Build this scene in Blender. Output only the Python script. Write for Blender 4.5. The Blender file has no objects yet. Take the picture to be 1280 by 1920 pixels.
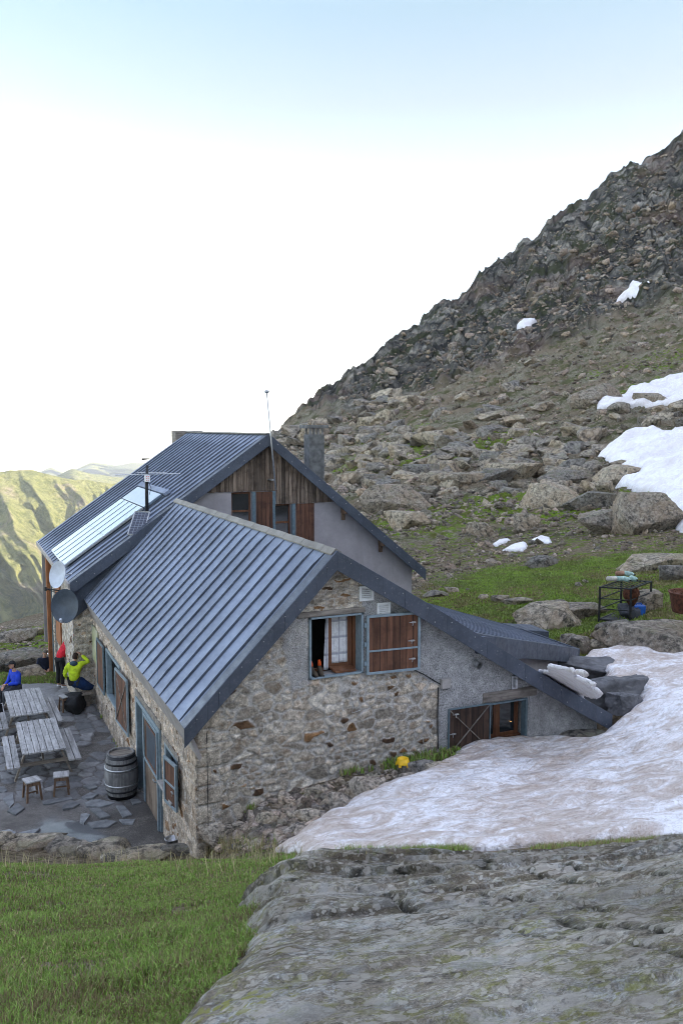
import bpy, math, random
import numpy as np
from mathutils import Vector, Matrix, Euler
random.seed(7)
RNG = np.random.default_rng(11)
R = math.radians
# ------------------------------------------------------------------ camera
# world axes follow the hut: X along its gable, Y along its ridge, Z up (0 = foot of the gable's near corner)
EYE = np.array([0.0, 0.0, 7.2])
FPX, CX, CY = 1609.0, 640.0, 960.0
PITCH = math.atan(160 / FPX)
YAW = math.atan(735 / math.hypot(FPX, 160))
sc = bpy.context.scene
cam_d = bpy.data.cameras.new('camera')
cam = bpy.data.objects.new('camera', cam_d)
sc.collection.objects.link(cam)
cam.location = EYE
cam.rotation_euler = (math.pi / 2 - PITCH, 0, -YAW)
cam_d.sensor_fit = 'VERTICAL'
cam_d.sensor_height = 24.0
cam_d.sensor_width = 16.0
cam_d.lens = FPX / 1920 * 24.0
cam_d.clip_start = 0.1
cam_d.clip_end = 60000
sc.camera = cam
# ------------------------------------------------------------------ light
SUN_EL, SUN_AZ = 12.0, 132.0          # degrees; azimuth clockwise from +Y (the ridge direction)
w = bpy.data.worlds.new("World")
sc.world = w
w.use_nodes = True
wn = w.node_tree
bg = wn.nodes['Background']
sky = wn.nodes.new('ShaderNodeTexSky')
sky.sky_type = 'NISHITA'
sky.sun_disc = False
sky.sun_elevation = R(SUN_EL)
sky.sun_rotation = R(SUN_AZ)
sky.altitude = 2000
sky.air_density = 1.0
sky.dust_density = 1.6
sky.ozone_density = 1.0
hs = wn.nodes.new('ShaderNodeHueSaturation')
hs.inputs['Saturation'].default_value = 0.62
wn.links.new(sky.outputs[0], hs.inputs['Color'])
geo = wn.nodes.new('ShaderNodeTexCoord'); sx = wn.nodes.new('ShaderNodeSeparateXYZ'); rp = wn.nodes.new('ShaderNodeValToRGB'); mx = wn.nodes.new('ShaderNodeMix')
mx.data_type = 'RGBA'; mx.blend_type = 'MULTIPLY'; mx.inputs[0].default_value = 1.0
wn.links.new(geo.outputs['Generated'], sx.inputs[0]); wn.links.new(sx.outputs[2], rp.inputs[0])
while len(rp.color_ramp.elements) < 6: rp.color_ramp.elements.new(.5)
for e_, (p_, c_) in zip(rp.color_ramp.elements, [(.14, (1, 1, 1)), (.27, (.68, .665, .65)), (.336, (.575, .55, .51)), (.42, (.495, .56, .53)), (.66, (1.46, 1.34, 1.34)), (1.0, (1.66, 1.52, 1.52))]):
    e_.position = p_; e_.color = (*c_, 1)      # full strength low down, dimmed in view, brightened overhead to add ground light
wn.links.new(hs.outputs[0], mx.inputs[6]); wn.links.new(rp.outputs[0], mx.inputs[7]); wn.links.new(mx.outputs[2], bg.inputs[0])
bg.inputs[1].default_value = 0.15
sun_d = bpy.data.lights.new('sun', 'SUN')
sun_d.energy = 4.6
sun_d.angle = R(0.53)
sun_d.color = (1.0, 0.9, 0.74)
sun = bpy.data.objects.new('sun', sun_d)
sc.collection.objects.link(sun)
sv = Vector((math.sin(R(SUN_AZ)) * math.cos(R(SUN_EL)), math.cos(R(SUN_AZ)) * math.cos(R(SUN_EL)), math.sin(R(SUN_EL))))
sun.rotation_euler = (-sv).to_track_quat('-Z', 'Y').to_euler()
sun.location = (20, 10, 40)
sc.view_settings.view_transform = 'Standard'
sc.view_settings.look = 'None'
sc.view_settings.exposure = 2.32
sc.view_settings.gamma = 1.0
sc.cycles.max_bounces = 6
sc.cycles.diffuse_bounces = 3
sc.cycles.glossy_bounces = 3
sc.cycles.transmission_bounces = 4
sc.cycles.volume_bounces = 0
sc.cycles.use_adaptive_sampling = True
sc.cycles.adaptive_threshold = 0.02
sc.cycles.use_denoising = True
sc.cycles.filter_width = 0.95
col = sc.collection
# ------------------------------------------------------------------ view helpers (to turn measured directions into places)
_fh = np.array([math.sin(YAW), math.cos(YAW), 0]); _r = np.array([math.cos(YAW), -math.sin(YAW), 0]); _z = np.array([0, 0, 1.0])
_f = _fh * math.cos(PITCH) - _z * math.sin(PITCH); _u = _fh * math.sin(PITCH) + _z * math.cos(PITCH)
def ray(x, y): return _f + _r * (x - CX) / FPX - _u * (y - CY) / FPX
def at_r(x, y, r):
    d = ray(x, y); return EYE + d * (r / math.hypot(d[0], d[1]))
def at_z(x, y, z):
    d = ray(x, y); return EYE + d * ((z - EYE[2]) / d[2])
def at_y(x, y, Y):
    d = ray(x, y); return EYE + d * (Y / d[1])
def at_x(x, y, X):
    d = ray(x, y); return EYE + d * (X / d[0])
# ------------------------------------------------------------------ noise
def _hash(ix, iy, iz, s):
    h = (ix * 374761393 + iy * 668265263 + iz * 2147483647 + s * 1274126177).astype(np.int64)
    h = (h ^ (h >> 13)) * 1274126177 & 0x7fffffff
    h = (h ^ (h >> 16)) * 668265263 & 0x7fffffff
    return ((h ^ (h >> 15)) & 0xffff) / 65535.0
def vnoise(x, y, z=None, s=0):
    x = np.asarray(x, float); y = np.asarray(y, float)
    if z is None:
        fx = np.floor(x); fy = np.floor(y); ix = fx.astype(np.int64); iy = fy.astype(np.int64)
        u = x - fx; v = y - fy; u = u * u * u * (u * (u * 6 - 15) + 10); v = v * v * v * (v * (v * 6 - 15) + 10)
        o = np.zeros_like(ix)
        a = _hash(ix, iy, o, s); b = _hash(ix + 1, iy, o, s); c = _hash(ix, iy + 1, o, s); d = _hash(ix + 1, iy + 1, o, s)
        return ((a * (1 - u) + b * u) * (1 - v) + (c * (1 - u) + d * u) * v) * 2 - 1
    z = np.asarray(z, float)
    fx = np.floor(x); fy = np.floor(y); fz = np.floor(z)
    ix = fx.astype(np.int64); iy = fy.astype(np.int64); iz = fz.astype(np.int64)
    u = x - fx; v = y - fy; t = z - fz
    u = u * u * (3 - 2 * u); v = v * v * (3 - 2 * v); t = t * t * (3 - 2 * t)
    def L(k):
        a = _hash(ix, iy, iz + k, s); b = _hash(ix + 1, iy, iz + k, s); c = _hash(ix, iy + 1, iz + k, s); d = _hash(ix + 1, iy + 1, iz + k, s)
        return (a * (1 - u) + b * u) * (1 - v) + (c * (1 - u) + d * u) * v
    return (L(0) * (1 - t) + L(1) * t) * 2 - 1
def fbm(x, y, z=None, o=4, s=0, g=.5, ridged=False):
    a = 1.0; t = 0; n = 0
    for k in range(o):
        q = vnoise(x, y, z, s + k * 17)
        if ridged: q = 1 - 2 * np.abs(q)
        t = t + q * a; n += a; a *= g
        x = x * 2.03 + 5.1; y = y * 2.03 + 3.7
        if z is not None: z = z * 2.03 + 1.9
    return t / n
def cells(x, y, s=0, jit=.85):
    """worley: F1, F2-F1, random id per cell"""
    x = np.asarray(x, float); y = np.asarray(y, float)
    ix = np.floor(x).astype(np.int64); iy = np.floor(y).astype(np.int64)
    f1 = np.full(x.shape, 9.0); f2 = np.full(x.shape, 9.0); cid = np.zeros(x.shape)
    o = np.zeros_like(ix)
    for dx in (-1, 0, 1):
        for dy in (-1, 0, 1):
            cx = ix + dx; cy = iy + dy
            px = cx + .5 + (_hash(cx, cy, o, s + 1) - .5) * jit; py = cy + .5 + (_hash(cx, cy, o, s + 2) - .5) * jit
            d = np.hypot(px - x, py - y); hid = _hash(cx, cy, o, s + 3)
            near = d < f1
            f2 = np.where(near, f1, np.minimum(f2, d)); cid = np.where(near, hid, cid); f1 = np.where(near, d, f1)
    return f1, f2 - f1, cid
def sstep(a, b, x):
    t = np.clip((x - a) / (b - a), 0, 1); return t * t * (3 - 2 * t)
def poly_sd(px, py, poly):
    """signed distance to polygon, negative inside"""
    px = np.asarray(px, float); py = np.asarray(py, float)
    d = np.full(px.shape, 1e9); ins = np.zeros(px.shape, bool); n = len(poly)
    for i in range(n):
        x0, y0 = poly[i][:2]; x1, y1 = poly[(i + 1) % n][:2]
        ex, ey = x1 - x0, y1 - y0; L = ex * ex + ey * ey + 1e-12
        t = np.clip(((px - x0) * ex + (py - y0) * ey) / L, 0, 1)
        d = np.minimum(d, np.hypot(px - x0 - t * ex, py - y0 - t * ey))
        if abs(y1 - y0) > 1e-12:
            c = ((y0 <= py) != (y1 <= py)) & (px < ex * (py - y0) / (y1 - y0) + x0)
            ins ^= c
    return np.where(ins, -d, d)
# ------------------------------------------------------------------ objects
def tag(o, label=None, cat=None, group=None, kind=None):
    if label: o['label'] = label
    if cat: o['category'] = cat
    if group: o['group'] = group
    if kind: o['kind'] = kind
    return o
def thing(name, loc, label, cat, group=None, rz=0):
    o = bpy.data.objects.new(name, None); col.objects.link(o)
    o.location = loc; o.rotation_euler = (0, 0, rz); o.empty_display_size = .2
    return tag(o, label, cat, group)
def fast_mesh(name, V, F, mat=None, parent=None, attrs=None, smooth=False, local=False):
    """V (n,3); F int array (m,3|4) or list; world coordinates unless local. Vertices are stored relative to the parent."""
    V = np.asarray(V, dtype=np.float32)
    me = bpy.data.meshes.new(name)
    if isinstance(F, np.ndarray):
        m, k = F.shape
        me.vertices.add(len(V)); me.vertices.foreach_set('co', V.ravel())
        me.loops.add(m * k); me.loops.foreach_set('vertex_index', F.astype(np.int32).ravel())
        me.polygons.add(m); me.polygons.foreach_set('loop_start', np.arange(0, m * k, k, dtype=np.int32))
        me.update(calc_edges=True)
    else:
        me.from_pydata([tuple(map(float, v)) for v in V], [], F)
    for k_, a in (attrs or {}).items():
        at = me.attributes.new(k_, 'FLOAT_COLOR' if a.ndim == 2 else 'FLOAT', 'POINT')
        if a.ndim == 2:
            full = np.ones((len(V), 4), np.float32); full[:, :a.shape[1]] = a
            at.data.foreach_set('color', full.ravel())
        else: at.data.foreach_set('value', a.astype(np.float32))
    if smooth: me.polygons.foreach_set('use_smooth', np.ones(len(me.polygons), bool))
    if mat: me.materials.append(mat)
    o = bpy.data.objects.new(name, me); col.objects.link(o)
    if parent is not None:
        if not local:
            off = np.array(root_of(parent), dtype=np.float32)
            co = V - off; me.vertices.foreach_set('co', co.ravel().astype(np.float32)); me.update()
        o.parent = parent
    return o
def root_of(o):
    l = Vector((0, 0, 0))
    while o is not None: l += o.location; o = o.parent
    return l
def grid_faces(nr, nc, keep=None):
    i = np.arange(nr * nc).reshape(nr, nc)
    F = np.stack([i[:-1, :-1], i[:-1, 1:], i[1:, 1:], i[1:, :-1]], -1).reshape(-1, 4)
    if keep is not None: F = F[keep.reshape(-1)]
    return F
def compact(V, F, attrs=None):
    used = np.unique(F); mp = np.full(len(V), -1); mp[used] = np.arange(len(used))
    return V[used], mp[F], {k: a[used] for k, a in (attrs or {}).items()}
class MB:
    """collects boxes, bars and tubes into one mesh"""
    def __init__(s): s.v = []; s.f = []
    def add(s, vs, fs):
        n = len(s.v); s.v += [tuple(map(float, v)) for v in vs]; s.f += [tuple(n + i for i in f) for f in fs]; return s
    def hexa(s, p):
        return s.add(p, [(0, 3, 2, 1), (4, 5, 6, 7), (0, 1, 5, 4), (1, 2, 6, 5), (2, 3, 7, 6), (3, 0, 4, 7)])
    def box(s, x0, x1, y0, y1, z0, z1):
        return s.hexa([(x0, y0, z0), (x1, y0, z0), (x1, y1, z0), (x0, y1, z0), (x0, y0, z1), (x1, y0, z1), (x1, y1, z1), (x0, y1, z1)])
    def bar(s, a, b, w, h=None, up=(0, 0, 1)):
        h = w if h is None else h
        a = Vector(a); b = Vector(b); d = (b - a).normalized(); u = Vector(up)
        if abs(d.dot(u)) > .98: u = Vector((0, 1, 0))
        sx = d.cross(u).normalized() * (w / 2); sz = sx.cross(d).normalized() * (h / 2)
        return s.hexa([a - sx - sz, a + sx - sz, b + sx - sz, b - sx - sz, a - sx + sz, a + sx + sz, b + sx + sz, b - sx + sz])
    def tube(s, pts, r, n=10, caps=True):
        pts = [Vector(p) for p in pts]; rs = r if isinstance(r, (list, tuple)) else [r] * len(pts); rings = []
        for i, p in enumerate(pts):
            d = (pts[min(i + 1, len(pts) - 1)] - pts[max(i - 1, 0)]).normalized()
            u = Vector((0, 0, 1)) if abs(d.z) < .9 else Vector((1, 0, 0))
            a = d.cross(u).normalized(); b = a.cross(d).normalized()
            rings.append([p + (a * math.cos(2 * math.pi * k / n) + b * math.sin(2 * math.pi * k / n)) * rs[i] for k in range(n)])
        vs = [v for g in rings for v in g]; fs = []
        for i in range(len(rings) - 1):
            for k in range(n): fs.append((i * n + k, i * n + (k + 1) % n, (i + 1) * n + (k + 1) % n, (i + 1) * n + k))
        if caps: fs.append(tuple(range(n - 1, -1, -1))); fs.append(tuple(range((len(rings) - 1) * n, len(rings) * n)))
        return s.add(vs, fs)
    def lathe(s, prof, c=(0, 0, 0), n=24):
        vs = [(c[0] + r * math.cos(2 * math.pi * k / n), c[1] + r * math.sin(2 * math.pi * k / n), c[2] + z) for r, z in prof for k in range(n)]
        fs = [(i * n + k, i * n + (k + 1) % n, (i + 1) * n + (k + 1) % n, (i + 1) * n + k) for i in range(len(prof) - 1) for k in range(n)]
        return s.add(vs, fs)
    def xf(s, M):
        s.v = [tuple(M @ Vector(v)) for v in s.v]; return s
    def build(s, name, mat, parent=None, bevel=0, smooth=False, local=False):
        o = fast_mesh(name, np.array(s.v), s.f, mat, parent, smooth=smooth, local=local)
        if bevel:
            b = o.modifiers.new('b', 'BEVEL'); b.width = bevel; b.segments = 2; b.limit_method = 'ANGLE'
        return o
def copy_tree(o, parent=None, **kw):
    c = o.copy(); col.objects.link(c); c.parent = parent
    for ch in list(o.children): copy_tree(ch, c)
    for k, v in kw.items(): c[k] = v
    return c
# ------------------------------------------------------------------ materials
class G:
    def __init__(s, name):
        s.m = bpy.data.materials.new(name); s.m.use_nodes = True; s.t = s.m.node_tree; s.p = s.t.nodes['Principled BSDF']
        s.oc = None
    def n(s, typ, **kw):
        nd = s.t.nodes.new('ShaderNode' + typ)
        for k, v in kw.items():
            if k[0] == '_': setattr(nd, k[1:], v)
            else:
                key = int(k[1:]) if k[0] == 'i' and k[1:].isdigit() else k.replace('__', ' ')
                s.put(nd.inputs[key], v)
        return nd
    def put(s, sock, v):
        if hasattr(v, 'is_output') or isinstance(v, bpy.types.NodeSocket): s.t.links.new(v, sock)
        elif isinstance(v, tuple) and len(v) == 3 and sock.type == 'RGBA': sock.default_value = (*v, 1)
        else: sock.default_value = v
    def co(s, sc=(1, 1, 1), rot=(0, 0, 0), kind='Object'):
        if s.oc is None: s.oc = s.n('TexCoord')
        return s.n('Mapping', Vector=s.oc.outputs[kind], Scale=sc, Rotation=rot).outputs[0]
    def noise(s, scale, det=6, rough=.6, co=None, dist=0, col=False):
        n = s.n('TexNoise', Scale=scale, Detail=det, Roughness=rough, Distortion=dist)
        s.put(n.inputs['Vector'], co if co is not None else s.co())
        if col: return n.outputs['Color']
        k = s.n('Math', _operation='MULTIPLY_ADD'); s.put(k.inputs[0], n.outputs['Fac']); k.inputs[1].default_value = 1.55; k.inputs[2].default_value = -.275; return k.outputs[0]
    def vor(s, scale, co=None, feat='F1', out='Distance', rnd=1):
        n = s.n('TexVoronoi', Scale=scale, Randomness=rnd, _feature=feat)
        s.put(n.inputs['Vector'], co if co is not None else s.co()); return n.outputs[out]
    def ramp(s, f, stops, interp='LINEAR'):
        n = s.n('ValToRGB', Fac=f); cr = n.color_ramp; cr.interpolation = interp
        while len(cr.elements) < len(stops): cr.elements.new(.5)
        for e, (p, c) in zip(cr.elements, stops):
            e.position = p; e.color = (c, c, c, 1) if not isinstance(c, tuple) else (*c, 1)
        return n.outputs[0]
    def mix(s, f, a, b, mode='MIX'):
        n = s.n('Mix', _data_type='RGBA', _blend_type=mode)
        s.put(n.inputs[0], f); s.put(n.inputs[6], a); s.put(n.inputs[7], b); return n.outputs[2]
    def math(s, op, a, b=0.0, clamp=False):
        n = s.n('Math', _operation=op, _use_clamp=clamp); s.put(n.inputs[0], a); s.put(n.inputs[1], b); return n.outputs[0]
    def con(s, c, g, k):
        n = s.n('Gamma', Gamma=g); s.put(n.inputs[0], c); return s.mix(1., n.outputs[0], (k, k, k), 'MULTIPLY')
    def attr(s, name, out='Fac'):
        return s.n('Attribute', _attribute_name=name).outputs[out]
    def bump(s, h, strength=.5, dist=.02, nrm=None):
        b = s.n('Bump', Strength=strength, Distance=dist, Height=h)
        if nrm is not None: s.put(b.inputs['Normal'], nrm)
        return b.outputs[0]
    def fin(s, color=None, rough=.8, bump=None, metal=0, spec=.4, **kw):
        if color is not None: s.put(s.p.inputs['Base Color'], color)
        s.put(s.p.inputs['Roughness'], rough); s.put(s.p.inputs['Metallic'], metal); s.put(s.p.inputs['Specular IOR Level'], spec)
        if bump is not None: s.put(s.p.inputs['Normal'], bump)
        for k, v in kw.items(): s.put(s.p.inputs[k.replace('__', ' ')], v)
        return s.m
def plain(name, c, rough=.6, metal=0, var=.25, scale=9, bump=.15, spec=.4):
    g = G(name); n = g.noise(scale, 5)
    d = tuple(x * (1 - var) for x in c); l = tuple(min(1, x * (1 + var)) for x in c)
    return g.fin(g.ramp(n, [(.3, d), (.7, l)]), rough, g.bump(g.noise(scale * 6, 4), bump, .01), metal, spec)
# bare granite, lichen and scree
def rock_mat(name, base=(.20, .19, .175), lich=.35, sc=1.0, warm=.3, moss=0.0, attrname=None, per=False):
    g = G(name)
    n1 = g.noise(.6 * sc, 8, .65); n2 = g.noise(6 * sc, 8, .7); n3 = g.noise(38 * sc, 5, .7)
    d = tuple(x * .5 for x in base); l = tuple(x * 1.35 for x in base)
    c = g.ramp(n2, [(.28, d), (.5, base), (.72, l)])
    c = g.mix(g.ramp(n1, [(.4, 0.), (.62, 1.)]), c, g.mix(.5, c, (.26, .205, .15)) if warm else c)
    pal = g.ramp(g.noise(3.1 * sc, 9, .75, co=g.co((1, 1, 1.2))), [(.53, 0.), (.6, lich)])
    c = g.mix(pal, c, (.42, .405, .37))
    dk = g.ramp(g.noise(2.2 * sc, 9, .8), [(.36, .75), (.46, 0.)])
    c = g.mix(dk, c, (.055, .052, .048))
    c = g.mix(.35, c, g.mix(1., c, g.ramp(n3, [(.3, .45), (.7, 1.4)]), 'MULTIPLY'))
    if per:
        rnd = g.n('ObjectInfo').outputs['Random']
        c = g.mix(1., c, g.ramp(rnd, [(0, (.75, .76, .78)), (.5, (1.05, 1., .94)), (1, (1.3, 1.24, 1.12))]), 'MULTIPLY')
    if attrname:
        c = g.mix(1., c, g.attr(attrname, 'Color'), 'MULTIPLY')
    if moss:
        up = g.n('SeparateXYZ', Vector=g.n('NewGeometry').outputs['Normal']).outputs[2]
        mm = g.math('MULTIPLY', g.ramp(up, [(.45, 0.), (.85, 1.)]), g.ramp(g.noise(1.7 * sc, 8, .7), [(.5, 0.), (.6, moss)]))
        c = g.mix(mm, c, (.085, .105, .032))
    b = g.bump(g.noise(2.5 * sc, 10, .7), .55, .25 / sc)
    b = g.bump(g.noise(16 * sc, 8, .75), .55, .05 / sc, b)
    cr = g.ramp(g.vor(1.3 * sc, g.mix(.2, g.co((1, 1, 1.6)), g.noise(2 * sc, 4, col=True)), 'DISTANCE_TO_EDGE'), [(0, 0.), (.035, 1.)])
    b = g.bump(cr, .35, .06 / sc, b)
    c = g.mix(g.math('MULTIPLY', g.math('SUBTRACT', 1., cr), .35), c, (.04, .038, .035))
    return g.fin(g.mix(1., g.con(c, 1.35, 1.5), (.98, 1., 1.05), 'MULTIPLY'), .9, b, 0, .25)
M = {}
M['boulder'] = rock_mat('granite', (.275, .255, .22), .3, 1.0, per=True, moss=.3)
M['scree'] = rock_mat('scree_rock', (.27, .245, .205), .25, .8, attrname='tint')
M['rubble'] = rock_mat('rubble_rock', (.29, .27, .24), .3, 4, attrname='tint')
# mountain ground: zone colour attribute R=turf G=soil B=cliff
def ground_mat():
    g = G('mountain_ground')
    z = g.n('SeparateColor', Color=g.attr('zone', 'Color')); tr, so, cl = z.outputs[0], z.outputs[1], z.outputs[2]
    nb = g.noise(.9, 10, .7); nf = g.noise(7, 8, .75); nn = g.noise(40, 6, .7); nh = g.noise(.12, 8, .65)
    rock = g.ramp(nf, [(.3, (.105, .097, .075)), (.5, (.225, .21, .16)), (.7, (.37, .345, .275))])
    rock = g.mix(g.ramp(nh, [(.42, 0.), (.6, .6)]), rock, (.21, .165, .12))
    rock = g.mix(g.ramp(g.noise(.3, 10, .75), [(.50, 0.), (.62, .85)]), rock, (.105, .11, .05))
    clf = g.ramp(g.noise(.25, 10, .72, co=g.co((1, 1, .3))), [(.3, (.055, .056, .055)), (.5, (.15, .145, .13)), (.72, (.30, .28, .24))])
    wv = g.mix(.12, g.co((1, 1, .38), (0, R(14), 0)), g.noise(.2, 5, col=True)); vc = g.n('TexVoronoi', Scale=.16); g.put(vc.inputs['Vector'], wv); vs_ = g.n('SeparateColor', Color=vc.outputs['Color']).outputs[0]
    clf = g.mix(1., clf, g.ramp(vs_, [(0, .62), (.5, .95), (1, 1.4)]), 'MULTIPLY'); ved = g.ramp(g.vor(.16, wv, 'DISTANCE_TO_EDGE'), [(0, 0.), (.05, 1.)]); ve2 = g.ramp(g.vor(.45, wv, 'DISTANCE_TO_EDGE'), [(0, 0.), (.08, 1.)])
    clf = g.mix(g.math('MULTIPLY', g.math('SUBTRACT', 1., ved), .75), clf, (.03, .03, .028)); clf = g.mix(g.math('MULTIPLY', g.math('SUBTRACT', 1., ve2), .5), clf, (.045, .045, .04))
    clf = g.mix(g.ramp(g.noise(.16, 9, .7), [(.52, 0.), (.6, .85)]), clf, (.062, .068, .034))
    clf = g.mix(g.ramp(g.noise(.05, 6, .6), [(.55, 0.), (.7, .4)]), clf, (.22, .15, .12))
    soil = g.ramp(nf, [(.3, (.085, .066, .045)), (.5, (.19, .155, .11)), (.72, (.30, .255, .195))])
    turf = g.ramp(g.mix(.5, nf, nn), [(.33, (.06, .085, .015)), (.5, (.16, .235, .03)), (.66, (.27, .34, .07))])
    turf = g.mix(g.ramp(nb, [(.42, 0.), (.62, .75)]), turf, (.12, .105, .045))
    c = g.mix(cl, rock, clf); c = g.mix(so, c, soil)
    tm = g.ramp(g.math('ADD', tr, g.math('MULTIPLY', g.math('SUBTRACT', g.noise(1.6, 9, .75), .5), 1.6)), [(.42, 0.), (.55, 1.)])
    c = g.mix(tm, c, turf)
    b = g.bump(g.math('MULTIPLY', ved, cl), .8, 1.5, g.bump(g.noise(.35, 12, .72, co=g.co((1, 1, .6))), .6, 1.6))
    b = g.bump(g.noise(3, 10, .75), .7, .25, b)
    b = g.bump(nn, .6, .02, b)
    return g.fin(g.con(c, 1.3, 1.5), .95, b, 0, .15)
M['ground'] = ground_mat()
def turf_mat():
    g = G('alpine_turf'); nf = g.noise(14, 9, .75)
    c = g.ramp(nf, [(.3, (.025, .03, .01)), (.5, (.06, .09, .02)), (.68, (.12, .15, .04))])
    c = g.mix(g.ramp(g.noise(1.2, 8, .7), [(.5, 0.), (.62, .8)]), c, (.10, .085, .045))
    return g.fin(c, .95, g.bump(g.noise(30, 8, .75), .9, .04), 0, .1)
M['turf'] = turf_mat()
def slab_mat():
    g = G('lichened_slab')
    oc_ = g.co(); dn_ = g.n('VectorMath', _operation='DOT_PRODUCT'); g.put(dn_.inputs[0], oc_); dn_.inputs[1].default_value = (_fh[0] + .22 * _r[0], _fh[1] + .22 * _r[1], 0)
    dt_ = g.n('VectorMath', _operation='DOT_PRODUCT'); g.put(dt_.inputs[0], oc_); dt_.inputs[1].default_value = (_r[0], _r[1], 0)
    cb_ = g.n('CombineXYZ'); g.put(cb_.inputs[0], g.math('MULTIPLY', dt_.outputs['Value'], .45)); g.put(cb_.inputs[1], g.math('MULTIPLY', dn_.outputs['Value'], 4.5)); dirc = cb_.outputs[0]
    strat = g.noise(1.0, 10, .7, co=dirc, dist=.5)
    n2 = g.noise(2.6, 10, .72); n3 = g.noise(26, 8, .8); n4 = g.noise(120, 4, .7)
    c = g.ramp(n2, [(.2, (.19, .158, .12)), (.5, (.265, .228, .178)), (.8, (.34, .30, .24))])
    pale = g.ramp(g.noise(2.6, 14, .85, dist=.4), [(.46, 0.), (.56, .9)])
    c = g.mix(g.math('MULTIPLY', pale, g.ramp(n3, [(.4, .25), (.6, 1.)])), c, (.44, .44, .42))
    c = g.mix(g.ramp(g.noise(1.1, 12, .8, dist=.5), [(.5, 0.), (.62, .55)]), c, (.45, .41, .35)); c = g.mix(.6, c, g.mix(1., c, g.ramp(strat, [(.25, .6), (.5, 1.), (.75, 1.2)]), 'MULTIPLY'))
    crk = g.ramp(strat, [(.40, 0.), (.415, .8), (.43, 0.)]); c = g.mix(g.math('MULTIPLY', crk, g.ramp(g.noise(1.7, 4), [(.45, 0.), (.6, 1.)])), c, (.06, .055, .045))
    yz = g.attr('zone', 'Color'); ys = g.n('SeparateColor', Color=yz)
    yel = g.math('MULTIPLY', ys.outputs[0], g.ramp(g.noise(7, 12, .85, dist=.6), [(.50, 0.), (.60, .75)]))
    c = g.mix(yel, c, (.27, .26, .11))
    dk = g.ramp(g.noise(6, 14, .88), [(.20, .8), (.34, 0.)]); c = g.mix(dk, c, (.075, .07, .06))
    mos = g.math('MULTIPLY', ys.outputs[1], g.ramp(g.noise(9, 8, .8), [(.35, 0.), (.5, 1.)])); c = g.mix(mos, c, (.05, .048, .02))
    c = g.mix(g.math('MULTIPLY', ys.outputs[2], .8), c, (.03, .027, .022))
    c = g.mix(.55, c, g.mix(1., c, g.ramp(n4, [(.25, .45), (.75, 1.5)]), 'MULTIPLY'))
    c = g.mix(.5, c, g.mix(1., c, g.ramp(n3, [(.25, .55), (.75, 1.4)]), 'MULTIPLY'))
    def spots(scale, lo, hi, seed):
        wc = g.mix(.10, g.co((1, 1, 1), (0, 0, seed)), g.noise(9, 5, col=True)); vd = g.n('TexVoronoi', Scale=scale, Randomness=1); g.put(vd.inputs['Vector'], wc); rr = g.n('SeparateColor', Color=vd.outputs['Color']).outputs[0]
        return g.ramp(g.math('SUBTRACT', g.math('MULTIPLY', rr, .62), vd.outputs['Distance']), [(lo, 0.), (hi, 1.)])
    c = g.mix(g.math('MULTIPLY', spots(14, .06, .12, 1.), .7), c, (.48, .44, .385)); c = g.mix(g.math('MULTIPLY', spots(34, .08, .13, 2.), .7), c, (.52, .49, .43)); c = g.mix(g.math('MULTIPLY', spots(30, .24, .32, 3.), .4), c, (.10, .09, .075))
    c = g.mix(g.math('MULTIPLY', spots(26, .0, .08, 4.), g.math('MULTIPLY', ys.outputs[0], g.ramp(g.noise(1.3, 6), [(.45, 0.), (.65, .85)]))), c, (.33, .32, .11)); c = g.mix(g.math('MULTIPLY', spots(6, .1, .16, 5.), .45), c, (.42, .41, .385))
    cl_ = g.math('MULTIPLY', g.ramp(g.noise(1.5, 8, .7), [(.48, .12), (.66, 1.)]), g.ramp(g.noise(17, 10, .85), [(.44, 0.), (.54, .85)])); c = g.mix(cl_, c, (.52, .485, .43))
    c = g.mix(1., c, g.ramp(g.noise(.8, 7, .65), [(.25, (.66, .63, .58)), (.5, (.98, .97, .95)), (.75, (1.25, 1.24, 1.22))]), 'MULTIPLY')
    c = g.mix(1., g.con(c, 1.5, 1.72), (.95, 1., 1.10), 'MULTIPLY')
    b = g.bump(strat, .6, .08); b = g.bump(g.noise(4, 12, .75), .45, .05, b)
    b = g.bump(n3, .9, .03, b); b = g.bump(g.noise(90, 6, .8), .9, .012, b)
    return g.fin(c, .92, b, 0, .25)
M['slab'] = slab_mat()
def snow_mat(name='old_snow', dirt=.8):
    g = G(name)
    band = g.math('ADD', g.math('MULTIPLY', g.noise(1.3, 12, .78, co=g.co((.7, 1.2, 1), (0, 0, R(-20))), dist=1.6), .6), g.math('MULTIPLY', g.noise(.35, 6, .6), .4))
    f1 = g.ramp(band, [(.42, 0.), (.56, dirt * .72), (.74, dirt)])
    spots = g.ramp(g.noise(9, 10, .8), [(.56, 0.), (.72, dirt * .8)])
    veins = g.ramp(g.noise(2.3, 12, .75, dist=2.2), [(.47, 0.), (.49, dirt * 1.1), (.51, 0.)])
    c = g.mix(f1, (.86, .855, .875), (.47, .37, .29)); c = g.mix(spots, c, (.47, .385, .33)); c = g.mix(veins, c, (.33, .26, .20)); c = g.con(c, 1.45, 1.04)
    b = g.bump(g.noise(2.5, 8, .6), .5, .18); b = g.bump(g.vor(7, g.mix(.3, g.co((1, 1.6, 1)), g.noise(3, 4, col=True)), 'SMOOTH_F1'), .6, .10, b); b = g.bump(g.noise(40, 5, .7), .4, .01, b)
    return g.fin(c, .6, b, 0, .3)
M['snow'] = snow_mat(); M['clean_snow'] = snow_mat('clean_snow', .3)
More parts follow.
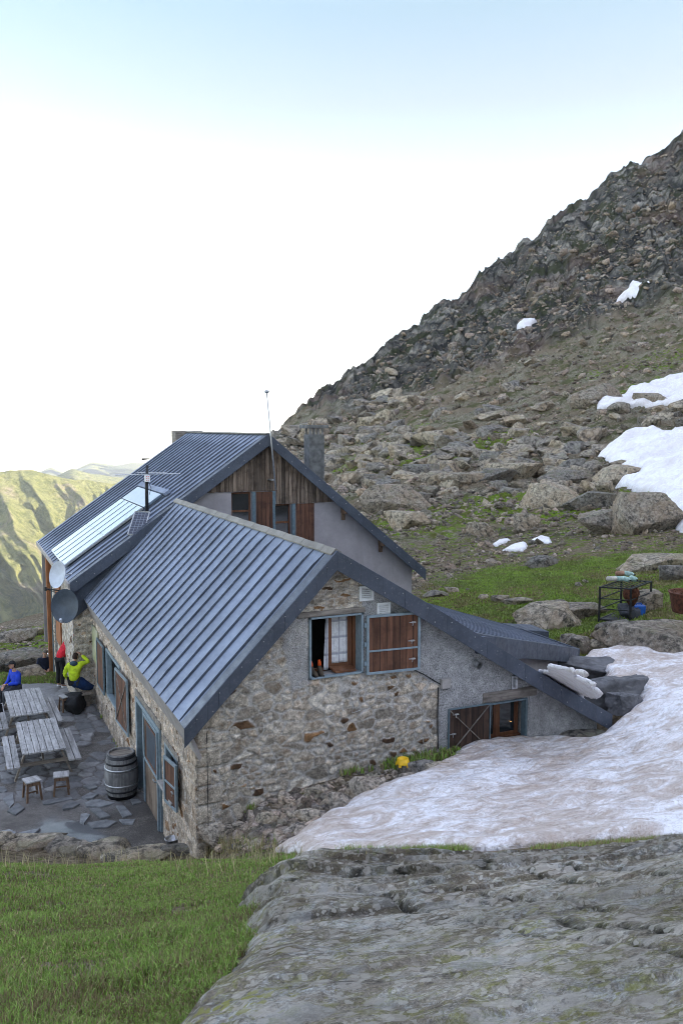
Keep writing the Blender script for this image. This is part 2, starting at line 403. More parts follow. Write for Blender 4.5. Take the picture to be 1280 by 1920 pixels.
def metal_roof(name, base=(.165, .198, .268), rough=.6, metal=.12):
    g = G(name)
    n = g.noise(.9, 8, .7); m = g.noise(7, 8, .75, co=g.co((1, .35, 1)))
    c = g.ramp(n, [(.3, tuple(x * .78 for x in base)), (.7, tuple(x * 1.22 for x in base))])
    c = g.mix(g.ramp(m, [(.5, 0.), (.85, .4)]), c, tuple(x * .7 + .02 for x in base))
    c = g.mix(g.ramp(g.noise(24, 6, .8), [(.6, 0.), (.72, .35)]), c, (.3, .31, .33))
    return g.fin(c, g.ramp(m, [(.3, rough - .08), (.7, rough + .18)]), g.bump(g.noise(1.6, 4, .5), .35, .05), metal, .38)
M['roof'] = metal_roof('standing_seam_metal'); M['flash_and_shade'] = metal_roof('dark_flashing_and_seam_shade', (.075, .088, .115), .45, .5)
M['ridge'] = metal_roof('weathered_ridge_cap', (.20, .185, .16), .55, .35)
def masonry(name='rubble_masonry', tint=(1, 1, 1)):
    g = G(name)       # attribute R=stone id G=mortar B=render
    z = g.n('SeparateColor', Color=g.attr('zone', 'Color')); sid, mor, ren = z.outputs
    st = g.ramp(sid, [(0, (.24, .22, .19)), (.25, (.34, .31, .27)), (.45, (.42, .385, .33)), (.62, (.36, .32, .27)), (.8, (.50, .47, .42)), (.90, (.44, .39, .33)), (.93, (.26, .165, .09)), (1, (.09, .065, .048))])
    nf = g.noise(9, 10, .75); nx = g.noise(45, 6, .75)
    st = g.mix(.7, st, g.mix(1., st, g.ramp(nf, [(.3, .45), (.7, 1.5)]), 'MULTIPLY'))
    st = g.mix(g.ramp(g.noise(3.5, 8, .7), [(.55, 0.), (.68, .5)]), st, (.20, .145, .095))
    mo = g.ramp(nf, [(.3, (.29, .28, .265)), (.7, (.46, .445, .42))])
    rn = g.ramp(g.noise(5, 10, .8), [(.3, (.24, .24, .24)), (.5, (.31, .31, .31)), (.7, (.38, .38, .375))])
    rn = g.mix(g.ramp(nx, [(.33, .6), (.45, 0.)]), rn, (.09, .09, .09))
    c = g.mix(mor, st, mo); c = g.mix(ren, c, rn)
    c = g.mix(.5, c, g.mix(1., c, g.ramp(nx, [(.3, .5), (.7, 1.5)]), 'MULTIPLY'))
    c = g.mix(1., g.con(g.mix(1., c, tint, 'MULTIPLY'), 1.4, 1.62), (.97, 1., 1.06), 'MULTIPLY')
    b = g.bump(nf, .6, .03); b = g.bump(nx, .8, .012, b)
    return g.fin(c, .93, b, 0, .2)
M['masonry'] = masonry('rubble_masonry', (1.0, .975, .94)); M['masonry_side'] = masonry('warm_masonry', (1.03, .96, .90))
def render_mat():
    g = G('mauve_grey_render'); n = g.noise(2, 9, .75)
    c = g.ramp(n, [(.3, (.265, .245, .25)), (.7, (.335, .31, .315))])
    c = g.mix(g.ramp(g.noise(1.1, 8, .7, co=g.co((1, 1, .25))), [(.52, 0.), (.7, .35)]), c, (.19, .175, .17))
    return g.fin(c, .92, g.bump(g.noise(60, 5, .7), .4, .006), 0, .2)
M['render'] = render_mat()
def wood(name, a, b_, axis=2, plank=0, pw=.12, rough=.8, pn=.55, pax=0):
    g = G(name)
    sc_ = [14, 14, 14]; sc_[axis] = 1.1
    n = g.noise(1.0, 9, .65, co=g.co(tuple(sc_)), dist=.6)
    c = g.ramp(n, [(.3, a), (.7, b_)])
    c = g.mix(g.ramp(g.noise(3.2, 8, .7), [(.5, 0.), (.7, .5)]), c, tuple(x * .5 for x in a))
    h = n
    if plank:
        xyz = g.n('SeparateXYZ', Vector=g.co()).outputs[pax]
        q = g.math('DIVIDE', xyz, pw); fl = g.math('FLOOR', q); fr = g.math('FRACT', q)
        rnd = g.n('TexWhiteNoise', _noise_dimensions='1D'); g.put(rnd.inputs['W'], fl)
        c = g.mix(1., c, g.ramp(rnd.outputs[0], [(0, 1 - pn), (1, 1 + pn * .8)]), 'MULTIPLY')
        gap = g.ramp(g.math('ABSOLUTE', g.math('SUBTRACT', fr, .5)), [(.44, 0.), (.475, 1.)])
        c = g.mix(gap, c, (.015, .012, .01)); h = g.math('SUBTRACT', g.math('MULTIPLY', n, .3), gap)
    return g.fin(c, rough, g.bump(h, .5, .012), 0, .3)
M['grey_boards'] = wood('silvered_boards', (.075, .05, .035), (.22, .17, .13), 2, 1, .13)
M['red_boards'] = wood('oiled_boards', (.075, .033, .02), (.15, .07, .042), 2, 1, .13, pn=.3)
M['dark_boards'] = wood('dark_brown_boards', (.03, .018, .013), (.07, .042, .03), 2, 1, .13, pn=.3)
M['brown_wood'] = wood('brown_window_wood', (.10, .04, .02), (.19, .085, .042), 2, rough=.5)
M['post_wood'] = wood('orange_stained_post', (.20, .075, .03), (.34, .14, .06), 2)
M['old_beam'] = wood('old_grey_beam', (.12, .105, .09), (.27, .24, .21), 0)
M['table_wood'] = wood('weathered_table_wood', (.21, .205, .20), (.42, .415, .41), 1, rough=.75)
M['frame_wood'] = wood('weathered_frame_wood', (.15, .125, .10), (.29, .25, .21), 0)
M['barrel_wood'] = wood('grey_barrel_staves', (.12, .118, .118), (.26, .255, .25), 2)
M['stool_wood'] = wood('brown_stool_wood', (.09, .055, .035), (.20, .13, .085), 2)
M['blue_paint'] = plain('pale_blue_painted_steel', (.19, .245, .28), .45, 0, .15, 12, .1)
M['shaded_blue_paint'] = plain('shaded_blue_steel', (.10, .145, .17), .45, 0, .2, 12, .1)  # darker copy of the blue paint, shade put into the colour
M['iron'] = plain('black_painted_iron', (.018, .018, .02), .5, .2, .4)
M['galv'] = plain('galvanised_steel', (.42, .43, .44), .38, .8, .2, 20)
M['white'] = plain('white_plastic', (.72, .73, .74), .45, 0, .06, 6, .03)
M['dish_grey'] = plain('pale_dish_paint', (.46, .50, .56), .4, 0, .1, 5, .02)
M['dish_dark'] = plain('dark_dish_paint', (.045, .06, .08), .45, 0, .2, 5, .02)
M['concrete'] = plain('board_marked_concrete', (.26, .245, .235), .9, 0, .25, 5, .4)
M['chimney'] = plain('grey_cement_render', (.13, .13, .125), .95, 0, .3, 6, .6)
M['tin'] = plain('grey_eave_panels', (.30, .275, .265), .6, .1, .18, 3, .08)
M['rust'] = plain('rusty_steel', (.11, .042, .022), .85, .3, .5, 12, .5)
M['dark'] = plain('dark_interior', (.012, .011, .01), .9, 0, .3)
M['blue_plastic'] = plain('blue_plastic', (.015, .09, .36), .4, 0, .15)
M['yellow_plastic'] = plain('yellow_plastic', (.72, .43, .01), .45, 0, .12)
M['black_rubber'] = plain('black_rubber', (.02, .02, .02), .7)
M['collector'] = plain('collector_glass', (.19, .28, .36), .25, 0, .06, 2, .02, spec=.5)
M['collector_top'] = plain('collector_sheet', (.20, .26, .33), .3, .4, .1, 2, .03)
def glass():
    g = G('window_glass'); return g.fin((.02, .024, .028), .06, None, 0, .9)
M['glass'] = glass()
def cell_mat():
    g = G('solar_cells'); xy = g.n('SeparateXYZ', Vector=g.co(kind='UV')); fx = g.math('FRACT', g.math('MULTIPLY', xy.outputs[0], 4.)); fy = g.math('FRACT', g.math('MULTIPLY', xy.outputs[1], 9.))
    l = g.math('MAXIMUM', g.ramp(g.math('ABSOLUTE', g.math('SUBTRACT', fx, .5)), [(.42, 0.), (.45, 1.)]), g.ramp(g.math('ABSOLUTE', g.math('SUBTRACT', fy, .5)), [(.42, 0.), (.45, 1.)]))
    return g.fin(g.mix(l, (.022, .03, .055), (.17, .20, .25)), .15, None, 0, .6)
M['cells'] = cell_mat()
def curtain():
    g = G('checked_lace_curtain'); xyz = g.n('SeparateXYZ', Vector=g.co())
    fx = g.ramp(g.math('FRACT', g.math('MULTIPLY', xyz.outputs[0], 4.)), [(.1, .5), (.2, 0.)]); fz = g.ramp(g.math('FRACT', g.math('MULTIPLY', xyz.outputs[2], 3.3)), [(.1, .6), (.2, 0.)])
    c = g.mix(g.math('MAXIMUM', fx, fz), (.62, .62, .64), (.13, .14, .2)); c = g.mix(g.ramp(g.noise(14, 6), [(.5, 0.), (.6, .3)]), c, (.3, .28, .3))
    return g.fin(c, .9)
M['curtain'] = curtain()
def terrace_mat():
    g = G('gravel_and_slate'); z = g.n('SeparateColor', Color=g.attr('zone', 'Color'))
    n = g.noise(5, 9, .75); nn = g.noise(55, 6, .8)
    gr = g.ramp(nn, [(.3, (.045, .04, .035)), (.52, (.125, .112, .10)), (.7, (.28, .26, .24))])
    gr = g.mix(g.ramp(g.noise(.9, 8, .7), [(.45, 0.), (.6, .6)]), gr, (.045, .04, .035))
    cellid = z.outputs[0]; pave = z.outputs[1]; wet = z.outputs[2]
    ps = g.ramp(cellid, [(0, (.11, .115, .12)), (.5, (.17, .17, .175)), (1, (.25, .25, .25))]); ps = g.mix(.5, ps, g.mix(1., ps, g.ramp(n, [(.3, .5), (.7, 1.4)]), 'MULTIPLY'))
    c = g.mix(pave, gr, ps); c = g.mix(g.math('MULTIPLY', wet, .5), c, (.10, .11, .125))
    g.put(g.p.inputs['Coat Weight'], wet); g.p.inputs['Coat Roughness'].default_value = .06; g.p.inputs['Coat IOR'].default_value = 1.5
    return g.fin(c, .8, g.bump(nn, .7, .015, g.bump(n, .5, .03)), 0, .4)
M['terrace'] = terrace_mat()
def slate_mat():
    g = G('slate_slab'); n = g.noise(5, 9, .7); rnd = g.n('ObjectInfo').outputs['Random']
    c = g.ramp(n, [(.3, (.09, .095, .10)), (.7, (.19, .195, .20))]); c = g.mix(1., c, g.ramp(rnd, [(0, .7), (1, 1.3)]), 'MULTIPLY')
    return g.fin(c, .6, g.bump(g.noise(12, 8, .7), .5, .02), 0, .4)
M['slate'] = slate_mat()
def blade_mat(name, key='tint'):
    g = G(name); c = g.attr(key, 'Color')
    g.fin(c, .65, None, 0, .25)
    g.put(g.p.inputs['Subsurface Weight'], 0.0)
    return g.m
M['blade'] = blade_mat('grass_blades')
def fabric(name, c, rough=.85):
    g = G(name); n = g.noise(7, 6)
    return g.fin(g.ramp(n, [(.3, tuple(x * .7 for x in c)), (.7, tuple(min(1, x * 1.25) for x in c))]), rough, g.bump(g.noise(9, 5, .6), .5, .02), 0, .3)
for k_, c_ in dict(f_blue=(.012, .045, .42), f_navy=(.012, .016, .035), f_red=(.50, .015, .03), f_lime=(.42, .55, .02), f_black=(.012, .012, .014), f_grey=(.12, .12, .125),
                   f_dgrey=(.045, .048, .055), f_teal=(.03, .06, .08), skin=(.42, .24, .17), hair_black=(.012, .010, .009), hair_grey=(.16, .14, .12), hair_brown=(.035, .02, .014), orange=(.75, .11, .02), boot=(.07, .055, .04), bottle_green=(.30, .42, .37), bottle_rust=(.30, .17, .11), bottle_pale=(.45, .42, .36), bluebag=(.008, .03, .10)).items():
    M[k_] = fabric(k_, c_)
def far_mat():
    g = G('far_slopes'); n = g.noise(.008, 12, .72, co=g.co((1, 1, .7))); n2 = g.noise(.03, 10, .75)
    z = g.n('SeparateColor', Color=g.attr('zone', 'Color'))
    gr = g.ramp(n2, [(.35, (.15, .165, .05)), (.6, (.30, .29, .11))]); rk = g.ramp(n2, [(.3, (.22, .17, .12)), (.7, (.42, .34, .25))])
    fo = g.ramp(g.noise(.06, 8, .8), [(.35, (.05, .065, .02)), (.65, (.19, .18, .05))])
    c = g.mix(g.ramp(g.math('ADD', n, g.math('MULTIPLY', z.outputs[0], .35)), [(.66, 0.), (.86, .9)]), gr, rk)
    c = g.mix(z.outputs[1], c, fo)
    return g.fin(c, .95, g.bump(n2, .9, 30), 0, .1)
M['far'] = far_mat()
M['dark_ice'] = plain('shaded_grey_ice', (.085, .085, .09), .5, 0, .35, 3, .5)  # shade of the melt hollow is put into the ice colour
M['rubble_big'] = rock_mat('bank_stone', (.33, .31, .28), .4, 3, per=True)
# ------------------------------------------------------------------ terrain
FWD = math.atan2(_fh[0], _fh[1])
def az_of(x, y): return np.arctan2(x, y) - FWD           # clockwise from the view direction
CREST_PX = [(505, 838, 215), (530, 815, 225), (560, 775, 235), (580, 766, 240), (600, 750, 245), (650, 716, 250), (700, 683, 255), (760, 626, 260), (820, 588, 265), (880, 549, 270), (930, 505, 275),
            (985, 466, 282), (1040, 412, 288), (1080, 385, 292), (1100, 384, 294), (1145, 335, 298), (1190, 314, 302), (1230, 302, 306), (1280, 258, 312), (1340, 215, 318), (1420, 150, 325)]
CR = []
for x_, y_, r_ in CREST_PX:
    d = ray(x_, y_); h = math.hypot(d[0], d[1]); CR.append((math.atan2(d[0], d[1]) - FWD, r_, d[2] / h))
for a_, r_, t_ in ((34, 335, .46), (45, 340, .40), (65, 340, .33), (90, 340, .32), (115, 340, .32), (140, 340, .32), (165, 340, .31)): CR.append((R(a_), r_, t_))
CR = [(R(-60), 160, -.36), (R(-35), 160, -.36), (R(-24), 165, -.36), (R(-16), 180, -.22), (R(-10), 200, -.08)] + sorted(CR)
CA = np.array(CR)
def crest(az): return np.interp(az, CA[:, 0], CA[:, 1]), np.interp(az, CA[:, 0], CA[:, 2])
CTRL = [  # (px, py, distance): places read off the view
 # foreground turf, left
 (-500,1920,2.9),(-500,1700,6.5),(-500,1625,11.5),(0,1920,2.65),(0,1800,3.9),(0,1700,6.2),(0,1620,10.8),(250,1920,2.5),(250,1800,3.7),(250,1700,5.9),(250,1616,10.6),(430,1920,2.35),(430,1800,3.3),(430,1700,5.0),(450,1612,9.8),
 # under the slab
 (640,2000,2.0),(640,1850,2.7),(640,1760,3.6),(640,1660,5.4),(1000,2000,2.0),(1000,1850,2.7),(1000,1760,3.6),(1000,1660,5.4),(1280,2000,2.0),(1280,1850,2.7),(1280,1760,3.6),(1280,1660,5.4),(1700,2000,2.0),(1700,1850,2.7),(1700,1660,5.4),
 (640,1604,7.4),(900,1606,7.4),(1100,1592,7.6),(1280,1584,7.8),(1700,1580,7.8),
 # bank down to the terrace and the snow
 (-500,1612,15.4),(0,1604,15.4),(200,1602,15.3),(340,1601,14.9),(-500,1640,13),(100,1650,13),
 (400,1597,14.1),(380,1640,13),(450,1604,12.7),(520,1600,12.2),(455,1478,15),(540,1445,15.6),(700,1422,15.8),(830,1406,16.2),(600,1530,13.4),(700,1480,14.2),
 (560,1600,11.6),(700,1600,11),(900,1592,10.6),(1100,1580,10.5),(1280,1568,10.8),(1700,1560,10.8),
 (900,1500,13.2),(760,1500,13.3),(900,1400,16.6),(985,1394,17.2),(1080,1388,17.9),(1100,1450,15),(1280,1450,14.3),(1280,1340,17.5),(1700,1450,14.3),(1700,1300,18.5),
 (1140,1370,18.2),(1230,1300,20),(1200,1222,25.2),(1120,1226,25),(1280,1232,25),(1500,1225,25),(1160,1290,20.6),(1100,1262,22.2),(1040,1290,20.4),
 # meadow
 (1170,1166,28.5),(1000,1140,31),(1280,1160,28.5),(1280,1100,34),(1000,1100,35),(850,1100,36),(780,1105,36),(900,1060,43),(1280,1035,42),(1100,1050,41),(700,1075,42),(500,1070,44),(1600,1130,30),(1600,1000,42),
 (960,1022,50),(800,1010,52),(1200,990,49),(1280,960,56),(960,960,62),(700,985,60),(500,1000,60),(700,900,88),(560,900,90),(1000,900,80),(1280,850,76),(1600,780,76),
 (600,830,170),(560,835,170),(530,838,170),(700,800,170),(850,800,125),(1000,800,120),(1280,760,106),(1120,760,108),(1180,738,116),(1280,700,131),(1600,600,130),(860,700,195),(1000,700,165),(1280,620,165),(1130,640,175),(1000,612,215),(1180,560,215),(1280,520,215),(1600,380,215),(760,730,200),(700,760,190),
 (1280,420,258),(1150,440,260),(1050,520,250),(900,610,240),(1600,250,262),
 # left side
 (0,1236,40),(70,1232,40),(90,1200,47),(0,1200,47),(0,1172,56),(90,1150,58),(200,1140,58),(-300,1250,40),(-300,1180,56),(350,1110,62),(200,1160,50),(0,1300,31),(100,1300,31),(-300,1300,31),(0,1266,35),(100,1266,35),
 (-300,1300,90),(0,1330,95),(150,1300,95),(300,1200,90),(420,1080,110),
]
PTS = []
for x_, y_, r_ in CTRL:
    d = ray(x_, y_); h = math.hypot(d[0], d[1]); PTS.append((math.atan2(d[0], d[1]) - FWD, math.log(r_), d[2] / h))
for a_, r_, t_ in CR:
    PTS += [(a_, math.log(r_), t_)]
    PTS += [(a_, math.log(r_ * 1.2), t_ - .07 if t_ > -.1 else t_), (a_, math.log(r_ * 1.6), t_ - .2 if t_ > -.1 else t_)]
for a_ in (45, 70, 95, 120, 150):
    PTS += [(R(a_), math.log(2), -.8), (R(a_), math.log(6), -.3), (R(a_), math.log(20), -.1), (R(a_), math.log(60), .08), (R(a_), math.log(150), .32)]
for a_ in (-40, -60): PTS += [(R(a_), math.log(2), -.85), (R(a_), math.log(6), -.6), (R(a_), math.log(11), -.5), (R(a_), math.log(17), -.48), (R(a_), math.log(35), -.28), (R(a_), math.log(60), -.24)]
PTS = np.array(PTS); SA, SR = 1.0, .55
def _k(a, b):
    return np.sqrt(((a[:, None, 0] - b[None, :, 0]) / SA) ** 2 + ((a[:, None, 1] - b[None, :, 1]) * SR) ** 2 + 1e-6)
_n = len(PTS); _A = np.zeros((_n + 3, _n + 3)); _A[:_n, :_n] = _k(PTS, PTS) - np.eye(_n) * .004
_A[:_n, _n:] = np.c_[np.ones(_n), PTS[:, :2]]; _A[_n:, :_n] = _A[:_n, _n:].T
_W = np.linalg.solve(_A, np.r_[PTS[:, 2], 0, 0, 0])
def base_t(az, lr):
    sh = az.shape; q = np.c_[az.ravel(), lr.ravel()]; out = np.empty(len(q))
    for i in range(0, len(q), 40000):
        s = q[i:i + 40000]; out[i:i + 40000] = _k(s, PTS) @ _W[:_n] + _W[_n] + s @ _W[_n + 1:]
    return out.reshape(sh)
# coarse table, then bilinear lookup (fast)
_ta = np.radians(np.linspace(-62, 168, 461)); _tl = np.linspace(math.log(1.2), math.log(700), 420)
_TB = base_t(*np.meshgrid(_ta, _tl, indexing='ij'))
def T0(x, y):
    """smooth ground height"""
    x = np.asarray(x, float); y = np.asarray(y, float)
    az = (az_of(x, y) + math.pi) % (2 * math.pi) - math.pi; az = np.where(az < R(-100), az + 2 * math.pi, az)
    r = np.maximum(np.hypot(x, y), 1.2); lr = np.log(r)
    i = np.clip((az - _ta[0]) / (_ta[1] - _ta[0]), 0, len(_ta) - 1.001); j = np.clip((lr - _tl[0]) / (_tl[1] - _tl[0]), 0, len(_tl) - 1.001)
    i0 = i.astype(int); j0 = j.astype(int); u = i - i0; v = j - j0
    t = (_TB[i0, j0] * (1 - u) + _TB[i0 + 1, j0] * u) * (1 - v) + (_TB[i0, j0 + 1] * (1 - u) + _TB[i0 + 1, j0 + 1] * u) * v
    return EYE[2] + r * t
TZ = -.85      # terrace level
SLAB_PX = [(180, 2300, 1.5), (330, 1960, 2.1), (350, 1920, 2.2), (400, 1830, 2.62), (438, 1746, 3.22), (470, 1716, 3.55), (512, 1702, 3.75), (503, 1672, 4.1), (514, 1641, 4.6), (530, 1606, 5.3), (560, 1589, 5.7), (600, 1590, 5.9), (640, 1604, 5.9), (750, 1601, 6.1), (860, 1610, 6.1), (1000, 1603, 6.4), (1150, 1597, 6.6), (1280, 1596, 6.7), (1700, 1590, 6.8), (2300, 1800, 4.5), (2300, 2300, 1.5)]
SLAB_P = [tuple(at_r(*p)[:2]) for p in SLAB_PX]
_sp = np.array([at_r(*p) for p in SLAB_PX[1:18]]); _co = np.linalg.lstsq(np.c_[_sp[:, :2], _sp[:, 0] * _sp[:, 1], _sp[:, 1] ** 2, np.ones(len(_sp))], _sp[:, 2], rcond=None)[0]
def slab_z(x, y): return _co[0] * x + _co[1] * y + _co[2] * x * y + _co[3] * y * y + _co[4]
def edge_y(x): return 16.3 - .46 * x + .25 * np.sin(x * 1.7)
def T1(x, y):
    z = T0(x, y)
    # terrace
    far_e = 27.7 + .35 * np.sin(x * 1.3)
    m = sstep(edge_y(x) - .1, edge_y(x) + .55, y) * (1 - sstep(far_e, far_e + .8, y)) * (1 - sstep(3.9, 4.2, x))
    z = z * (1 - m) + TZ * m
    bank = np.exp(-((y - far_e - .7) / .55) ** 2) * (1 - sstep(3.2, 3.8, x)); z = np.where((y > far_e) & (y < far_e + 3.2) & (x < 3.4), np.maximum(z, TZ + .12 * bank - .9 * np.maximum(0, y - far_e - .9)), z)
    # cellar under the hut and the house
    ins = ((x > 3.8) & (x < 12.05) & (y > 13.95) & (y < 25.3)) | ((x > 3.3) & (x < 13.7) & (y > 25.3) & (y < 34.4)); z = np.where(ins, np.minimum(z, -1.0), z)
    # hollow melted out beside the warm roof
    q = ((x - 13.6) / 1.5) ** 2 + ((y - 15.9) / 2.0) ** 2; z = z - 1.15 * np.exp(-q ** 1.5)
    q = ((x - 15.6) / 1.3) ** 2 + ((y - 19.0) / 1.4) ** 2; z = z - .7 * np.exp(-q ** 1.5)
    return z
HIGH_PX = {'high': [(1150, 577), (1165, 560), (1178, 548), (1183, 524), (1192, 537), (1237, 538), (1215, 552), (1190, 565), (1165, 572)], 'small high': [(962, 625), (975, 612), (1008, 604), (992, 620)]}
HIGH_XY = {}
def ground_full(x, y, detail=True):
    r = np.hypot(x, y); az = az_of(x, y); az = np.where(az < -2.2, az + 2 * math.pi, az)
    z = T1(x, y)
    cr, ct = crest(az)
    flat = ((x < 4.0) & (y > edge_y(x) - .3) & (y < 27.8) & (x > -30))
    sd = poly_sd(x, y, SLAB_P) if detail else np.full(x.shape, 9.)
    z = np.where(sd < .4, z + (np.minimum(z, slab_z(x, y) - .30) - z) * sstep(-.05, -.45, sd) + (np.clip(z, None, slab_z(x, y) - .10) - z) * sstep(.4, .0, sd) * sstep(-.45, -.05, sd), z)
    rough = sstep(42, 70, r) * sstep(-.5, -.3, az) ; mount = sstep(110, 200, r) * sstep(R(-14), R(-6), az)
    cliff = mount * sstep(-.12, .12, fbm(x / 60, y / 60, z / 60, 4, 5) + .75 * sstep(190, 240, r) * sstep(R(-9), R(1), az) - .12)
    n = .05 * fbm(x / 1.2, y / 1.2, o=4, s=3)
    q1, q2, q3 = cells(x / 3.2 + .4 * fbm(x / 3, y / 3, o=2, s=4), y / 3.2 + z / 3, 37)
    n = n + rough * (.6 * fbm(x / 5, y / 5, o=5, s=7) + .45 * fbm(x / 1.8, y / 1.8, o=4, s=9, ridged=True) + .7 * (q3 - .5) * sstep(.02, .18, q2) * sstep(55, 90, r))
    n = n * np.where(flat, 0.0, 1.0) * (1 - .0 * r)
    mz = mount * (1.8 * fbm(x / 26, y / 26, z / 26, 5, 21, .55) + 2.3 * fbm(x / 9, y / 9, z / 14, 5, 31, .62, True))
    arc = az * 265; f1, f2, cid = cells(arc / 5.5 + .6 * fbm(x / 9, y / 9, o=3, s=4), z / 17 + arc / 30, 77)
    mz = mz + mount * cliff * (2.6 * (cid - .5) * sstep(.0, .25, f2) + 1.6 * fbm(arc / 3.2 + z / 20, z / 13, o=5, s=41, g=.6, ridged=True))
    for k_, hp in HIGH_PX.items():      # snow lies where the crag is smoother
        if k_ not in HIGH_XY: HIGH_XY[k_] = [tuple(hit(*q)[:2]) for q in hp]
        mz = mz * (.12 + .88 * sstep(0, 7, poly_sd(x, y, HIGH_XY[k_])))
    z = z + n + mz - .12 * (flat & (y > edge_y(x) + .3) & (y < 27.4))
    zone = np.zeros(x.shape + (3,))
    P = lambda *a: [tuple(at_r(*q)[:2]) for q in a]
    # turf: meadow behind the annex, banks at left
    mead = P((770, 1110, 34), (900, 1068, 41), (1100, 1048, 42), (1285, 1028, 43), (1700, 1020, 42), (1700, 1150, 27), (1280, 1190, 26), (1120, 1215, 25.5), (1000, 1230, 24), (800, 1190, 26))
    sm = poly_sd(x, y, mead); zone[..., 0] = np.maximum(zone[..., 0], 1 - sstep(-2.5, 2.5, sm))
    near = sstep(24, 16, r); zone[..., 0] = np.maximum(zone[..., 0], .2 * near)
    zone[..., 0] = np.maximum(zone[..., 0], .75 * sstep(R(-12), R(-16), az) * sstep(26, 30, r) * (fbm(x / 3, y / 3, o=3, s=8) > -.05))
    g2 = fbm(x / 17, y / 17, o=4, s=90); zone[..., 0] = np.maximum(zone[..., 0], .62 * sstep(0.0, .3, g2) * sstep(38, 50, r) * (1 - mount)); zone[..., 0] = np.maximum(zone[..., 0], .40 * sstep(68, 55, r) * sstep(36, 40, r) * (az > -.25))
    zone[..., 1] = np.clip(sstep(75, 45, r) * (1 - near) * .75 * sstep(-.5, .1, fbm(x / 8, y / 8, o=4, s=55)), 0, 1)
    zone[..., 1] = np.maximum(zone[..., 1], near * .8)
    zone[..., 2] = cliff
    return z, zone
def hit(px, py, f=T1, r0=8, r1=420):
    """where the view through (px,py) meets the ground"""
    d = ray(px, py); h = math.hypot(d[0], d[1]); rs = np.exp(np.linspace(math.log(r0), math.log(r1), 1500))
    p = EYE + d[None] * (rs / h)[:, None]; g = f(p[:, 0], p[:, 1]); b = np.nonzero(p[:, 2] <= g)[0]
    return p[b[0]] if len(b) else None
def build_ground():
    deg = np.r_[np.arange(-60, -25, 1.0), np.linspace(-25, -22.4, 14), np.linspace(-22.2, 23.2, 640), np.linspace(23.5, 30, 20), np.arange(31, 165, 1.2)]
    az = np.radians(deg) + FWD
    r = np.exp(np.r_[np.linspace(math.log(1.3), math.log(12), 90), np.linspace(math.log(12.05), math.log(60), 250), np.linspace(math.log(60.3), math.log(330), 470), np.linspace(math.log(332), math.log(640), 40)])
    Rr, A = np.meshgrid(r, az, indexing='ij'); X = Rr * np.sin(A); Y = Rr * np.cos(A)
    Z, zone = ground_full(X, Y)
    V = np.stack([X, Y, Z], -1).reshape(-1, 3)
    o = fast_mesh('ground', V, grid_faces(*X.shape), M['ground'], attrs={'zone': zone.reshape(-1, 3)}, smooth=True)
    tag(o, 'rocky mountainside, meadow and turf around the hut', kind='structure')
    # deep valley floor beyond the brow
    xs = np.linspace(-6500, 3500, 60); ys = np.linspace(150, 9500, 60); Xv, Yv = np.meshgrid(xs, ys); Zv = -60 - 560 * sstep(150, 1500, np.hypot(Xv, Yv)) + 40 * fbm(Xv / 500, Yv / 500, o=3, s=2)
    zo = np.zeros(Xv.shape + (3,)); zo[..., 1] = 1
    tag(fast_mesh('valley_floor', np.stack([Xv, Yv, Zv], -1).reshape(-1, 3), grid_faces(*Xv.shape), M['far'], attrs={'zone': zo.reshape(-1, 3)}, smooth=True), 'forested valley floor far below the hut', kind='structure')
build_ground()
def far_range(name, crest_px, dist, depth, foot, amp, seed, ncol=620, nrow=260, label='', forest=0.35):
    pts = [at_r(x, y, dist) for x, y in crest_px]; aa = np.array([math.atan2(p[0], p[1]) for p in pts]); zz = np.array([p[2] for p in pts])
    az = np.linspace(aa[0], aa[-1], ncol); s = np.linspace(0, 1.25, nrow)
    S, A = np.meshgrid(s, az, indexing='ij'); zc = np.interp(A, aa, zz)
    arc = A * dist
    arc = arc + amp * 1.6 * S + amp * .35 * fbm(A * 9, S * 3, o=3, s=seed + 2)
    spur = fbm(arc / amp * 1.0, S * 1.3, o=5, s=seed, ridged=True); sp2 = fbm(arc / (amp * .3), S * 2.5, o=4, s=seed + 5, ridged=True)
    up = np.clip(S, 0, 1)
    env = np.sin(np.pi * np.clip(up, 0, 1) ** 1.1) ** .8
    fine = fbm(arc / (amp * .12), S * 14, o=4, s=seed + 7, ridged=True)
    r = dist - env * fine * amp * .10 - depth * (1 - up) - env * (spur * 1.5 + sp2 * .5) * amp * .8 + np.maximum(S - 1, 0) * depth
    Z = foot + (zc - foot) * (up ** .85) - np.maximum(S - 1, 0) * 4 * (zc - foot) * .35 + 10 * fbm(arc / 60, S * 9, o=4, s=seed + 9) * sstep(0, .4, up)
    Z = Z + (zc - foot) * .0
    X = r * np.sin(A); Y = r * np.cos(A)
    zone = np.zeros(X.shape + (3,)); zone[..., 0] = .5 * spur + .2; zone[..., 1] = 1 - sstep(forest - .12, forest + .1, up + .1 * sp2)
    tag(fast_mesh(name, np.stack([X, Y, Z], -1).reshape(-1, 3), grid_faces(*X.shape), M['far'], attrs={'zone': zone.reshape(-1, 3)}, smooth=True), label, kind='structure')
far_range('far_mountain', [(-900, 900), (-300, 890), (-100, 886), (0, 883), (62, 883), (80, 890), (130, 897), (165, 903), (210, 908), (300, 905), (420, 960), (600, 1010)], 3000, 1150, -640, 190, 3, label='sunlit green ridge with gullies beyond the valley')
far_range('far_hills', [(-900, 880), (-300, 900), (20, 915), (90, 898), (138, 878), (170, 886), (240, 896), (420, 890), (700, 960)], 5600, 1500, -700, 900, 13, 200, 60, 'hazy yellow green hills behind the sunlit ridge')
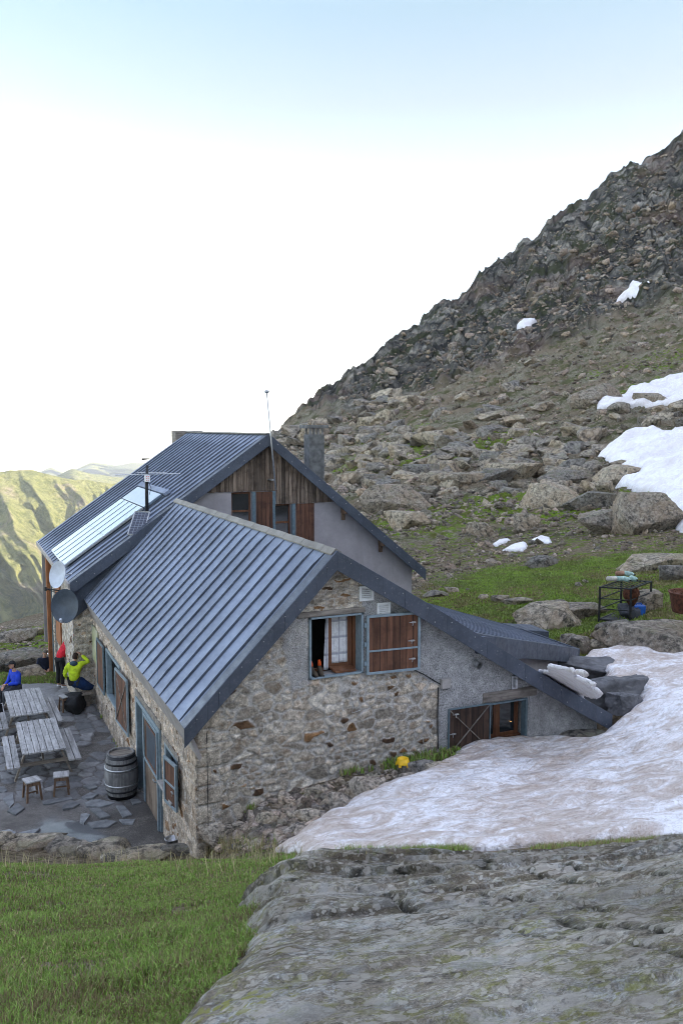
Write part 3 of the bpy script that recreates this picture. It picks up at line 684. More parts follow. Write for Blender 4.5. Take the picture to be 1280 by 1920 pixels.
far_range('distant_peaks', [(-900, 890), (-200, 884), (60, 890), (95, 876), (120, 886), (150, 876), (172, 866), (215, 872), (262, 866), (420, 890), (700, 900)], 10500, 2500, -900, 1500, 23, 200, 60, 'pale mountain range on the horizon')
# unseen ridge added out of the frame to cast shade on the valley bottom
def shade_ridge():
    u = np.linspace(-1700, 1700, 120); v = np.linspace(-1, 1, 30); U, Vv = np.meshgrid(u, v, indexing='ij'); H = 165 + 45 * fbm(U / 350, Vv * .5, o=4, s=61)
    X = 1932 + .669 * U + .743 * Vv * 500; Y = 449 + .743 * U - .669 * Vv * 500; Z = -620 + (H + 620) * (1 - np.abs(Vv) ** .8) + 15 * fbm(U / 60, Vv * 6, o=3, s=62)
    zo = np.zeros(X.shape + (3,)); zo[..., 0] = .3
    tag(fast_mesh('added_ridge', np.stack([X, Y, Z], -1).reshape(-1, 3), grid_faces(*X.shape), M['far'], attrs={'zone': zo.reshape(-1, 3)}, smooth=True), 'unseen ridge added to shade the valley bottom, hidden by the nearer slope', kind='structure')
shade_ridge()
# ------------------------------------------------------------------ the hut
GY, LX = 13.66, 3.55
HRX, HRZ, HEX, HEZ, HQX, HQZ = 6.01, 5.04, 3.30, 2.30, 12.19, 1.27     # ridge, left eave, right eave
def hut_top(x): return np.where(x < HRX, HRZ - (HRX - x) * (HRZ - HEZ) / (HRX - HEX), HRZ - (x - HRX) * (HRZ - HQZ) / (HQX - HRX))
def masonry_zone(u, z, su, sz, seed, quoin=None, render=None, mort=.5, ids=None):
    wu = u + .09 * fbm(u * 3, z * 3, o=4, s=seed); wz = z + .05 * fbm(u * 4, z * 4, o=4, s=seed + 1)
    f1, e, cid = cells(wu * su, wz * sz, seed); g1, ge, gc = cells(wu * su * 2.1 + 9, wz * sz * 1.7 + 4, seed + 50); sm = fbm(u * 1.3, z * 1.6, o=3, s=seed + 30) > .02; e = np.where(sm, ge * .6, e); cid = np.where(sm, gc, cid)
    wide = .06 + .27 * mort * np.clip(fbm(u * 2.6, z * 2.6, o=4, s=seed + 3) + .30, 0, 1)
    stone = sstep(wide * .35, wide + .06, e)
    relief = stone * (.007 + .017 * cid) + .007 * fbm(u * 9, z * 9, o=3, s=seed + 8)
    if quoin is not None:
        q0, q1 = quoin; row = np.floor((z + 9.07 + .05 * np.sin(u * 0)) / .33); wid = np.where(np.mod(row, 2) < 1, q1, q1 * .62)
        iq = (u > q0 - .01) & (u < q0 + wid)
        fz = np.mod(z + 9.07, .33) / .33; ed = np.minimum(np.minimum(fz, 1 - fz) * .33, np.abs(q0 + wid - u))
        st = sstep(.004, .022, ed + .006 * fbm(u * 9, z * 9, o=2, s=3)); stone = np.where(iq, st, stone)
        cid = np.where(iq, .3 + .35 * _hash(row.astype(np.int64), np.zeros_like(row, dtype=np.int64), np.zeros_like(row, dtype=np.int64), seed), cid); relief = np.where(iq, st * .03 + .01 * fbm(u * 7, z * 7, o=3, s=5), relief)
    rn = np.zeros(u.shape) if render is None else render(u, z)
    relief = relief * (1 - rn) + rn * (.022 + .006 * fbm(u * 12, z * 12, o=3, s=61))
    return relief, np.stack([cid, 1 - stone, rn], -1)
def wall_sheet(name, plane, pos, u0, u1, z0, ztop, holes, parent, step=.022, depth=.32, zonef=None, mat=None, out=-1):
    """a wall in the plane x=pos or y=pos with real openings and reveals; out = sign of the outward normal"""
    us = np.arange(u0, u1 + step, step); us[-1] = u1; zmax = float(np.max(ztop(us))); zs = np.arange(z0, zmax + step, step)
    for h in holes:
        for a in h[:2]: us[np.argmin(abs(us - a))] = a
        for a in h[2:]: zs[np.argmin(abs(zs - a))] = a
    Zg, U = np.meshgrid(zs, us, indexing='ij')
    relief, zone = zonef(U, Zg)
    edge = np.full(U.shape, 9.)
    for h in holes:
        dx = np.maximum(np.maximum(h[0] - U, U - h[1]), 0); dz = np.maximum(np.maximum(h[2] - Zg, Zg - h[3]), 0); edge = np.minimum(edge, np.hypot(dx, dz))
    relief = relief * sstep(0, .04, edge)
    top = ztop(U); Zc = np.minimum(Zg, top)
    N = pos + out * relief
    V = np.stack([U, N, Zc], -1) if plane == 'y' else np.stack([N, U, Zc], -1)
    uc = (U[:-1, :-1] + U[1:, 1:]) / 2; zc = (Zg[:-1, :-1] + Zg[1:, 1:]) / 2
    keep = Zg[:-1, :-1] < np.maximum(top[:-1, :-1], top[:-1, 1:]) - 1e-4
    for h in holes: keep &= ~((uc > h[0]) & (uc < h[1]) & (zc > h[2]) & (zc < h[3]))
    F = grid_faces(*U.shape, keep=keep); Vc, Fc, at = compact(V.reshape(-1, 3), F, {'zone': zone.reshape(-1, 3)})
    # reveals
    n = len(Vc); ev = []; ef = []
    for h in holes:
        a, b, c, d = h; q = [(a, c), (b, c), (b, d), (a, d)]
        for k in range(4):
            p, r_ = q[k], q[(k + 1) % 4]; i = n + len(ev)
            for (uu, zz), dd in ((p, 0), (r_, 0), (r_, depth), (p, depth)):
                ev.append((uu, pos - out * dd, zz) if plane == 'y' else (pos - out * dd, uu, zz))
            ef.append((i, i + 1, i + 2, i + 3))
    if ev:
        Vc = np.r_[Vc, np.array(ev)]; Fc = np.r_[Fc, np.array(ef)]; at['zone'] = np.r_[at['zone'], np.tile([.4, .6, .3], (len(ev), 1))]
    return fast_mesh(name, Vc, Fc, mat or M['masonry'], parent, attrs=at)
def rake_board(mb, ax, az, bx, bz, y, hgt, th=.03, lap=.16, bow=0.0):
    """flashing that caps the roof edge: face board plus a lap over the sheet"""
    n = 14; 
    for i in range(n):
        t0, t1 = i / n, (i + 1) / n
        f = lambda t: (ax + (bx - ax) * t, az + (bz - az) * t + bow * math.sin(t * math.pi * 2) * .5)
        (x0, z0), (x1, z1) = f(t0), f(t1)
        mb.hexa([(x0, y, z0 - hgt), (x1, y, z1 - hgt), (x1, y + th, z1 - hgt), (x0, y + th, z0 - hgt), (x0, y, z0 + .03), (x1, y, z1 + .03), (x1, y + th, z1 + .03), (x0, y + th, z0 + .03)])
        mb.hexa([(x0, y + th, z0 + .012), (x1, y + th, z1 + .012), (x1, y + lap, z1 + .012), (x0, y + lap, z0 + .012), (x0, y + th, z0 + .03), (x1, y + th, z1 + .03), (x1, y + lap, z1 + .03), (x0, y + lap, z0 + .03)])
def roof_sheet(name, rx, rz, ex, ez, y0, y1, parent, pitch=.5, th=.06, seam=.045, seed=0, mat=None, first=.35, nu=60, amp=.0014):
    L = math.hypot(ex - rx, ez - rz); d = np.array([(ex - rx) / L, 0, (ez - rz) / L]); nrm = np.array([-d[2], 0, d[0]]); nrm = nrm if nrm[2] > 0 else -nrm
    o = np.array([rx, 0, rz]); ny = max(2, int((y1 - y0) / .05)); us = np.linspace(0, L, nu); ys = np.linspace(y0, y1, ny); U, Y = np.meshgrid(us, ys, indexing='ij')
    h = amp * fbm(U * .5, Y * 1.2, o=3, s=seed) * 2 + .010 * np.exp(-U / .5) * fbm(U * 2.5, Y * 2.2, o=3, s=seed + 3) * (Y < 20)
    V = o + U[..., None] * d + h[..., None] * nrm; V[..., 1] = Y; V = V.reshape(-1, 3); F = [tuple(int(q) for q in f) for f in grid_faces(nu, ny)]
    mb = MB(); mb.v = [tuple(v) for v in V]; mb.f = F
    P = lambda u, y, w: tuple(o + u * d + w * nrm + np.array([0, y, 0]))
    mb.hexa([P(0, y0, -th), P(L, y0, -th), P(L, y1, -th), P(0, y1, -th), P(0, y0, -.012), P(L, y0, -.012), P(L, y1, -.012), P(0, y1, -.012)])
    y = y0 + first; k = 0; rr = random.Random(seed); nf0 = len(mb.f)
    while y < y1 - .1:
        n = 10; wob = [rr.uniform(-.006, .006) for _ in range(n + 1)]
        for i in range(n):
            ua, ub = L * i / n, L * (i + 1) / n
            ha = seam * (.25 if i == 0 else 1); hb = seam * (1 if i < n - 1 else .45)
            ya, yb = y + wob[i], y + wob[i + 1]
            mb.hexa([P(ua, ya - .016, -.01), P(ub, yb - .016, -.01), P(ub, yb + .016, -.01), P(ua, ya + .016, -.01), P(ua, ya - .009, ha), P(ub, yb - .009, hb), P(ub, yb + .009, hb), P(ua, ya + .009, ha)])
        y += pitch; k += 1
    o = mb.build(name, mat or M['roof'], parent); o.data.materials.append(M['flash_and_shade'])
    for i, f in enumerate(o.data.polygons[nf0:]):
        if i % 6 in (2, 4): f.material_index = 1  # seam sides in a darker metal: their shade is put into the colour
    return o
hut = thing('stone_hut', (7.5, 13.66, -.85), 'low stone hut with a blue grey seamed metal roof and rubble masonry gable', 'building')
# gable wall
def gable_render(u, z):
    n = .10 * fbm(u * 2.2, z * 2.2, o=4, s=12)
    a = poly_sd(u, z, [(8.19, -2), (8.22, 2.33), (8.16, 2.36), (7.62, 2.72), (6.62, 2.72), (6.60, 3.9), (6.58, 5.2), (13, 5.2), (13, -2)]) + n * .45
    b = poly_sd(u, z, [(5.0, 3.86), (5.6, 3.95), (5.6, 2.7), (5.25, 2.6)]) + n
    return np.maximum(1 - sstep(-.02, .02, a), .75 * (1 - sstep(-.02, .05, b)))
def gable_zone(u, z):
    rel, zo = masonry_zone(u, z, 2.9, 5.3, 5, quoin=(LX, .42), render=gable_render, mort=1.0)
    # thin flat stones high under the ridge
    r2, z2 = masonry_zone(u, z, 4.6, 15, 9, mort=.5); m = ((z > 3.98) & (u < 6.62))
    rel = np.where(m, r2, rel); zo = np.where(m[..., None], z2, zo)
    big = (z < .95) & (u > 3.97) & (u < 5.1); r3, z3 = masonry_zone(u, z, 1.7, 2.9, 14, mort=.35); rel = np.where(big, r3, rel); zo = np.where(big[..., None], z3, zo)
    return rel * 1.15, zo
wall_sheet('gable_wall', 'y', GY, LX - .035, 12.05, -.9, lambda u: hut_top(u) - .07, [(5.58, 6.62, 2.77, 3.88), (9.37, 10.27, .93, 1.82)], hut, zonef=gable_zone)
def side_zone(u, z): return masonry_zone(u, z, 3.3, 5.4, 25, quoin=(GY, .5), mort=.35)
wall_sheet('side_wall', 'x', LX, GY - .035, 25.3, -.95, lambda u: np.full(np.shape(u), 1.82), [(14.98, 15.98, .40, 1.16), (16.35, 18.75, -.83, 1.27), (20.7, 22.75, .12, 1.40)], hut, step=.03, zonef=side_zone, mat=M['masonry_side'])
m = MB(); m.box(11.9, 12.03, 13.7, 25.2, -1, 1.25); m.build('far_side_wall', M['render'], hut)
m = MB(); m.box(3.9, 11.8, 25.24, 25.28, -1, 2.6); m.box(3.9, 11.8, 14.1, 25.2, -1.02, -.98); m.build('inner_wall', M['dark'], hut)
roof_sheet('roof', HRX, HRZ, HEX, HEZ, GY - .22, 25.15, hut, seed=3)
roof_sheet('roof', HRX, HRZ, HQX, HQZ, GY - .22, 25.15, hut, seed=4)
m = MB(); rake_board(m, HRX, HRZ, HEX - .02, HEZ - .02, GY - .27, .31, lap=.30); m.build('fascia_board', M['flash_and_shade'], hut, bevel=.006)
m = MB(); rake_board(m, HRX, HRZ, HQX + .05, HQZ - .03, GY - .27, .32, lap=.22, bow=.05); m.build('fascia_board', M['flash_and_shade'], hut, bevel=.006)
m = MB()
for (ax, az, bx, bz, n) in ((HRX, HRZ, HEX, HEZ, 7), (HRX, HRZ, HQX, HQZ, 12)):
    for i in range(n):
        for dz in (-.06, -.24):
            t = (i + .5 + (dz < -.1) * .3) / n; x = ax + (bx - ax) * t; z = az + (bz - az) * t + dz + .025 * math.sin(t * math.pi * 2) * (bx > ax)
            if dz > -.1 or i % 2: MB().box(x - .008, x + .008, GY - .277, GY - .269, z - .008, z + .008).build('rivet', M['galv'], hut)
m = MB()
for k in range(24):        # ridge capping in lapped lengths
    y0 = GY - .2 + k * .48; y1 = y0 + .495; e = .006 * (k % 2)
    for s_, ex_, ez_ in ((-1, HEX, HEZ), (1, HQX, HQZ)):
        L = math.hypot(ex_ - HRX, ez_ - HRZ); dx, dz = (ex_ - HRX) / L, (ez_ - HRZ) / L; w_ = .13
        m.hexa([(HRX, y0, HRZ + .03 + e), (HRX + dx * w_, y0, HRZ + .035 + dz * w_ + e), (HRX + dx * w_, y1, HRZ + .035 + dz * w_ + e), (HRX, y1, HRZ + .03 + e),
                (HRX, y0, HRZ + .06 + e), (HRX + dx * w_, y0, HRZ + .06 + dz * w_ + e), (HRX + dx * w_, y1, HRZ + .06 + dz * w_ + e), (HRX, y1, HRZ + .06 + e)])
m.build('ridge_cap', M['ridge'], hut)
m = MB(); k = 0; y = GY - .22
while y < 25.1:            # sloping grey panels closing the eave
    y1 = min(y + .98, 25.14); j = .004 * (k % 2)
    m.hexa([(HEX + .02 - j, y, HEZ - .02), (LX - .01, y, 1.70), (LX - .01, y1 - .012, 1.70), (HEX + .02 - j, y1 - .012, HEZ - .02), (HEX + .07, y, HEZ - .0), (LX + .03, y, 1.76), (LX + .03, y1 - .012, 1.76), (HEX + .07, y1 - .012, HEZ)])
    y += .98; k += 1
m.build('eave_panel', M['tin'], hut)
def framed_shutter(name, parent, x0, x1, z0, z1, y, ajar, fr, boards='red_boards', rails=(), fw=.045, cross=False, axis='y', latches=(), label=None, flip=1):
    """local frame: u across, z up, then turned about its hinge"""
    e = bpy.data.objects.new(name, None); col.objects.link(e); e.parent = parent; e.location = Vector((x0, y, z0)) - root_of(parent) if axis == 'y' else Vector((y, x0, z0)) - root_of(parent)
    e.rotation_euler = (0, 0, (0 if axis == 'y' else math.pi / 2) + R(ajar)); W, Hh = x1 - x0, z1 - z0
    if label: e['label'] = label
    s = -1 if axis == 'y' else 1
    m = MB(); m.box(fw * .6, W - fw * .6, min(0, s * .022), max(0, s * .022), fw * .6, Hh - fw * .6); m.build('boards', M[boards], e, local=True)
    m = MB(); a, b = sorted((s * -.006, s * .04))
    m.box(0, fw, a, b, 0, Hh); m.box(W - fw, W, a, b, 0, Hh); m.box(fw, W - fw, a, b, 0, fw); m.box(fw, W - fw, a, b, Hh - fw, Hh)
    for q in rails: m.box(fw, W - fw, a, b, q - fw * .35, q + fw * .35)
    m.build('frame', M[fr], e, bevel=.004, local=True)
    if cross:
        m = MB(); m.bar((fw, s * .028, fw), (W - fw, s * .028, Hh - fw), .018); m.bar((fw, s * .034, Hh - fw), (W - fw, s * .034, fw), .018); m.build('brace', M['old_beam'], e, local=True)
    for (lu, lz) in latches:
        m = MB(); m.box(lu - .07, lu + .06, min(s * .024, s * .038), max(s * .024, s * .038), lz - .007, lz + .007); m.box(lu - .02, lu + .05, min(s * .022, s * .03), max(s * .022, s * .03), lz - .016, lz + .016); m.bar((lu, s * .04, lz), (lu - .012, s * .045, lz - .06), .009); m.build('latch', M['galv'], e, local=True)
    return e
def child(name, parent, label=None):
    e = bpy.data.objects.new(name, None); col.objects.link(e); e.parent = parent; e.location = (0, 0, 0)
    if label: e['label'] = label
    return e
# upper window
wn1 = child('window', hut, 'upper gable window with one casement open')
m = MB(); a, b, c, d = 5.58, 6.62, 2.77, 3.88
for q in ((a, a + .035, c, d), (b - .035, b, c, d), (a, b, d - .035, d), (a, b, c, c + .035)): m.box(q[0], q[1], GY - .05, GY + (.24 if q[0] > 6 and q[1] > 6.6 and q[2] == c and q[3] == d else .05), q[2] + (.001 if q[0] == a and q[1] == b else 0), q[3])
m.build('frame', M['blue_paint'], wn1, bevel=.004)
m = MB(); y = GY + .24
m.box(6.05, 6.12, y, y + .05, 2.86, 3.86); m.box(6.44, 6.52, y, y + .05, 2.86, 3.86); m.box(6.12, 6.44, y, y + .05, 2.86, 2.93); m.box(6.12, 6.44, y, y + .05, 3.79, 3.86); m.box(6.53, 6.615, y - .03, y + .07, 2.80, 3.875); m.box(5.62, 6.615, y + .06, y + .1, 3.80, 3.875); m.box(5.60, 6.05, y + .05, y + .10, 2.80, 2.86); m.build('casement', M['brown_wood'], wn1, bevel=.005)
m = MB(); m.box(6.12, 6.44, y + .022, y + .026, 2.93, 3.79); m.build('pane', M['glass'], wn1)
def curtain_mesh(x0, x1, z0, z1, y, folds, parent, taper=0):
    nu, nz = 40, 20; U, Z = np.meshgrid(np.linspace(0, 1, nu), np.linspace(0, 1, nz), indexing='ij')
    X = x0 + (x1 - x0) * U + taper * (1 - Z) * (1 - U); Yy = y + .012 * np.sin(U * folds * 6.28 + Z) + .006 * np.sin(U * folds * 14); V = np.stack([X, Yy, z0 + (z1 - z0) * Z], -1).reshape(-1, 3)
    o = fast_mesh('curtain', V, grid_faces(nu, nz), M['curtain'], parent, smooth=True); s_ = o.modifiers.new('s', 'SOLIDIFY'); s_.thickness = .003; return o
curtain_mesh(6.125, 6.435, 2.935, 3.785, y + .005, 2, wn1)
curtain_mesh(6.0, 6.05, 2.84, 3.80, y - .02, 1.5, wn1, -.05)
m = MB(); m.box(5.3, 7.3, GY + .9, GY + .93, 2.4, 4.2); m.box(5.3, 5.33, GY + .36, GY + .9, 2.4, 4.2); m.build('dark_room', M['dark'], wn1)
m = MB(); m.box(5.59, 6.58, GY + .0, GY + .30, 2.74, 2.80); m.build('sill', M['concrete'], wn1, bevel=.01)
m = MB(); m.box(5.36, 6.66, GY - .045, GY + .2, 3.885, 3.985); m.build('lintel', M['old_beam'], wn1, bevel=.012)
framed_shutter('shutter', hut, 6.67, 7.72, 2.74, 3.83, GY - .06, -5, 'blue_paint', rails=(.43,), latches=((.90, .90), (.88, .56), (.90, .22)), label='open shutter of vertical brown boards in a pale blue frame')
m = MB(); 
for z in (2.95, 3.3, 3.65): MB().box(6.63, 6.68, GY - .085, GY - .05, z - .04, z + .04).build('hinge', M['blue_paint'], hut)
# lower window
wn2 = child('window', hut, 'lower gable window with brown wooden casements')
a, b, c, d = 9.37, 10.27, .93, 1.82; m = MB(); m.box(b - .05, b, GY - .035, GY + .12, c, d); m.box(a, b - .05, GY - .035, GY + .05, d - .035, d); m.build('frame', M['shaded_blue_paint'], wn2, bevel=.004)
m = MB(); y = GY + .2
for x0_, x1_ in ((9.38, 9.44), (9.62, 9.70), (9.705, 9.77), (10.12, 10.21)): m.box(x0_, x1_, y, y + .05, c + .10, d - .02)
for x0_, x1_ in ((9.44, 9.62), (9.77, 10.12)): m.box(x0_, x1_, y + .003, y + .047, c + .10, c + .17); m.box(x0_, x1_, y + .003, y + .047, d - .09, d - .02)
m.box(9.37, 10.27, y - .03, y + .06, c + .04, c + .10); m.build('casement', M['brown_wood'], wn2, bevel=.004)
m = MB(); m.box(9.44, 9.62, y + .02, y + .024, c + .17, d - .09); m.box(9.77, 10.12, y + .02, y + .024, c + .17, d - .09); m.build('pane', M['glass'], wn2)
m = MB(); m.box(9.34, 10.30, GY - .06, GY + .3, .86, .935); m.build('sill', M['concrete'], wn2, bevel=.01)
m = MB(); m.box(9.20, 10.48, GY - .05, GY + .2, 1.85, 2.05); m.build('lintel', M['old_beam'], wn2, bevel=.015)
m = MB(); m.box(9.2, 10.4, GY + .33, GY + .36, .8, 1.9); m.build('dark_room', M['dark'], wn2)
g_ = G('warm_bulb'); g_.fin((1, .6, .2), .5); g_.p.inputs['Emission Color'].default_value = (1, .5, .12, 1); g_.p.inputs['Emission Strength'].default_value = 1.5
m = MB(); m.lathe([(.001, -.009), (.008, 0), (.001, .009)], (10.03, GY + .19, 1.3), 8); m.build('bulb', g_.m, wn2)
framed_shutter('shutter', hut, 8.42, 9.36, .93, 1.85, GY - .035, -1, 'shaded_blue_paint', boards='dark_boards', fw=.022, cross=True, latches=((.16, .80), (.10, .42), (.16, .12)), label='open dark brown shutter with crossed braces')
# fittings on the gable
for (x0, x1, z0, z1) in ((6.55, 6.83, 4.09, 4.36), (6.90, 7.17, 3.77, 4.03)):
    v = child('vent', hut); m = MB(); m.box(x0, x1, GY - .05, GY - .005, z0, z0 + .035); m.box(x0, x1, GY - .05, GY - .005, z1 - .035, z1); m.box(x0, x0 + .035, GY - .05, GY - .005, z0 + .035, z1 - .035); m.box(x1 - .035, x1, GY - .05, GY - .005, z0 + .035, z1 - .035); m.build('frame', M['white'], v, bevel=.004)
    m = MB(); n = 6
    for i in range(n):
        z = z0 + .045 + i * (z1 - z0 - .09) / (n - 1)
        m.hexa([(x0 + .035, GY - .045, z - .012), (x1 - .035, GY - .045, z - .012), (x1 - .035, GY - .02, z + .012), (x0 + .035, GY - .02, z + .012), (x0 + .035, GY - .045, z - .008), (x1 - .035, GY - .045, z - .008), (x1 - .035, GY - .02, z + .016), (x0 + .035, GY - .02, z + .016)])
    m.build('slats', M['white'], v); m = MB(); m.box(x0 + .03, x1 - .03, GY - .014, GY - .008, z0 + .03, z1 - .03); m.build('back', M['dark'], v)
m = MB(); m.tube([(9.01, GY + .05, 2.70), (9.02, GY - .18, 2.66)], .062, 16, caps=False); m.tube([(9.02, GY - .18, 2.66), (9.01, GY + .03, 2.70)], .052, 16, caps=False); m.tube([(9.01, GY - .01, 2.70), (9.01, GY + .02, 2.70)], .05, 16); m.build('flue_pipe', M['galv'], hut, smooth=True)
m = MB(); m.box(8.24, 8.43, GY - .11, GY - .02, 2.28, 2.45); m.box(8.225, 8.445, GY - .12, GY - .02, 2.45, 2.47); m.build('junction_box', M['concrete'], hut, bevel=.008)
m = MB(); m.box(9.86, 10.0, GY - .06, GY - .02, 2.05, 2.32); m.box(9.90, 9.96, GY - .12, GY - .06, 2.09, 2.27); m.build('wall_lamp', M['galv'], hut, bevel=.01)
m = MB(); m.tube([(7.64, GY - .03, 2.72), (7.9, GY - .035, 2.58), (8.14, GY - .035, 2.42), (8.24, GY - .05, 2.36)], .012, 6); m.build('cable', M['black_rubber'], hut); m = MB(); m.tube([(8.2, GY - .03, 2.3), (8.19, GY - .035, 1.7), (8.21, GY - .03, 1.1)], .011, 6); m.build('cable', M['black_rubber'], hut); m = MB(); m.tube([(3.72, GY - .035, 2.1), (3.72, GY - .038, -.2)], .006, 6); m.build('cable', M['black_rubber'], hut)  # the last thin dark tube stands for the joint line beside the quoins
m = MB()
for px in ((605, 1330, 612, 1345), (662, 1318, 660, 1337), (600, 1377, 608, 1392)):
    p, q = at_y(px[0], px[1], GY - .03), at_y(px[2], px[3], GY - .03); MB().tube([p, q, q + np.array([.16, 0, .03])], .006, 5).build('wall_hook', M['galv'], hut)
# side: door, windows, sign
dr = child('door', hut, 'open brown plank door with a chalkboard pane and blue steel frame')
m = MB(); X = LX
for q in ((18.62, 18.75, -.83, 1.27), (16.35, 16.45, -.83, 1.27), (16.45, 18.62, 1.18, 1.27), (17.92, 18.0, -.83, 1.18)): m.box(X - .05, X + .07, q[0], q[1], q[2], q[3])
m.build('frame', M['blue_paint'], dr, bevel=.006)
m = MB(); m.box(X - .03, X + .02, 16.46, 17.91, -.80, 1.17); m.build('leaf', M['grey_boards'], dr)
m = MB(); m.box(X - .09, X - .03, 16.40, 16.47, -.82, 1.2); m.box(X - .06, X - .032, 16.47, 17.91, .16, .22); m.box(X - .06, X - .032, 17.84, 17.91, -.8, 1.17); m.box(X - .06, X - .032, 16.47, 17.84, 1.1, 1.17); m.build('steel_edge', M['blue_paint'], dr, bevel=.004)
m = MB(); m.box(X - .045, X - .032, 16.75, 17.6, .28, 1.02); m.build('chalkboard', M['dish_dark'], dr)
m = MB(); m.box(X - .055, X - .046, 16.7, 17.65, .24, .28); m.box(X - .055, X - .046, 16.7, 17.65, 1.02, 1.06); m.box(X - .055, X - .046, 16.66, 16.70, .24, 1.06); m.box(X - .055, X - .046, 17.65, 17.69, .24, 1.06); m.build('chalkboard_frame', M['brown_wood'], dr)
m = MB(); m.bar((X - .06, 16.6, .12), (X - .1, 16.6, .12), .02); m.bar((X - .1, 16.6, .12), (X - .1, 16.78, .12), .022); m.build('handle', M['galv'], dr)
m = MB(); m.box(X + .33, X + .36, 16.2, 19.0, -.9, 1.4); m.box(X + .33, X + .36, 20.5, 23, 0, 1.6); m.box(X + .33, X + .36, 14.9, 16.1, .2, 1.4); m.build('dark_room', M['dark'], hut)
m = MB(); m.box(X - .04, X + .1, 16.3, 18.8, 1.285, 1.42); m.box(X - .035, X + .1, 14.85, 16.1, 1.165, 1.27); m.build('lintel', M['old_beam'], hut, bevel=.01)
ws = child('window', hut, 'small side window with blue jambs'); m = MB()
for q in ((15.88, 15.98, .40, 1.16), (14.98, 15.04, .40, 1.16), (15.04, 15.88, 1.10, 1.16)): m.box(X - .03, X + .08, *q)
m.build('frame', M['blue_paint'], ws, bevel=.005); m = MB(); m.box(X + .1, X + .11, 15.04, 15.88, .42, 1.1); m.build('pane', M['glass'], ws); m = MB(); m.box(X - .17, X + .12, 14.9, 16.05, .34, .40); m.build('sill', M['concrete'], ws, bevel=.01)
framed_shutter('shutter', hut, 14.70, 15.30, .30, 1.17, X - .09, 8, 'blue_paint', rails=(.42,), axis='x', fw=.05, latches=((.2, .3),), label='small brown plank shutter folded open beside the corner')
wb = child('window', hut, 'large side window by the picnic tables'); m = MB()
for q in ((22.62, 22.75, .12, 1.40), (20.7, 20.78, .12, 1.40), (20.78, 22.62, 1.33, 1.40), (20.78, 22.62, .12, .18)): m.box(X - .04, X + .1, *q)
m.build('frame', M['blue_paint'], wb, bevel=.005); m = MB(); m.box(X + .14, X + .15, 20.78, 22.62, .18, 1.33); m.build('pane', M['glass'], wb)
framed_shutter('shutter', hut, 19.42, 20.68, .10, 1.42, X - .07, 2.5, 'blue_paint', boards='red_boards', axis='x', fw=.05, cross=True, label='brown shutter folded open toward the door')
framed_shutter('shutter', hut, 22.78, 23.9, .10, 1.42, X - .07, 0, 'shaded_blue_paint', boards='red_boards', axis='x', fw=.05, label='brown shutter folded open toward the faded panel')
g_ = G('faded_map_paint'); c_ = g_.ramp(g_.noise(1.6, 8, .7), [(.3, (.28, .30, .16)), (.5, (.40, .40, .27)), (.62, (.30, .33, .30)), (.75, (.45, .43, .33))]); g_.fin(c_, .85)
m = MB(); m.box(X - .06, X - .02, 24.0, 25.2, .55, 1.55); m.build('faded_panel', g_.m, hut)
# ------------------------------------------------------------------ the taller house behind
house = thing('gabled_house', (8.8, 25.06, -.85), 'taller rendered house behind the hut with weathered boarded gable', 'building')
UY, URX, URZ, UEX, UEZ, UQX, UQZ = 25.06, 8.83, 6.96, 2.90, 2.82, 14.33, 2.42
def up_top(x): return np.where(x < URX, URZ - (URX - x) * (URZ - UEZ) / (URX - UEX), URZ - (x - URX) * (URZ - UQZ) / (UQX - URX))
zf = lambda u, z: (.002 * fbm(u * 5, z * 5, o=2), np.zeros(u.shape + (3,)))
holes = [(7.72, 8.36, 3.85, 5.21), (9.13, 9.66, 3.6, 4.80)]
wall_sheet('gable_wall', 'y', UY, 3.0, 14.0, -1, lambda u: up_top(u) - .1, holes, house, step=.1, zonef=zf, mat=M['render'])
m = MB(); m.box(13.9, 14.0, UY + .01, 34.2, -1, 2.6); m.box(3.0, 14.0, 34.0, 34.1, -1, 2.6); m.build('side_wall', M['render'], house)
def st2(u, z): return masonry_zone(u, z, 2.6, 4.4, 45, mort=.6)
wall_sheet('side_wall', 'x', 3.0, UY, 30.7, -1.6, lambda u: np.full(np.shape(u), 2.7), [(29.3, 30.2, -.6, 1.9)], house, step=.04, zonef=st2)
m = MB(); m.box(3.32, 3.35, 29, 30.5, -.9, 2.1); m.build('dark_room', M['dark'], house)
m = MB(); m.box(2.94, 2.98, 27.9, 29.2, .2, 2.62); m.build('cladding', M['post_wood'], house)
m = MB(); m.box(2.85, 3.05, 30.9, 31.15, -1.6, 2.75); m.build('post', M['post_wood'], house, bevel=.01)
m = MB(); m.box(2.95, 2.99, 30.52, 30.60, -1.5, 1.9); m.build('door_jamb', M['shaded_blue_paint'], house)
def stw(u, z): return masonry_zone(u, z, 3.4, 6, 65, mort=.2)
wall_sheet('stone_pier', 'y', UY - .03, 3.0, 3.56, -1.0, lambda u: np.full(np.shape(u), 2.3), [], house, step=.03, zonef=stw)
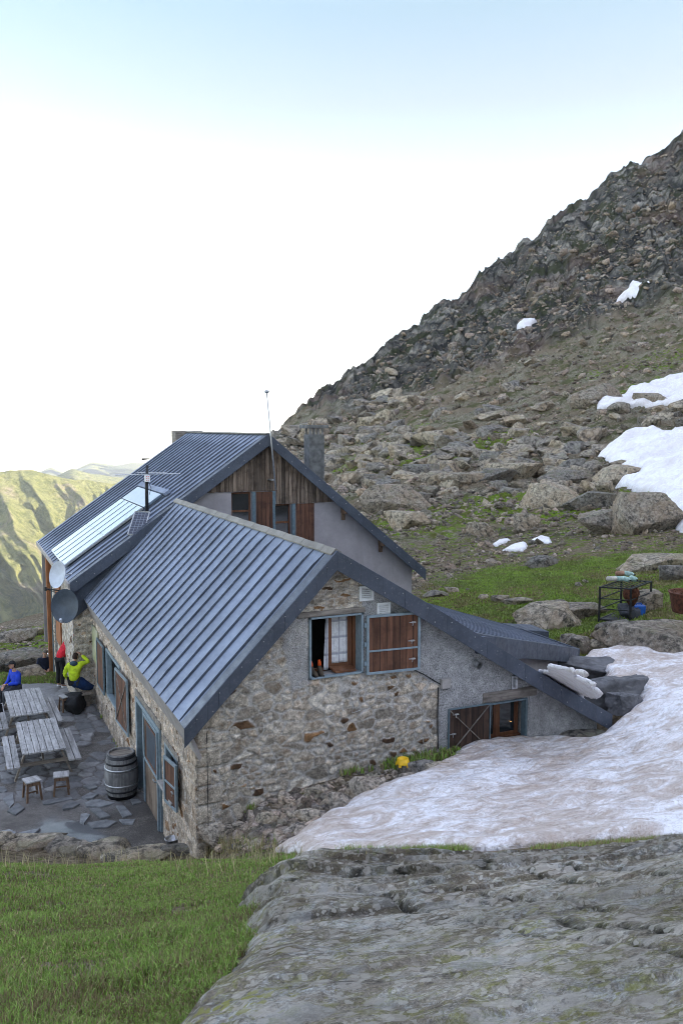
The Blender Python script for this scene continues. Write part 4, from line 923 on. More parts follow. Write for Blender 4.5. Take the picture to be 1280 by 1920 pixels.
# gable boards with a stepped lower edge, each board its own width and length
m = MB(); rr = random.Random(5); x = 3.9
while x < 13.3:
    wd = rr.uniform(.10, .16); zt = float(min(up_top(np.array(x + .01)), up_top(np.array(x + wd - .01)))) - .08
    zb = (5.225 if x < 9.05 else 4.80) + rr.uniform(-.012, .012)
    if zt > zb + .03: m.hexa([(x, UY - .04 - rr.uniform(0, .012), zb), (x + wd - .008, UY - .04 - rr.uniform(0, .012), zb), (x + wd - .008, UY - .01, zb), (x, UY - .01, zb), (x, UY - .045, zt), (x + wd - .008, UY - .045, zt), (x + wd - .008, UY - .01, zt), (x, UY - .01, zt)])
    x += wd
m.build('gable_boards', M['grey_boards'], house)
for (x0, x1, z0, z1) in holes:
    e = child('window', house); m = MB(); y = UY + .12; m.box(x0, x0 + .05, y, y + .05, z0, z1); m.box(x1 - .05, x1, y, y + .05, z0, z1); m.box(x0 + .05, x1 - .05, y, y + .05, z1 - .06, z1); m.box(x0 + .05, x1 - .05, y, y + .05, z1 - .62, z1 - .56); m.build('frame', M['brown_wood'], e)
    m = MB(); m.box(x0 + .05, x1 - .05, y + .02, y + .025, z0, z1 - .06); m.build('pane', M['glass'], e)
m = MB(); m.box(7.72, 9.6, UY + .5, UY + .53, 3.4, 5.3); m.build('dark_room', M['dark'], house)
for q in ((8.37, 8.48, 3.6, 5.21), (9.03, 9.12, 3.4, 5.21), (9.67, 9.79, 3.3, 4.80)):
    m = MB(); m.box(q[0], q[1], UY - .06, UY + .05, q[2], q[3]); m.build('steel_jamb', M['shaded_blue_paint'], house, bevel=.005)
for q in ((8.48, 9.03, 3.5, 5.20), (9.79, 10.42, 3.0, 4.79)):
    m = MB(); m.box(q[0], q[1], UY - .045, UY - .008, q[2], q[3]); m.build('shutter', M['red_boards'], house)
m = MB(); m.hexa([(3.0, UY - .06, 1.75), (6.3, UY - .06, 4.2), (6.3, UY - .01, 4.2), (3.0, UY - .01, 1.75), (3.0, UY - .06, 2.72), (6.3, UY - .06, 5.02), (6.3, UY - .01, 5.02), (3.0, UY - .01, 2.72)]); m.build('wall_flashing', M['flash_and_shade'], house)
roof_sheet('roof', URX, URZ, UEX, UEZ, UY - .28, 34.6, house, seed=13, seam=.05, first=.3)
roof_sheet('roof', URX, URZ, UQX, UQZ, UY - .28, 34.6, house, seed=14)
m = MB(); rake_board(m, URX, URZ, UEX, UEZ, UY - .33, .34, lap=.3); m.build('fascia_board', M['flash_and_shade'], house, bevel=.006)
m = MB(); rake_board(m, URX, URZ, UQX + .03, UQZ - .02, UY - .33, .34, lap=.22); m.build('fascia_board', M['flash_and_shade'], house, bevel=.006)
m = MB(); m.box(UEX - .05, UEX + .02, UY - .3, 34.6, UEZ - .14, UEZ + .0); m.build('gutter', M['tin'], house, bevel=.01)
m = MB(); m.box(URX - .09, URX + .09, UY - .3, 34.6, URZ + .0, URZ + .05); m.build('ridge_cap', M['ridge'], house, bevel=.02)
m = MB()
for t in np.linspace(.05, .97, 12):
    for ex_, ez_ in ((UEX, UEZ), (UQX, UQZ)):
        x = URX + (ex_ - URX) * t; z = URZ + (ez_ - URZ) * t - .07 - .16 * (int(t * 40) % 2); MB().box(x - .012, x + .012, UY - .338, UY - .33, z - .012, z + .012).build('rivet', M['galv'], house)
for bx, bz in ((11.42, 4.55), (12.77, 3.43)):
    m = MB(); m.box(bx - .06, bx + .06, UY - .3, UY, bz - .12, bz + .05); m.box(bx - .05, bx + .05, UY - .12, UY - .002, bz - .34, bz - .12); m.build('eave_bracket', M['stool_wood'], house, bevel=.01)
x0, x1 = at_y(580, 830, 28.6)[0], at_y(608, 830, 28.6)[0]
ch = child('chimney', house, 'square cement rendered chimney with a flat capping slab'); m = MB(); m.box(x0, x1, 28.6, 29.15, 3.5, 6.92); m.build('stack', M['chimney'], ch, bevel=.02)
m = MB(); m.box(x0 - .13, x1 + .13, 28.48, 29.27, 7.14, 7.26); m.build('capping_slab', M['chimney'], ch, bevel=.02)
m = MB()
for i in range(4):
    xx = x0 + .04 + i * (x1 - x0 - .14) / 3
    for yy in (28.62, 29.06): m.box(xx, xx + .07, yy, yy + .05, 6.92, 7.15)
m.build('brick_pier', M['concrete'], ch)
m = MB(); a_, b_ = at_y(327, 808, 34.8), at_y(352, 822, 34.8); m.box(a_[0], b_[0] + .6, 34.62, 35.3, 6.0, a_[2]); m.build('chimney', M['old_beam'], house, bevel=.02)
m = MB(); A_, B_, C_, D_ = at_y(132, 1101, 26.3), at_y(190, 1076, 26.3), at_y(196, 1112, 25.2), at_y(150, 1119, 25.2)
A_, B_, C_, D_ = [np.array(q) for q in (A_, B_, C_, D_)]
m.hexa([A_ - [0, 0, .05], D_ - [0, 0, .05], C_ - [0, 0, .05], B_ - [0, 0, .05], A_, D_, C_, B_])
for t in (.25, .5, .75):
    p, q = A_ + (D_ - A_) * t, B_ + (C_ - B_) * t; m.bar(p + [0, 0, .015], q + [0, 0, .015], .025, .05)
m.build('porch_roof', M['roof'], house)
# ------------------------------------------------------------------ the low annex
annex = thing('lean_to', (13.5, 19.2, -.2), 'low annex with a shallow seamed metal roof between hut and snow', 'building')
SL = .33
def pl(px, py):
    d = ray(px, py); k = 1.2 + SL * 15.2; t = (k - EYE[2]) / (d[2] + SL * d[0]); return EYE + d * t
f0 = pl(858, 1187); tip = np.array([15.2, 18.0, 1.2]); dirf = (f0 - tip) / abs(f0[0] - tip[0]); fe = tip + dirf * 6.3
yf = 20.9; eN = np.array([15.2, yf, 1.2])
m = MB(); nx_, ny_ = 40, 30; S_, T_ = np.meshgrid(np.linspace(0, 1, nx_), np.linspace(0, 1, ny_), indexing='ij')
xs_ = 15.2 - S_ * 6.3; yfr = np.maximum(tip[1] + dirf[1] * S_ * 6.3, 13.44); ys_ = yfr + (yf - yfr) * T_; zs_ = 1.2 + SL * (15.2 - xs_) + .006 * fbm(xs_ * 2, ys_ * 3, o=2)
m.v = [tuple(v) for v in np.stack([xs_, ys_, zs_], -1).reshape(-1, 3)]; m.f = [tuple(int(i) for i in f) for f in grid_faces(nx_, ny_)]
nf0 = len(m.f); y = yf - .12
while y > 13.6:
    s1 = 1.0; xa = 15.2
    if y < 18.0: xa = 15.2 - (18.0 - y) / max(1e-3, -dirf[1]) if dirf[1] < 0 else 15.2
    if xa > 9.2: m.bar((xa - .06, y, 1.2 + SL * (15.26 - xa) + .02), (8.95, y, 1.2 + SL * 6.25 + .004), .028, .012)
    y -= .36
o_ = m.build('roof', M['roof'], annex); o_.data.materials.append(M['ridge']); o_.data.materials.append(M['flash_and_shade'])
for i_, f_ in enumerate(o_.data.polygons[nf0:]): f_.material_index = 2  # ribs coloured dark in place of the shade along their sides
SM = 6.3; ft = lambda s: np.maximum(tip + dirf * s, [0, 13.44, 0])
m = MB(); n = 8
for i in range(n):
    p, q = ft(SM * i / n), ft(SM * (i + 1) / n); up = np.array([0, 0, .035]); dn = np.array([0, 0, -.36]); gp = lambda v: np.array([0, 0, min(-.36, (float(hut_top(np.array(v[0]))) + .03 - v[2]) * min(1, max(0, (11.4 - v[0]) / .7)))]); bk = np.array([0, .04, 0]); lp = np.array([0, .16, 0])
    m.hexa([p + gp(p), q + gp(q), q + gp(q) + bk, p + gp(p) + bk, p + up, q + up, q + up + bk, p + up + bk])
    m.hexa([p + bk + up * .4, q + bk + up * .4, q + lp + up * .4, p + lp + up * .4, p + bk + up, q + bk + up, q + lp + up, p + lp + up])
m.box(15.2, 15.24, 18.0, yf, .86, 1.235); m.build('fascia_board', M['flash_and_shade'], annex, bevel=.01)
m = MB(); p, q = ft(.5) + [0, .3, 0], ft(SM - .1) + [0, .3, 0]
m.hexa([(p[0], p[1], -.8), (q[0], q[1], -.8), (q[0], q[1] + .2, -.8), (p[0], p[1] + .2, -.8), (p[0], p[1], p[2] - .06), (q[0], q[1], q[2] - .06), (q[0], q[1] + .2, q[2] - .06), (p[0], p[1] + .2, p[2] - .06)])
m.box(14.7, 14.85, 18.4, yf - .1, -.8, 1.3); m.box(10.5, 14.85, yf - .25, yf - .1, -.8, 1.3); m.build('wall', M['render'], annex)
w0 = at_y(987, 1240, p[1] - .0); e = child('window', annex); yy = p[1] + (q[1] - p[1]) * ((p[0] - w0[0]) / (p[0] - q[0])) - .02
w0, w1 = at_y(986, 1240, yy), at_y(1014, 1262, yy)
m = MB(); m.box(w0[0], w1[0], yy - .02, yy + .02, w1[2], w0[2]); m.build('pane', M['dark'], e)
m = MB()
for t in (.1, .35, .6, .85): xx = w0[0] + (w1[0] - w0[0]) * t; m.tube([(xx, yy - .07, w1[2] - .02), (xx, yy - .07, w0[2] + .02)], .011, 6)
for t in (.3, .75): zz = w1[2] + (w0[2] - w1[2]) * t; m.tube([(w0[0] - .03, yy - .06, zz), (w1[0] + .05, yy - .06, zz)], .010, 6)
m.build('bars', M['galv'], e)
s0, s1 = at_y(950, 1173, 21.0), at_y(1021, 1181, 20.6)
m = MB(); m.hexa([(s0[0], 20.5, s0[2] - .22), (s1[0], 20.4, s1[2] - .22), (s1[0], 21.3, s1[2] - .22), (s0[0], 21.3, s0[2] - .22), (s0[0], 20.5, s0[2]), (s1[0], 20.4, s1[2]), (s1[0], 21.3, s1[2] + .02), (s0[0], 21.3, s0[2] + .02)]); m.build('roof_step', M['flash_and_shade'], annex, bevel=.02)
# ------------------------------------------------------------------ terrace floor
def build_terrace():
    xs = np.arange(-9, 3.75, .035); ys = np.arange(14.2, 28.6, .035); X, Y = np.meshgrid(xs, ys, indexing='ij')
    inside = (Y > edge_y(X) - .05) & (Y < 27.9 + .2 * np.sin(X * 1.3))
    f1, e, cid = cells(X * 2.9 + .4 * fbm(X * 2, Y * 2, o=3), Y * 2.3 + .4 * fbm(X * 2 + 5, Y * 2, o=3), 5)
    pave = sstep(17.9, 19.6, Y + .8 * fbm(X / 1.5, Y / 1.5, o=3, s=4) + .25 * (X - 1)); slab = pave * sstep(.05, .12, e) * (cid > .12)
    slab = np.maximum(slab, sstep(25.7, 26.0, Y) * (1 - sstep(2.4, 2.9, X)))     # concrete strip at the far end
    cid = np.where(Y > 25.8, .75, cid)
    wet = np.exp(-((X - 1.9 + .25 * (Y - 16.8)) / .62) ** 2 - ((Y - 16.9) / .95) ** 2) + .35 * np.exp(-((X - .4) / .9) ** 2 - ((Y - 17.3) / .7) ** 2)
    wet = sstep(.25, .6, wet + .35 * fbm(X * 2, Y * 2, o=4, s=6))
    Z = TZ + .012 + .03 * slab * (.5 + cid) + .022 * fbm(X * 2.5, Y * 2.5, o=5, s=3) * (1 - .8 * slab) * (1 - .9 * wet) + .02 * fbm(X / 1.5, Y / 1.5, o=2, s=33)
    zone = np.stack([cid, slab, wet * (1 - slab)], -1).reshape(-1, 3)
    k = inside[:-1, :-1] & inside[1:, 1:]; V, F, at = compact(np.stack([X, Y, Z], -1).reshape(-1, 3), grid_faces(*X.shape, keep=k)[:, ::-1], {'zone': zone})
    tag(fast_mesh('terrace', V, F, M['terrace'], attrs=at, smooth=True), 'gravel and crazy paved slate terrace before the side wall', kind='structure')
build_terrace()
# ------------------------------------------------------------------ rocks
def ico(sub):
    import bmesh
    bm = bmesh.new(); bmesh.ops.create_icosphere(bm, subdivisions=sub, radius=1); V = np.array([v.co[:] for v in bm.verts]); F = np.array([[v.index for v in f.verts] for f in bm.faces]); bm.free(); return V / np.linalg.norm(V, axis=1)[:, None], F
ICO = {k: ico(k) for k in (1, 2, 3, 4, 5)}
def rock_shape(seed, sub=4, planes=16, size=(1, 1, 1), rough=.05, flat=None, soft=48):
    rs = np.random.default_rng(seed); D, F = ICO[sub]
    n = rs.normal(size=(planes, 3)); n /= np.linalg.norm(n, axis=1)[:, None]; h = rs.uniform(.6, 1.0, planes)
    n = np.r_[n, [[0, 0, 1], [0, 0, -1]]]; h = np.r_[h, rs.uniform(.6, .85), .8]
    q = np.maximum(D @ n.T, 1e-3) / h; r = 1 / (np.sum(q ** soft, axis=1) ** (1 / soft))
    r = np.minimum(r, 1.6); P = D * r[:, None]
    if rough: P = P * (1 + rough * (fbm(P[:, 0] * 2.2 + seed, P[:, 1] * 2.2, P[:, 2] * 2.2, 4, seed % 97) + .5 * fbm(P[:, 0] * 7, P[:, 1] * 7, P[:, 2] * 7 + seed, 3, 5)))[:, None]
    return P * np.array(size) * .5 / .8, F
def place_rock(name, px, py, wpx, hpx, seed, label, cat='boulder', group=None, depth=.8, rot=None, sub=4, mat='boulder', rough=.05, planes=13, r=None, f=None, z=None, sink=.22, tilt=0, parent=None):
    p = at_r(px, py, r) if r else (hit(px, py, f or T1) if z is None else at_z(px, py, z))
    if p is None: return None
    w_ = wpx / FPX * float(np.dot(p - EYE, _f)); h_ = hpx / FPX * float(np.dot(p - EYE, _f)); P, F = rock_shape(seed, sub, planes, (w_ * 1.1, w_ * depth, h_ * 1.35), rough)
    a = -YAW + (random.uniform(-.3, .3) if rot is None else R(rot)); Mx = Matrix.Rotation(a, 3, 'Z') @ Matrix.Rotation(R(tilt), 3, 'Y'); P = P @ np.array(Mx).T
    o = fast_mesh(name, P, F, M[mat], smooth=True); o.location = (p[0] + _fh[0] * w_ * depth * .3, p[1] + _fh[1] * w_ * depth * .3, p[2] + h_ * (.5 - sink))
    try: o.data.set_sharp_from_angle(angle=R(28))
    except Exception: pass
    tag(o, label, cat, group); return o
gfull0 = lambda X, Y: ground_full(X, Y, False)[0]
HERO = [  # px, py(base), width, height, label
 (738, 962, 84, 56, 'pale split block with a rusty face, highest beside the taller house roof'),(778, 952, 52, 30, 'slanting slab leaning against the pale split block'),(765, 992, 58, 36, 'low dark ribbed rock just below the pale split block'),
 (1033, 955, 72, 50, 'wedge topped boulder above the three small snow patches'),(1205, 998, 104, 78, 'large smooth dark boulder at the foot of the wide snow patch'),(1152, 996, 84, 50, 'flat faced block against the left side of the large dark boulder'),
 (1122, 950, 74, 32, 'long flat topped slab above the flat faced block'),(1137, 925, 30, 24, 'small upright block on the long flat slab'),(985, 992, 46, 34, 'square edged boulder right of the wedge topped one below it'),(908, 1004, 32, 24, 'small squared rock left of the snow patches'),
 (1222, 764, 52, 30, 'rounded brown boulder sitting on the upper snow patch'),(1128, 752, 56, 36, 'dark overhanging boulder left of the upper snow patch'),(1040, 1170, 84, 44, 'big rounded grey boulder in the meadow left of the iron cage'),(1088, 1160, 88, 26, 'low pale rock joined to the big rounded boulder'),
 (1246, 1066, 100, 26, 'long lichened slab in the meadow above the rusty bin'),(1268, 1088, 44, 32, 'pale pointed rock at the right edge above the rusty bin'),(1188, 1068, 34, 18, 'small grey rock behind the gas bottles'),(1216, 1143, 52, 42, 'peaked grey boulder behind the iron cage'),
 (1020, 1062, 46, 20, 'dark striped rock lying in the meadow'),(822, 1118, 32, 9, 'flat pale stone at the upper edge of the annex roof'),(850, 1110, 20, 9, 'small mossy stone next to the flat pale stone'),(938, 1128, 26, 12, 'small pale stone in the grass behind the annex'),(966, 1134, 34, 10, 'low flat stone in the grass behind the annex'),
 (905, 1122, 20, 6, 'tiny flat stone in the middle of the meadow'),(1093, 1222, 44, 32, 'upright jagged rock behind the tip of the annex roof'),(1068, 1210, 30, 20, 'small dark rock left of the jagged upright rock'),(1135, 1215, 44, 18, 'low broken rock between jagged rock and lichened outcrop'),
 (1222, 1214, 150, 46, 'broad lichened outcrop below the iron cage'),(1252, 1226, 80, 28, 'smooth green grey rock under the lichened outcrop'),(1160, 1190, 40, 26, 'narrow slab leaning on the left end of the outcrop'),
 (1158, 905, 70, 34, 'dark boulder jutting into the left edge of the wide snow patch'),(1080, 905, 66, 26, 'grey layered block left of the jutting boulder'),(925, 905, 62, 32, 'dark shadowed slab stack in the middle of the boulder field'),(880, 908, 56, 26, 'slanted pale block left of the slab stack'),(965, 898, 60, 30, 'tilted block right of the slab stack'),
 (800, 890, 46, 24, 'tilted grey slab above the pale split block'),(700, 905, 34, 18, 'small grey slab left of the tilted slab'),
]
for i, (px, py, w_, h_, lb) in enumerate(HERO):
    place_rock('boulder', px, py, w_, h_, 100 + i * 7, lb, f=gfull0, sub=5 if w_ > 60 else 4, planes=11, rough=.07)
sils = RNG.uniform(0, 1, (9000, 3)); cnt = 0; scree = []
SNOWPX = {'wide': [(1120, 862), (1160, 830), (1215, 811), (1290, 812), (1420, 812), (1420, 1015), (1278, 1008), (1252, 975), (1218, 930), (1150, 918), (1190, 903), (1198, 885), (1160, 880)],
 'upper': [(1112, 767), (1170, 742), (1240, 714), (1290, 700), (1420, 690), (1420, 748), (1280, 756), (1200, 767)],
 'high': [(1150, 577), (1165, 560), (1178, 548), (1183, 524), (1192, 537), (1237, 538), (1215, 552), (1190, 565), (1165, 572)],
 'small high': [(962, 625), (975, 612), (1008, 604), (992, 620)],
 'a': [(920, 1024), (934, 1013), (956, 1013), (940, 1021), (930, 1028)], 'b': [(940, 1034), (958, 1024), (984, 1018), (990, 1024), (982, 1034)], 'c': [(993, 1016), (1012, 1007), (1030, 1010), (1036, 1019), (1015, 1020)]}
insnow = lambda x, y, k=5: any(poly_sd(np.array(x), np.array(y), q) < k for q in SNOWPX.values())
MEADOW = [(775, 1125), (800, 1088), (930, 1062), (1100, 1040), (1300, 1020), (1300, 1230), (1100, 1230), (1000, 1190)]
for (u, v, s_) in sils:
    px = 500 + 790 * u; sil = np.interp(px, [c[0] for c in CREST_PX], [c[1] for c in CREST_PX]); py = sil + 22 + (1090 - sil) * v
    if py < 650 or insnow(px, py) or poly_sd(np.array(px), np.array(py), MEADOW) < 0 and s_ < .93: continue
    t = (py - sil) / (1090 - sil); dens = .25 + .75 * math.exp(-((py - 860) / 130) ** 2)
    if py > 930 and s_ > .5 + .3 * vnoise(px / 40, py / 30): continue
    big = (1 - s_ * .999) ** -.42; wpx = min(36, (3.5 + 7 * math.exp(-((py - 880) / 140) ** 2)) * big * (.5 + .5 * t + .15))
    if random.random() > dens + .12: continue
    p = hit(px, py)
    if p is None: continue
    scree.append((wpx, px, py, p))
scree.sort(key=lambda q: -q[0])
PROTO = []
for k in range(18):
    P, F = rock_shape(900 + k, 4, 12, (1, .8, .62), .06); me_o = fast_mesh('boulder', P, F, M['boulder'], smooth=True)
    try: me_o.data.set_sharp_from_angle(angle=R(28))
    except Exception: pass
    PROTO.append(me_o.data); bpy.data.objects.remove(me_o)
def gz(p): return float(ground_full(np.array([p[0]]), np.array([p[1]]), False)[0][0])
for k, (wpx, px, py, p) in enumerate(scree[:255]):
    o = bpy.data.objects.new('boulder', PROTO[k % 18]); col.objects.link(o); w_ = wpx / FPX * float(np.dot(p - EYE, _f)) * 1.15
    o.location = (p[0], p[1], gz(p) + w_ * .13); o.scale = (w_, w_ * random.uniform(.7, 1.2), w_ * random.uniform(.7, 1.25)); o.rotation_euler = (random.uniform(-.35, .35), random.uniform(-.35, .35), random.uniform(0, 6.28))
    LM = [(587, 800, 'the chimney'), (738, 962, 'the pale split block'), (1033, 955, 'the wedge topped boulder'), (980, 1022, 'the three small snow patches'), (1205, 998, 'the large smooth dark boulder'), (1222, 764, 'the brown boulder on snow'), (1130, 870, 'the tip of the wide snow patch'), (1113, 767, 'the tip of the upper snow patch'), (925, 905, 'the slab stack'), (985, 615, 'the sliver of snow'), (800, 890, 'the tilted grey slab'), (790, 1065, 'the taller roof end')]
    q = min(LM, key=lambda l: math.hypot(px - l[0], (py - l[1]) * 1.3)); dx, dy = px - q[0], q[1] - py; ds = math.hypot(dx, dy)
    dr = ('above', 'above and right of', 'right of', 'below and right of', 'below', 'below and left of', 'left of', 'above and left of')[int(round(math.degrees(math.atan2(dx, dy)) / 45)) % 8]
    sh = 'flat' if o.scale[2] < .85 * w_ else 'tall' if o.scale[2] > 1.1 * w_ else 'squat'; sz = 'large' if k < 45 else 'middling' if k < 130 else 'small'
    tag(o, f"{sz} {sh} boulder {'close' if ds < 32 else 'some way' if ds < 75 else 'well'} {dr} {q[2]}", 'boulder', 'boulders scattered over the mountainside')
def rock_mass(name, items, label, mat='scree', sub=1, seed=1, tr=(.6, 1.35), asp=(.8, .6), warm=.1):
    """items: list of (x, y, z, size); one mesh of very many small stones"""
    rs = np.random.default_rng(seed); shapes = [rock_shape(2000 + seed * 50 + k, sub, 9, (1, asp[0], asp[1]), 0, soft=16)[0] for k in range(14)]; F0 = ICO[sub][1]; n0 = len(shapes[0])
    items = np.array(items); n = len(items); V = np.empty((n, n0, 3), np.float32); C = np.empty((n, n0, 3), np.float32)
    for i in range(n):
        e = np.array(Euler(rs.uniform(-.6, .6, 2).tolist() + [rs.uniform(0, 6.28)]).to_matrix()); V[i] = (shapes[rs.integers(14)] * rs.uniform(.7, 1.3, 3)) @ e.T * items[i, 3] + items[i, :3]
        b = rs.uniform(*tr); C[i] = (b * (1 + rs.uniform(0, warm)), b, b * (1 - rs.uniform(0, warm)))
    F = (F0[None] + (np.arange(n) * n0)[:, None, None]).reshape(-1, 3)
    return tag(fast_mesh(name, V.reshape(-1, 3), F, M[mat], attrs={'tint': C.reshape(-1, 3)}), label, kind='stuff')
# small scree
N = 36000; u = RNG.uniform(0, 1, N); v = RNG.uniform(0, 1, N) ** .9; PX = 480 + 900 * u; SIL = np.interp(PX, [c[0] for c in CREST_PX], [c[1] for c in CREST_PX]); PY = SIL + 10 + (1100 - SIL) * v
dn = fbm(PX / 60, PY / 35, o=3, s=71); its = []
for q in range(N):
    if dn[q] < -.22 - .25 * RNG.uniform() or insnow(PX[q], PY[q], 2): continue
    if poly_sd(np.array(PX[q]), np.array(PY[q]), MEADOW) < 0 and RNG.uniform() < .96: continue
    p = hit(PX[q], PY[q])
    if p is None: continue
    its.append((p[0], p[1], p[2], min(17, 2.4 * (1 - RNG.uniform(0, .995)) ** -.5) * (1.2 if 800 < PY[q] < 980 else .95 if PY[q] > SIL[q] + 90 else .7) / FPX * float(np.dot(p - EYE, _f))))
its = np.array(its); its[:, 2] = ground_full(its[:, 0], its[:, 1], False)[0] + its[:, 3] * .1
rock_mass('scree', its, 'grey scree and broken stones on the mountainside', seed=3)
# left bank stones
its = []
for q in range(900):
    p = hit(RNG.uniform(-60, 108), RNG.uniform(1152, 1262))
    if p is not None: its.append((p[0], p[1], p[2] + .02, RNG.uniform(.05, .32) ** 1.2))
rock_mass('loose_stones', its, 'loose brown stones on the slope beyond the terrace', seed=6)
for i, (px, py, w_, h_, lb) in enumerate([(10, 1262, 110, 40, 'large pale rock at the left edge beyond the blue jacket'), (57, 1270, 50, 18, 'low grey rock under the snow beside the man in navy'), (70, 1190, 26, 14, 'small brown rock near the brow of the slope'), (20, 1205, 60, 22, 'greenish broad rock on the slope far left')]):
    place_rock('boulder', px, py, w_, h_, 700 + i, lb, sub=4)
# ------------------------------------------------------------------ rubble bank before the gable
rub = [(405, 1594), (398, 1560), (430, 1515), (458, 1462), (500, 1448), (560, 1440), (700, 1418), (838, 1404), (842, 1432), (790, 1452), (735, 1478), (668, 1512), (600, 1552), (530, 1594)]
its = []; its2 = []
for q in range(6500):
    px, py = RNG.uniform(395, 845), RNG.uniform(1400, 1598)
    if poly_sd(np.array(px), np.array(py), rub) > 0: continue
    p = hit(px, py)
    if p is None or p[1] > GY - .03: continue
    low = py > 1480
    its.append((p[0], p[1], p[2] + .005, (RNG.uniform(.03, .11) if RNG.uniform() < .84 else RNG.uniform(.12, .26)) * (1 if low else .7)))
rock_mass('rubble', its, 'bank of broken grey stones against the gable wall', 'rubble', sub=2, seed=9, tr=(.5, 1.5))
for i, (px, py, w_, h_, t_, lb) in enumerate([(430, 1462, 56, 18, 0, 'flat pale stone at the top of the rubble bank'), (640, 1525, 62, 30, 50, 'long slab standing on edge beside the snow'), (690, 1500, 66, 46, 8, 'dark square faced block between rubble and snow'), (795, 1452, 50, 32, -10, 'grey block by the snow under the yellow bowl'), (765, 1470, 40, 26, 5, 'dark stone left of the grey block by the snow'),
     (405, 1470, 24, 18, 0, 'small pale stone in the rubble near the corner'), (498, 1545, 32, 26, 0, 'rounded grey stone low in the rubble bank'), (425, 1580, 60, 44, 0, 'big rough stone at the foot of the corner'), (590, 1540, 38, 20, 0, 'brownish stone near the snow edge in the rubble'), (545, 1478, 34, 20, 0, 'grey stone below the weeds on the bank'), (600, 1490, 40, 16, 14, 'long flat stone in the middle of the bank'), (808, 1412, 30, 24, 0, 'brown mossy stone beside the dark shutter'), (820, 1452, 44, 26, 0, 'pale wedge stone at the snow edge'), (455, 1500, 34, 26, 0, 'whitish stone high in the rubble heap'), (500, 1475, 40, 26, 0, 'squat stone at the head of the rubble heap'), (620, 1560, 30, 18, 0, 'small dark stone touching the snow low down'), (448, 1560, 30, 20, 0, 'mid grey stone near the dry grass at the corner'), (660, 1515, 34, 20, 0, 'triangular stone beside the slab on edge')]):
    place_rock('rubble_stone', px, py, w_, h_, 800 + i * 3, lb, cat='stone', tilt=t_, group='larger stones in the rubble bank', depth=.5, sink=.36, mat='rubble_big')
place_rock('ledge_stone', 1088, 1392, 70, 20, 861, 'flat ledge stone where the hut roof meets the snow', cat='stone', depth=.6, r=17.6)
# kerb of stones along the near edge of the terrace
x = -.1; k = 0
KL = ['leftmost', 'second from left', 'third from left', 'fourth from left', 'fifth from left', 'sixth from left', 'seventh from left', 'eighth from left', 'ninth from left', 'tenth from left', 'eleventh from left']
while x < 3.75:
    L = random.uniform(.5, .95); P, F = rock_shape(1200 + k, 4, 10, (L * 1.15, random.uniform(.38, .55), .3), .06); o = fast_mesh('kerb_stone', P, F, M['boulder'], smooth=True)
    y = float(edge_y(x + L / 2)) - .12; o.location = (x + L / 2, y, float(T1(np.array(x + L / 2), np.array(y))) + .03); o.rotation_euler = (random.uniform(-.08, .08), 0, -.4 + random.uniform(-.12, .12))
    tag(o, f'flat rough kerb stone along the near terrace edge, {KL[k]}', 'kerb stone', 'kerb stones along the terrace edge'); x += L * .93; k += 1
# loose slate slabs on the gravel
SL_ = [((513, 1038), (543, 1022), (600, 1018), (693, 1038), (610, 1062), (520, 1060)), ((537, 1072), (590, 1066), (664, 1118), (605, 1132)), ((697, 1056), (745, 1056), (794, 1108), (740, 1124)), ((527, 1158), (640, 1140), (703, 1150), (650, 1184), (560, 1188)), ((715, 1140), (815, 1136), (800, 1165), (740, 1162)),
       ((480, 1150), (487, 1105), (520, 1100), (543, 1110), (505, 1163)), ((375, 1060), (400, 1040), (450, 1030), (480, 1045), (440, 1066), (380, 1075)), ((257, 1030), (330, 1015), (430, 1002), (440, 1014), (300, 1045), (262, 1046)), ((488, 1005), (540, 975), (590, 985), (560, 1008), (500, 1018)), ((500, 935), (560, 922), (590, 945), (540, 957)),
       ((45, 1085), (110, 1040), (150, 1070), (95, 1110)), ((18, 1015), (80, 980), (86, 1040), (60, 1066)), ((0, 940), (30, 942), (46, 965), (25, 975), (-10, 972)), ((62, 1250), (120, 1215), (244, 1190), (200, 1228), (100, 1268)), ((-10, 1210), (60, 1196), (100, 1215), (50, 1250), (-10, 1260)), ((10, 1285), (60, 1278), (60, 1300), (20, 1308)), ((783, 1020), (835, 1015), (850, 1035), (800, 1048))]
SLN = ['long one at the foot of the barrel', 'spotted one just before the barrel', 'straight sided one right of the barrel foot', 'widest one above the puddle', 'the one nearest the door leaf', 'triangular one in the puddle', 'the one below the right stool', 'thin long one under both stools', 'left of the barrel foot', 'behind the thin one left of the barrel', 'square one below the left stool', 'upright shaped one left of the square one', 'under the left bench end', 'long pointed one at the lower left', 'big one at the left picture edge', 'small one next to the kerb stones', 'half hidden right of the barrel']
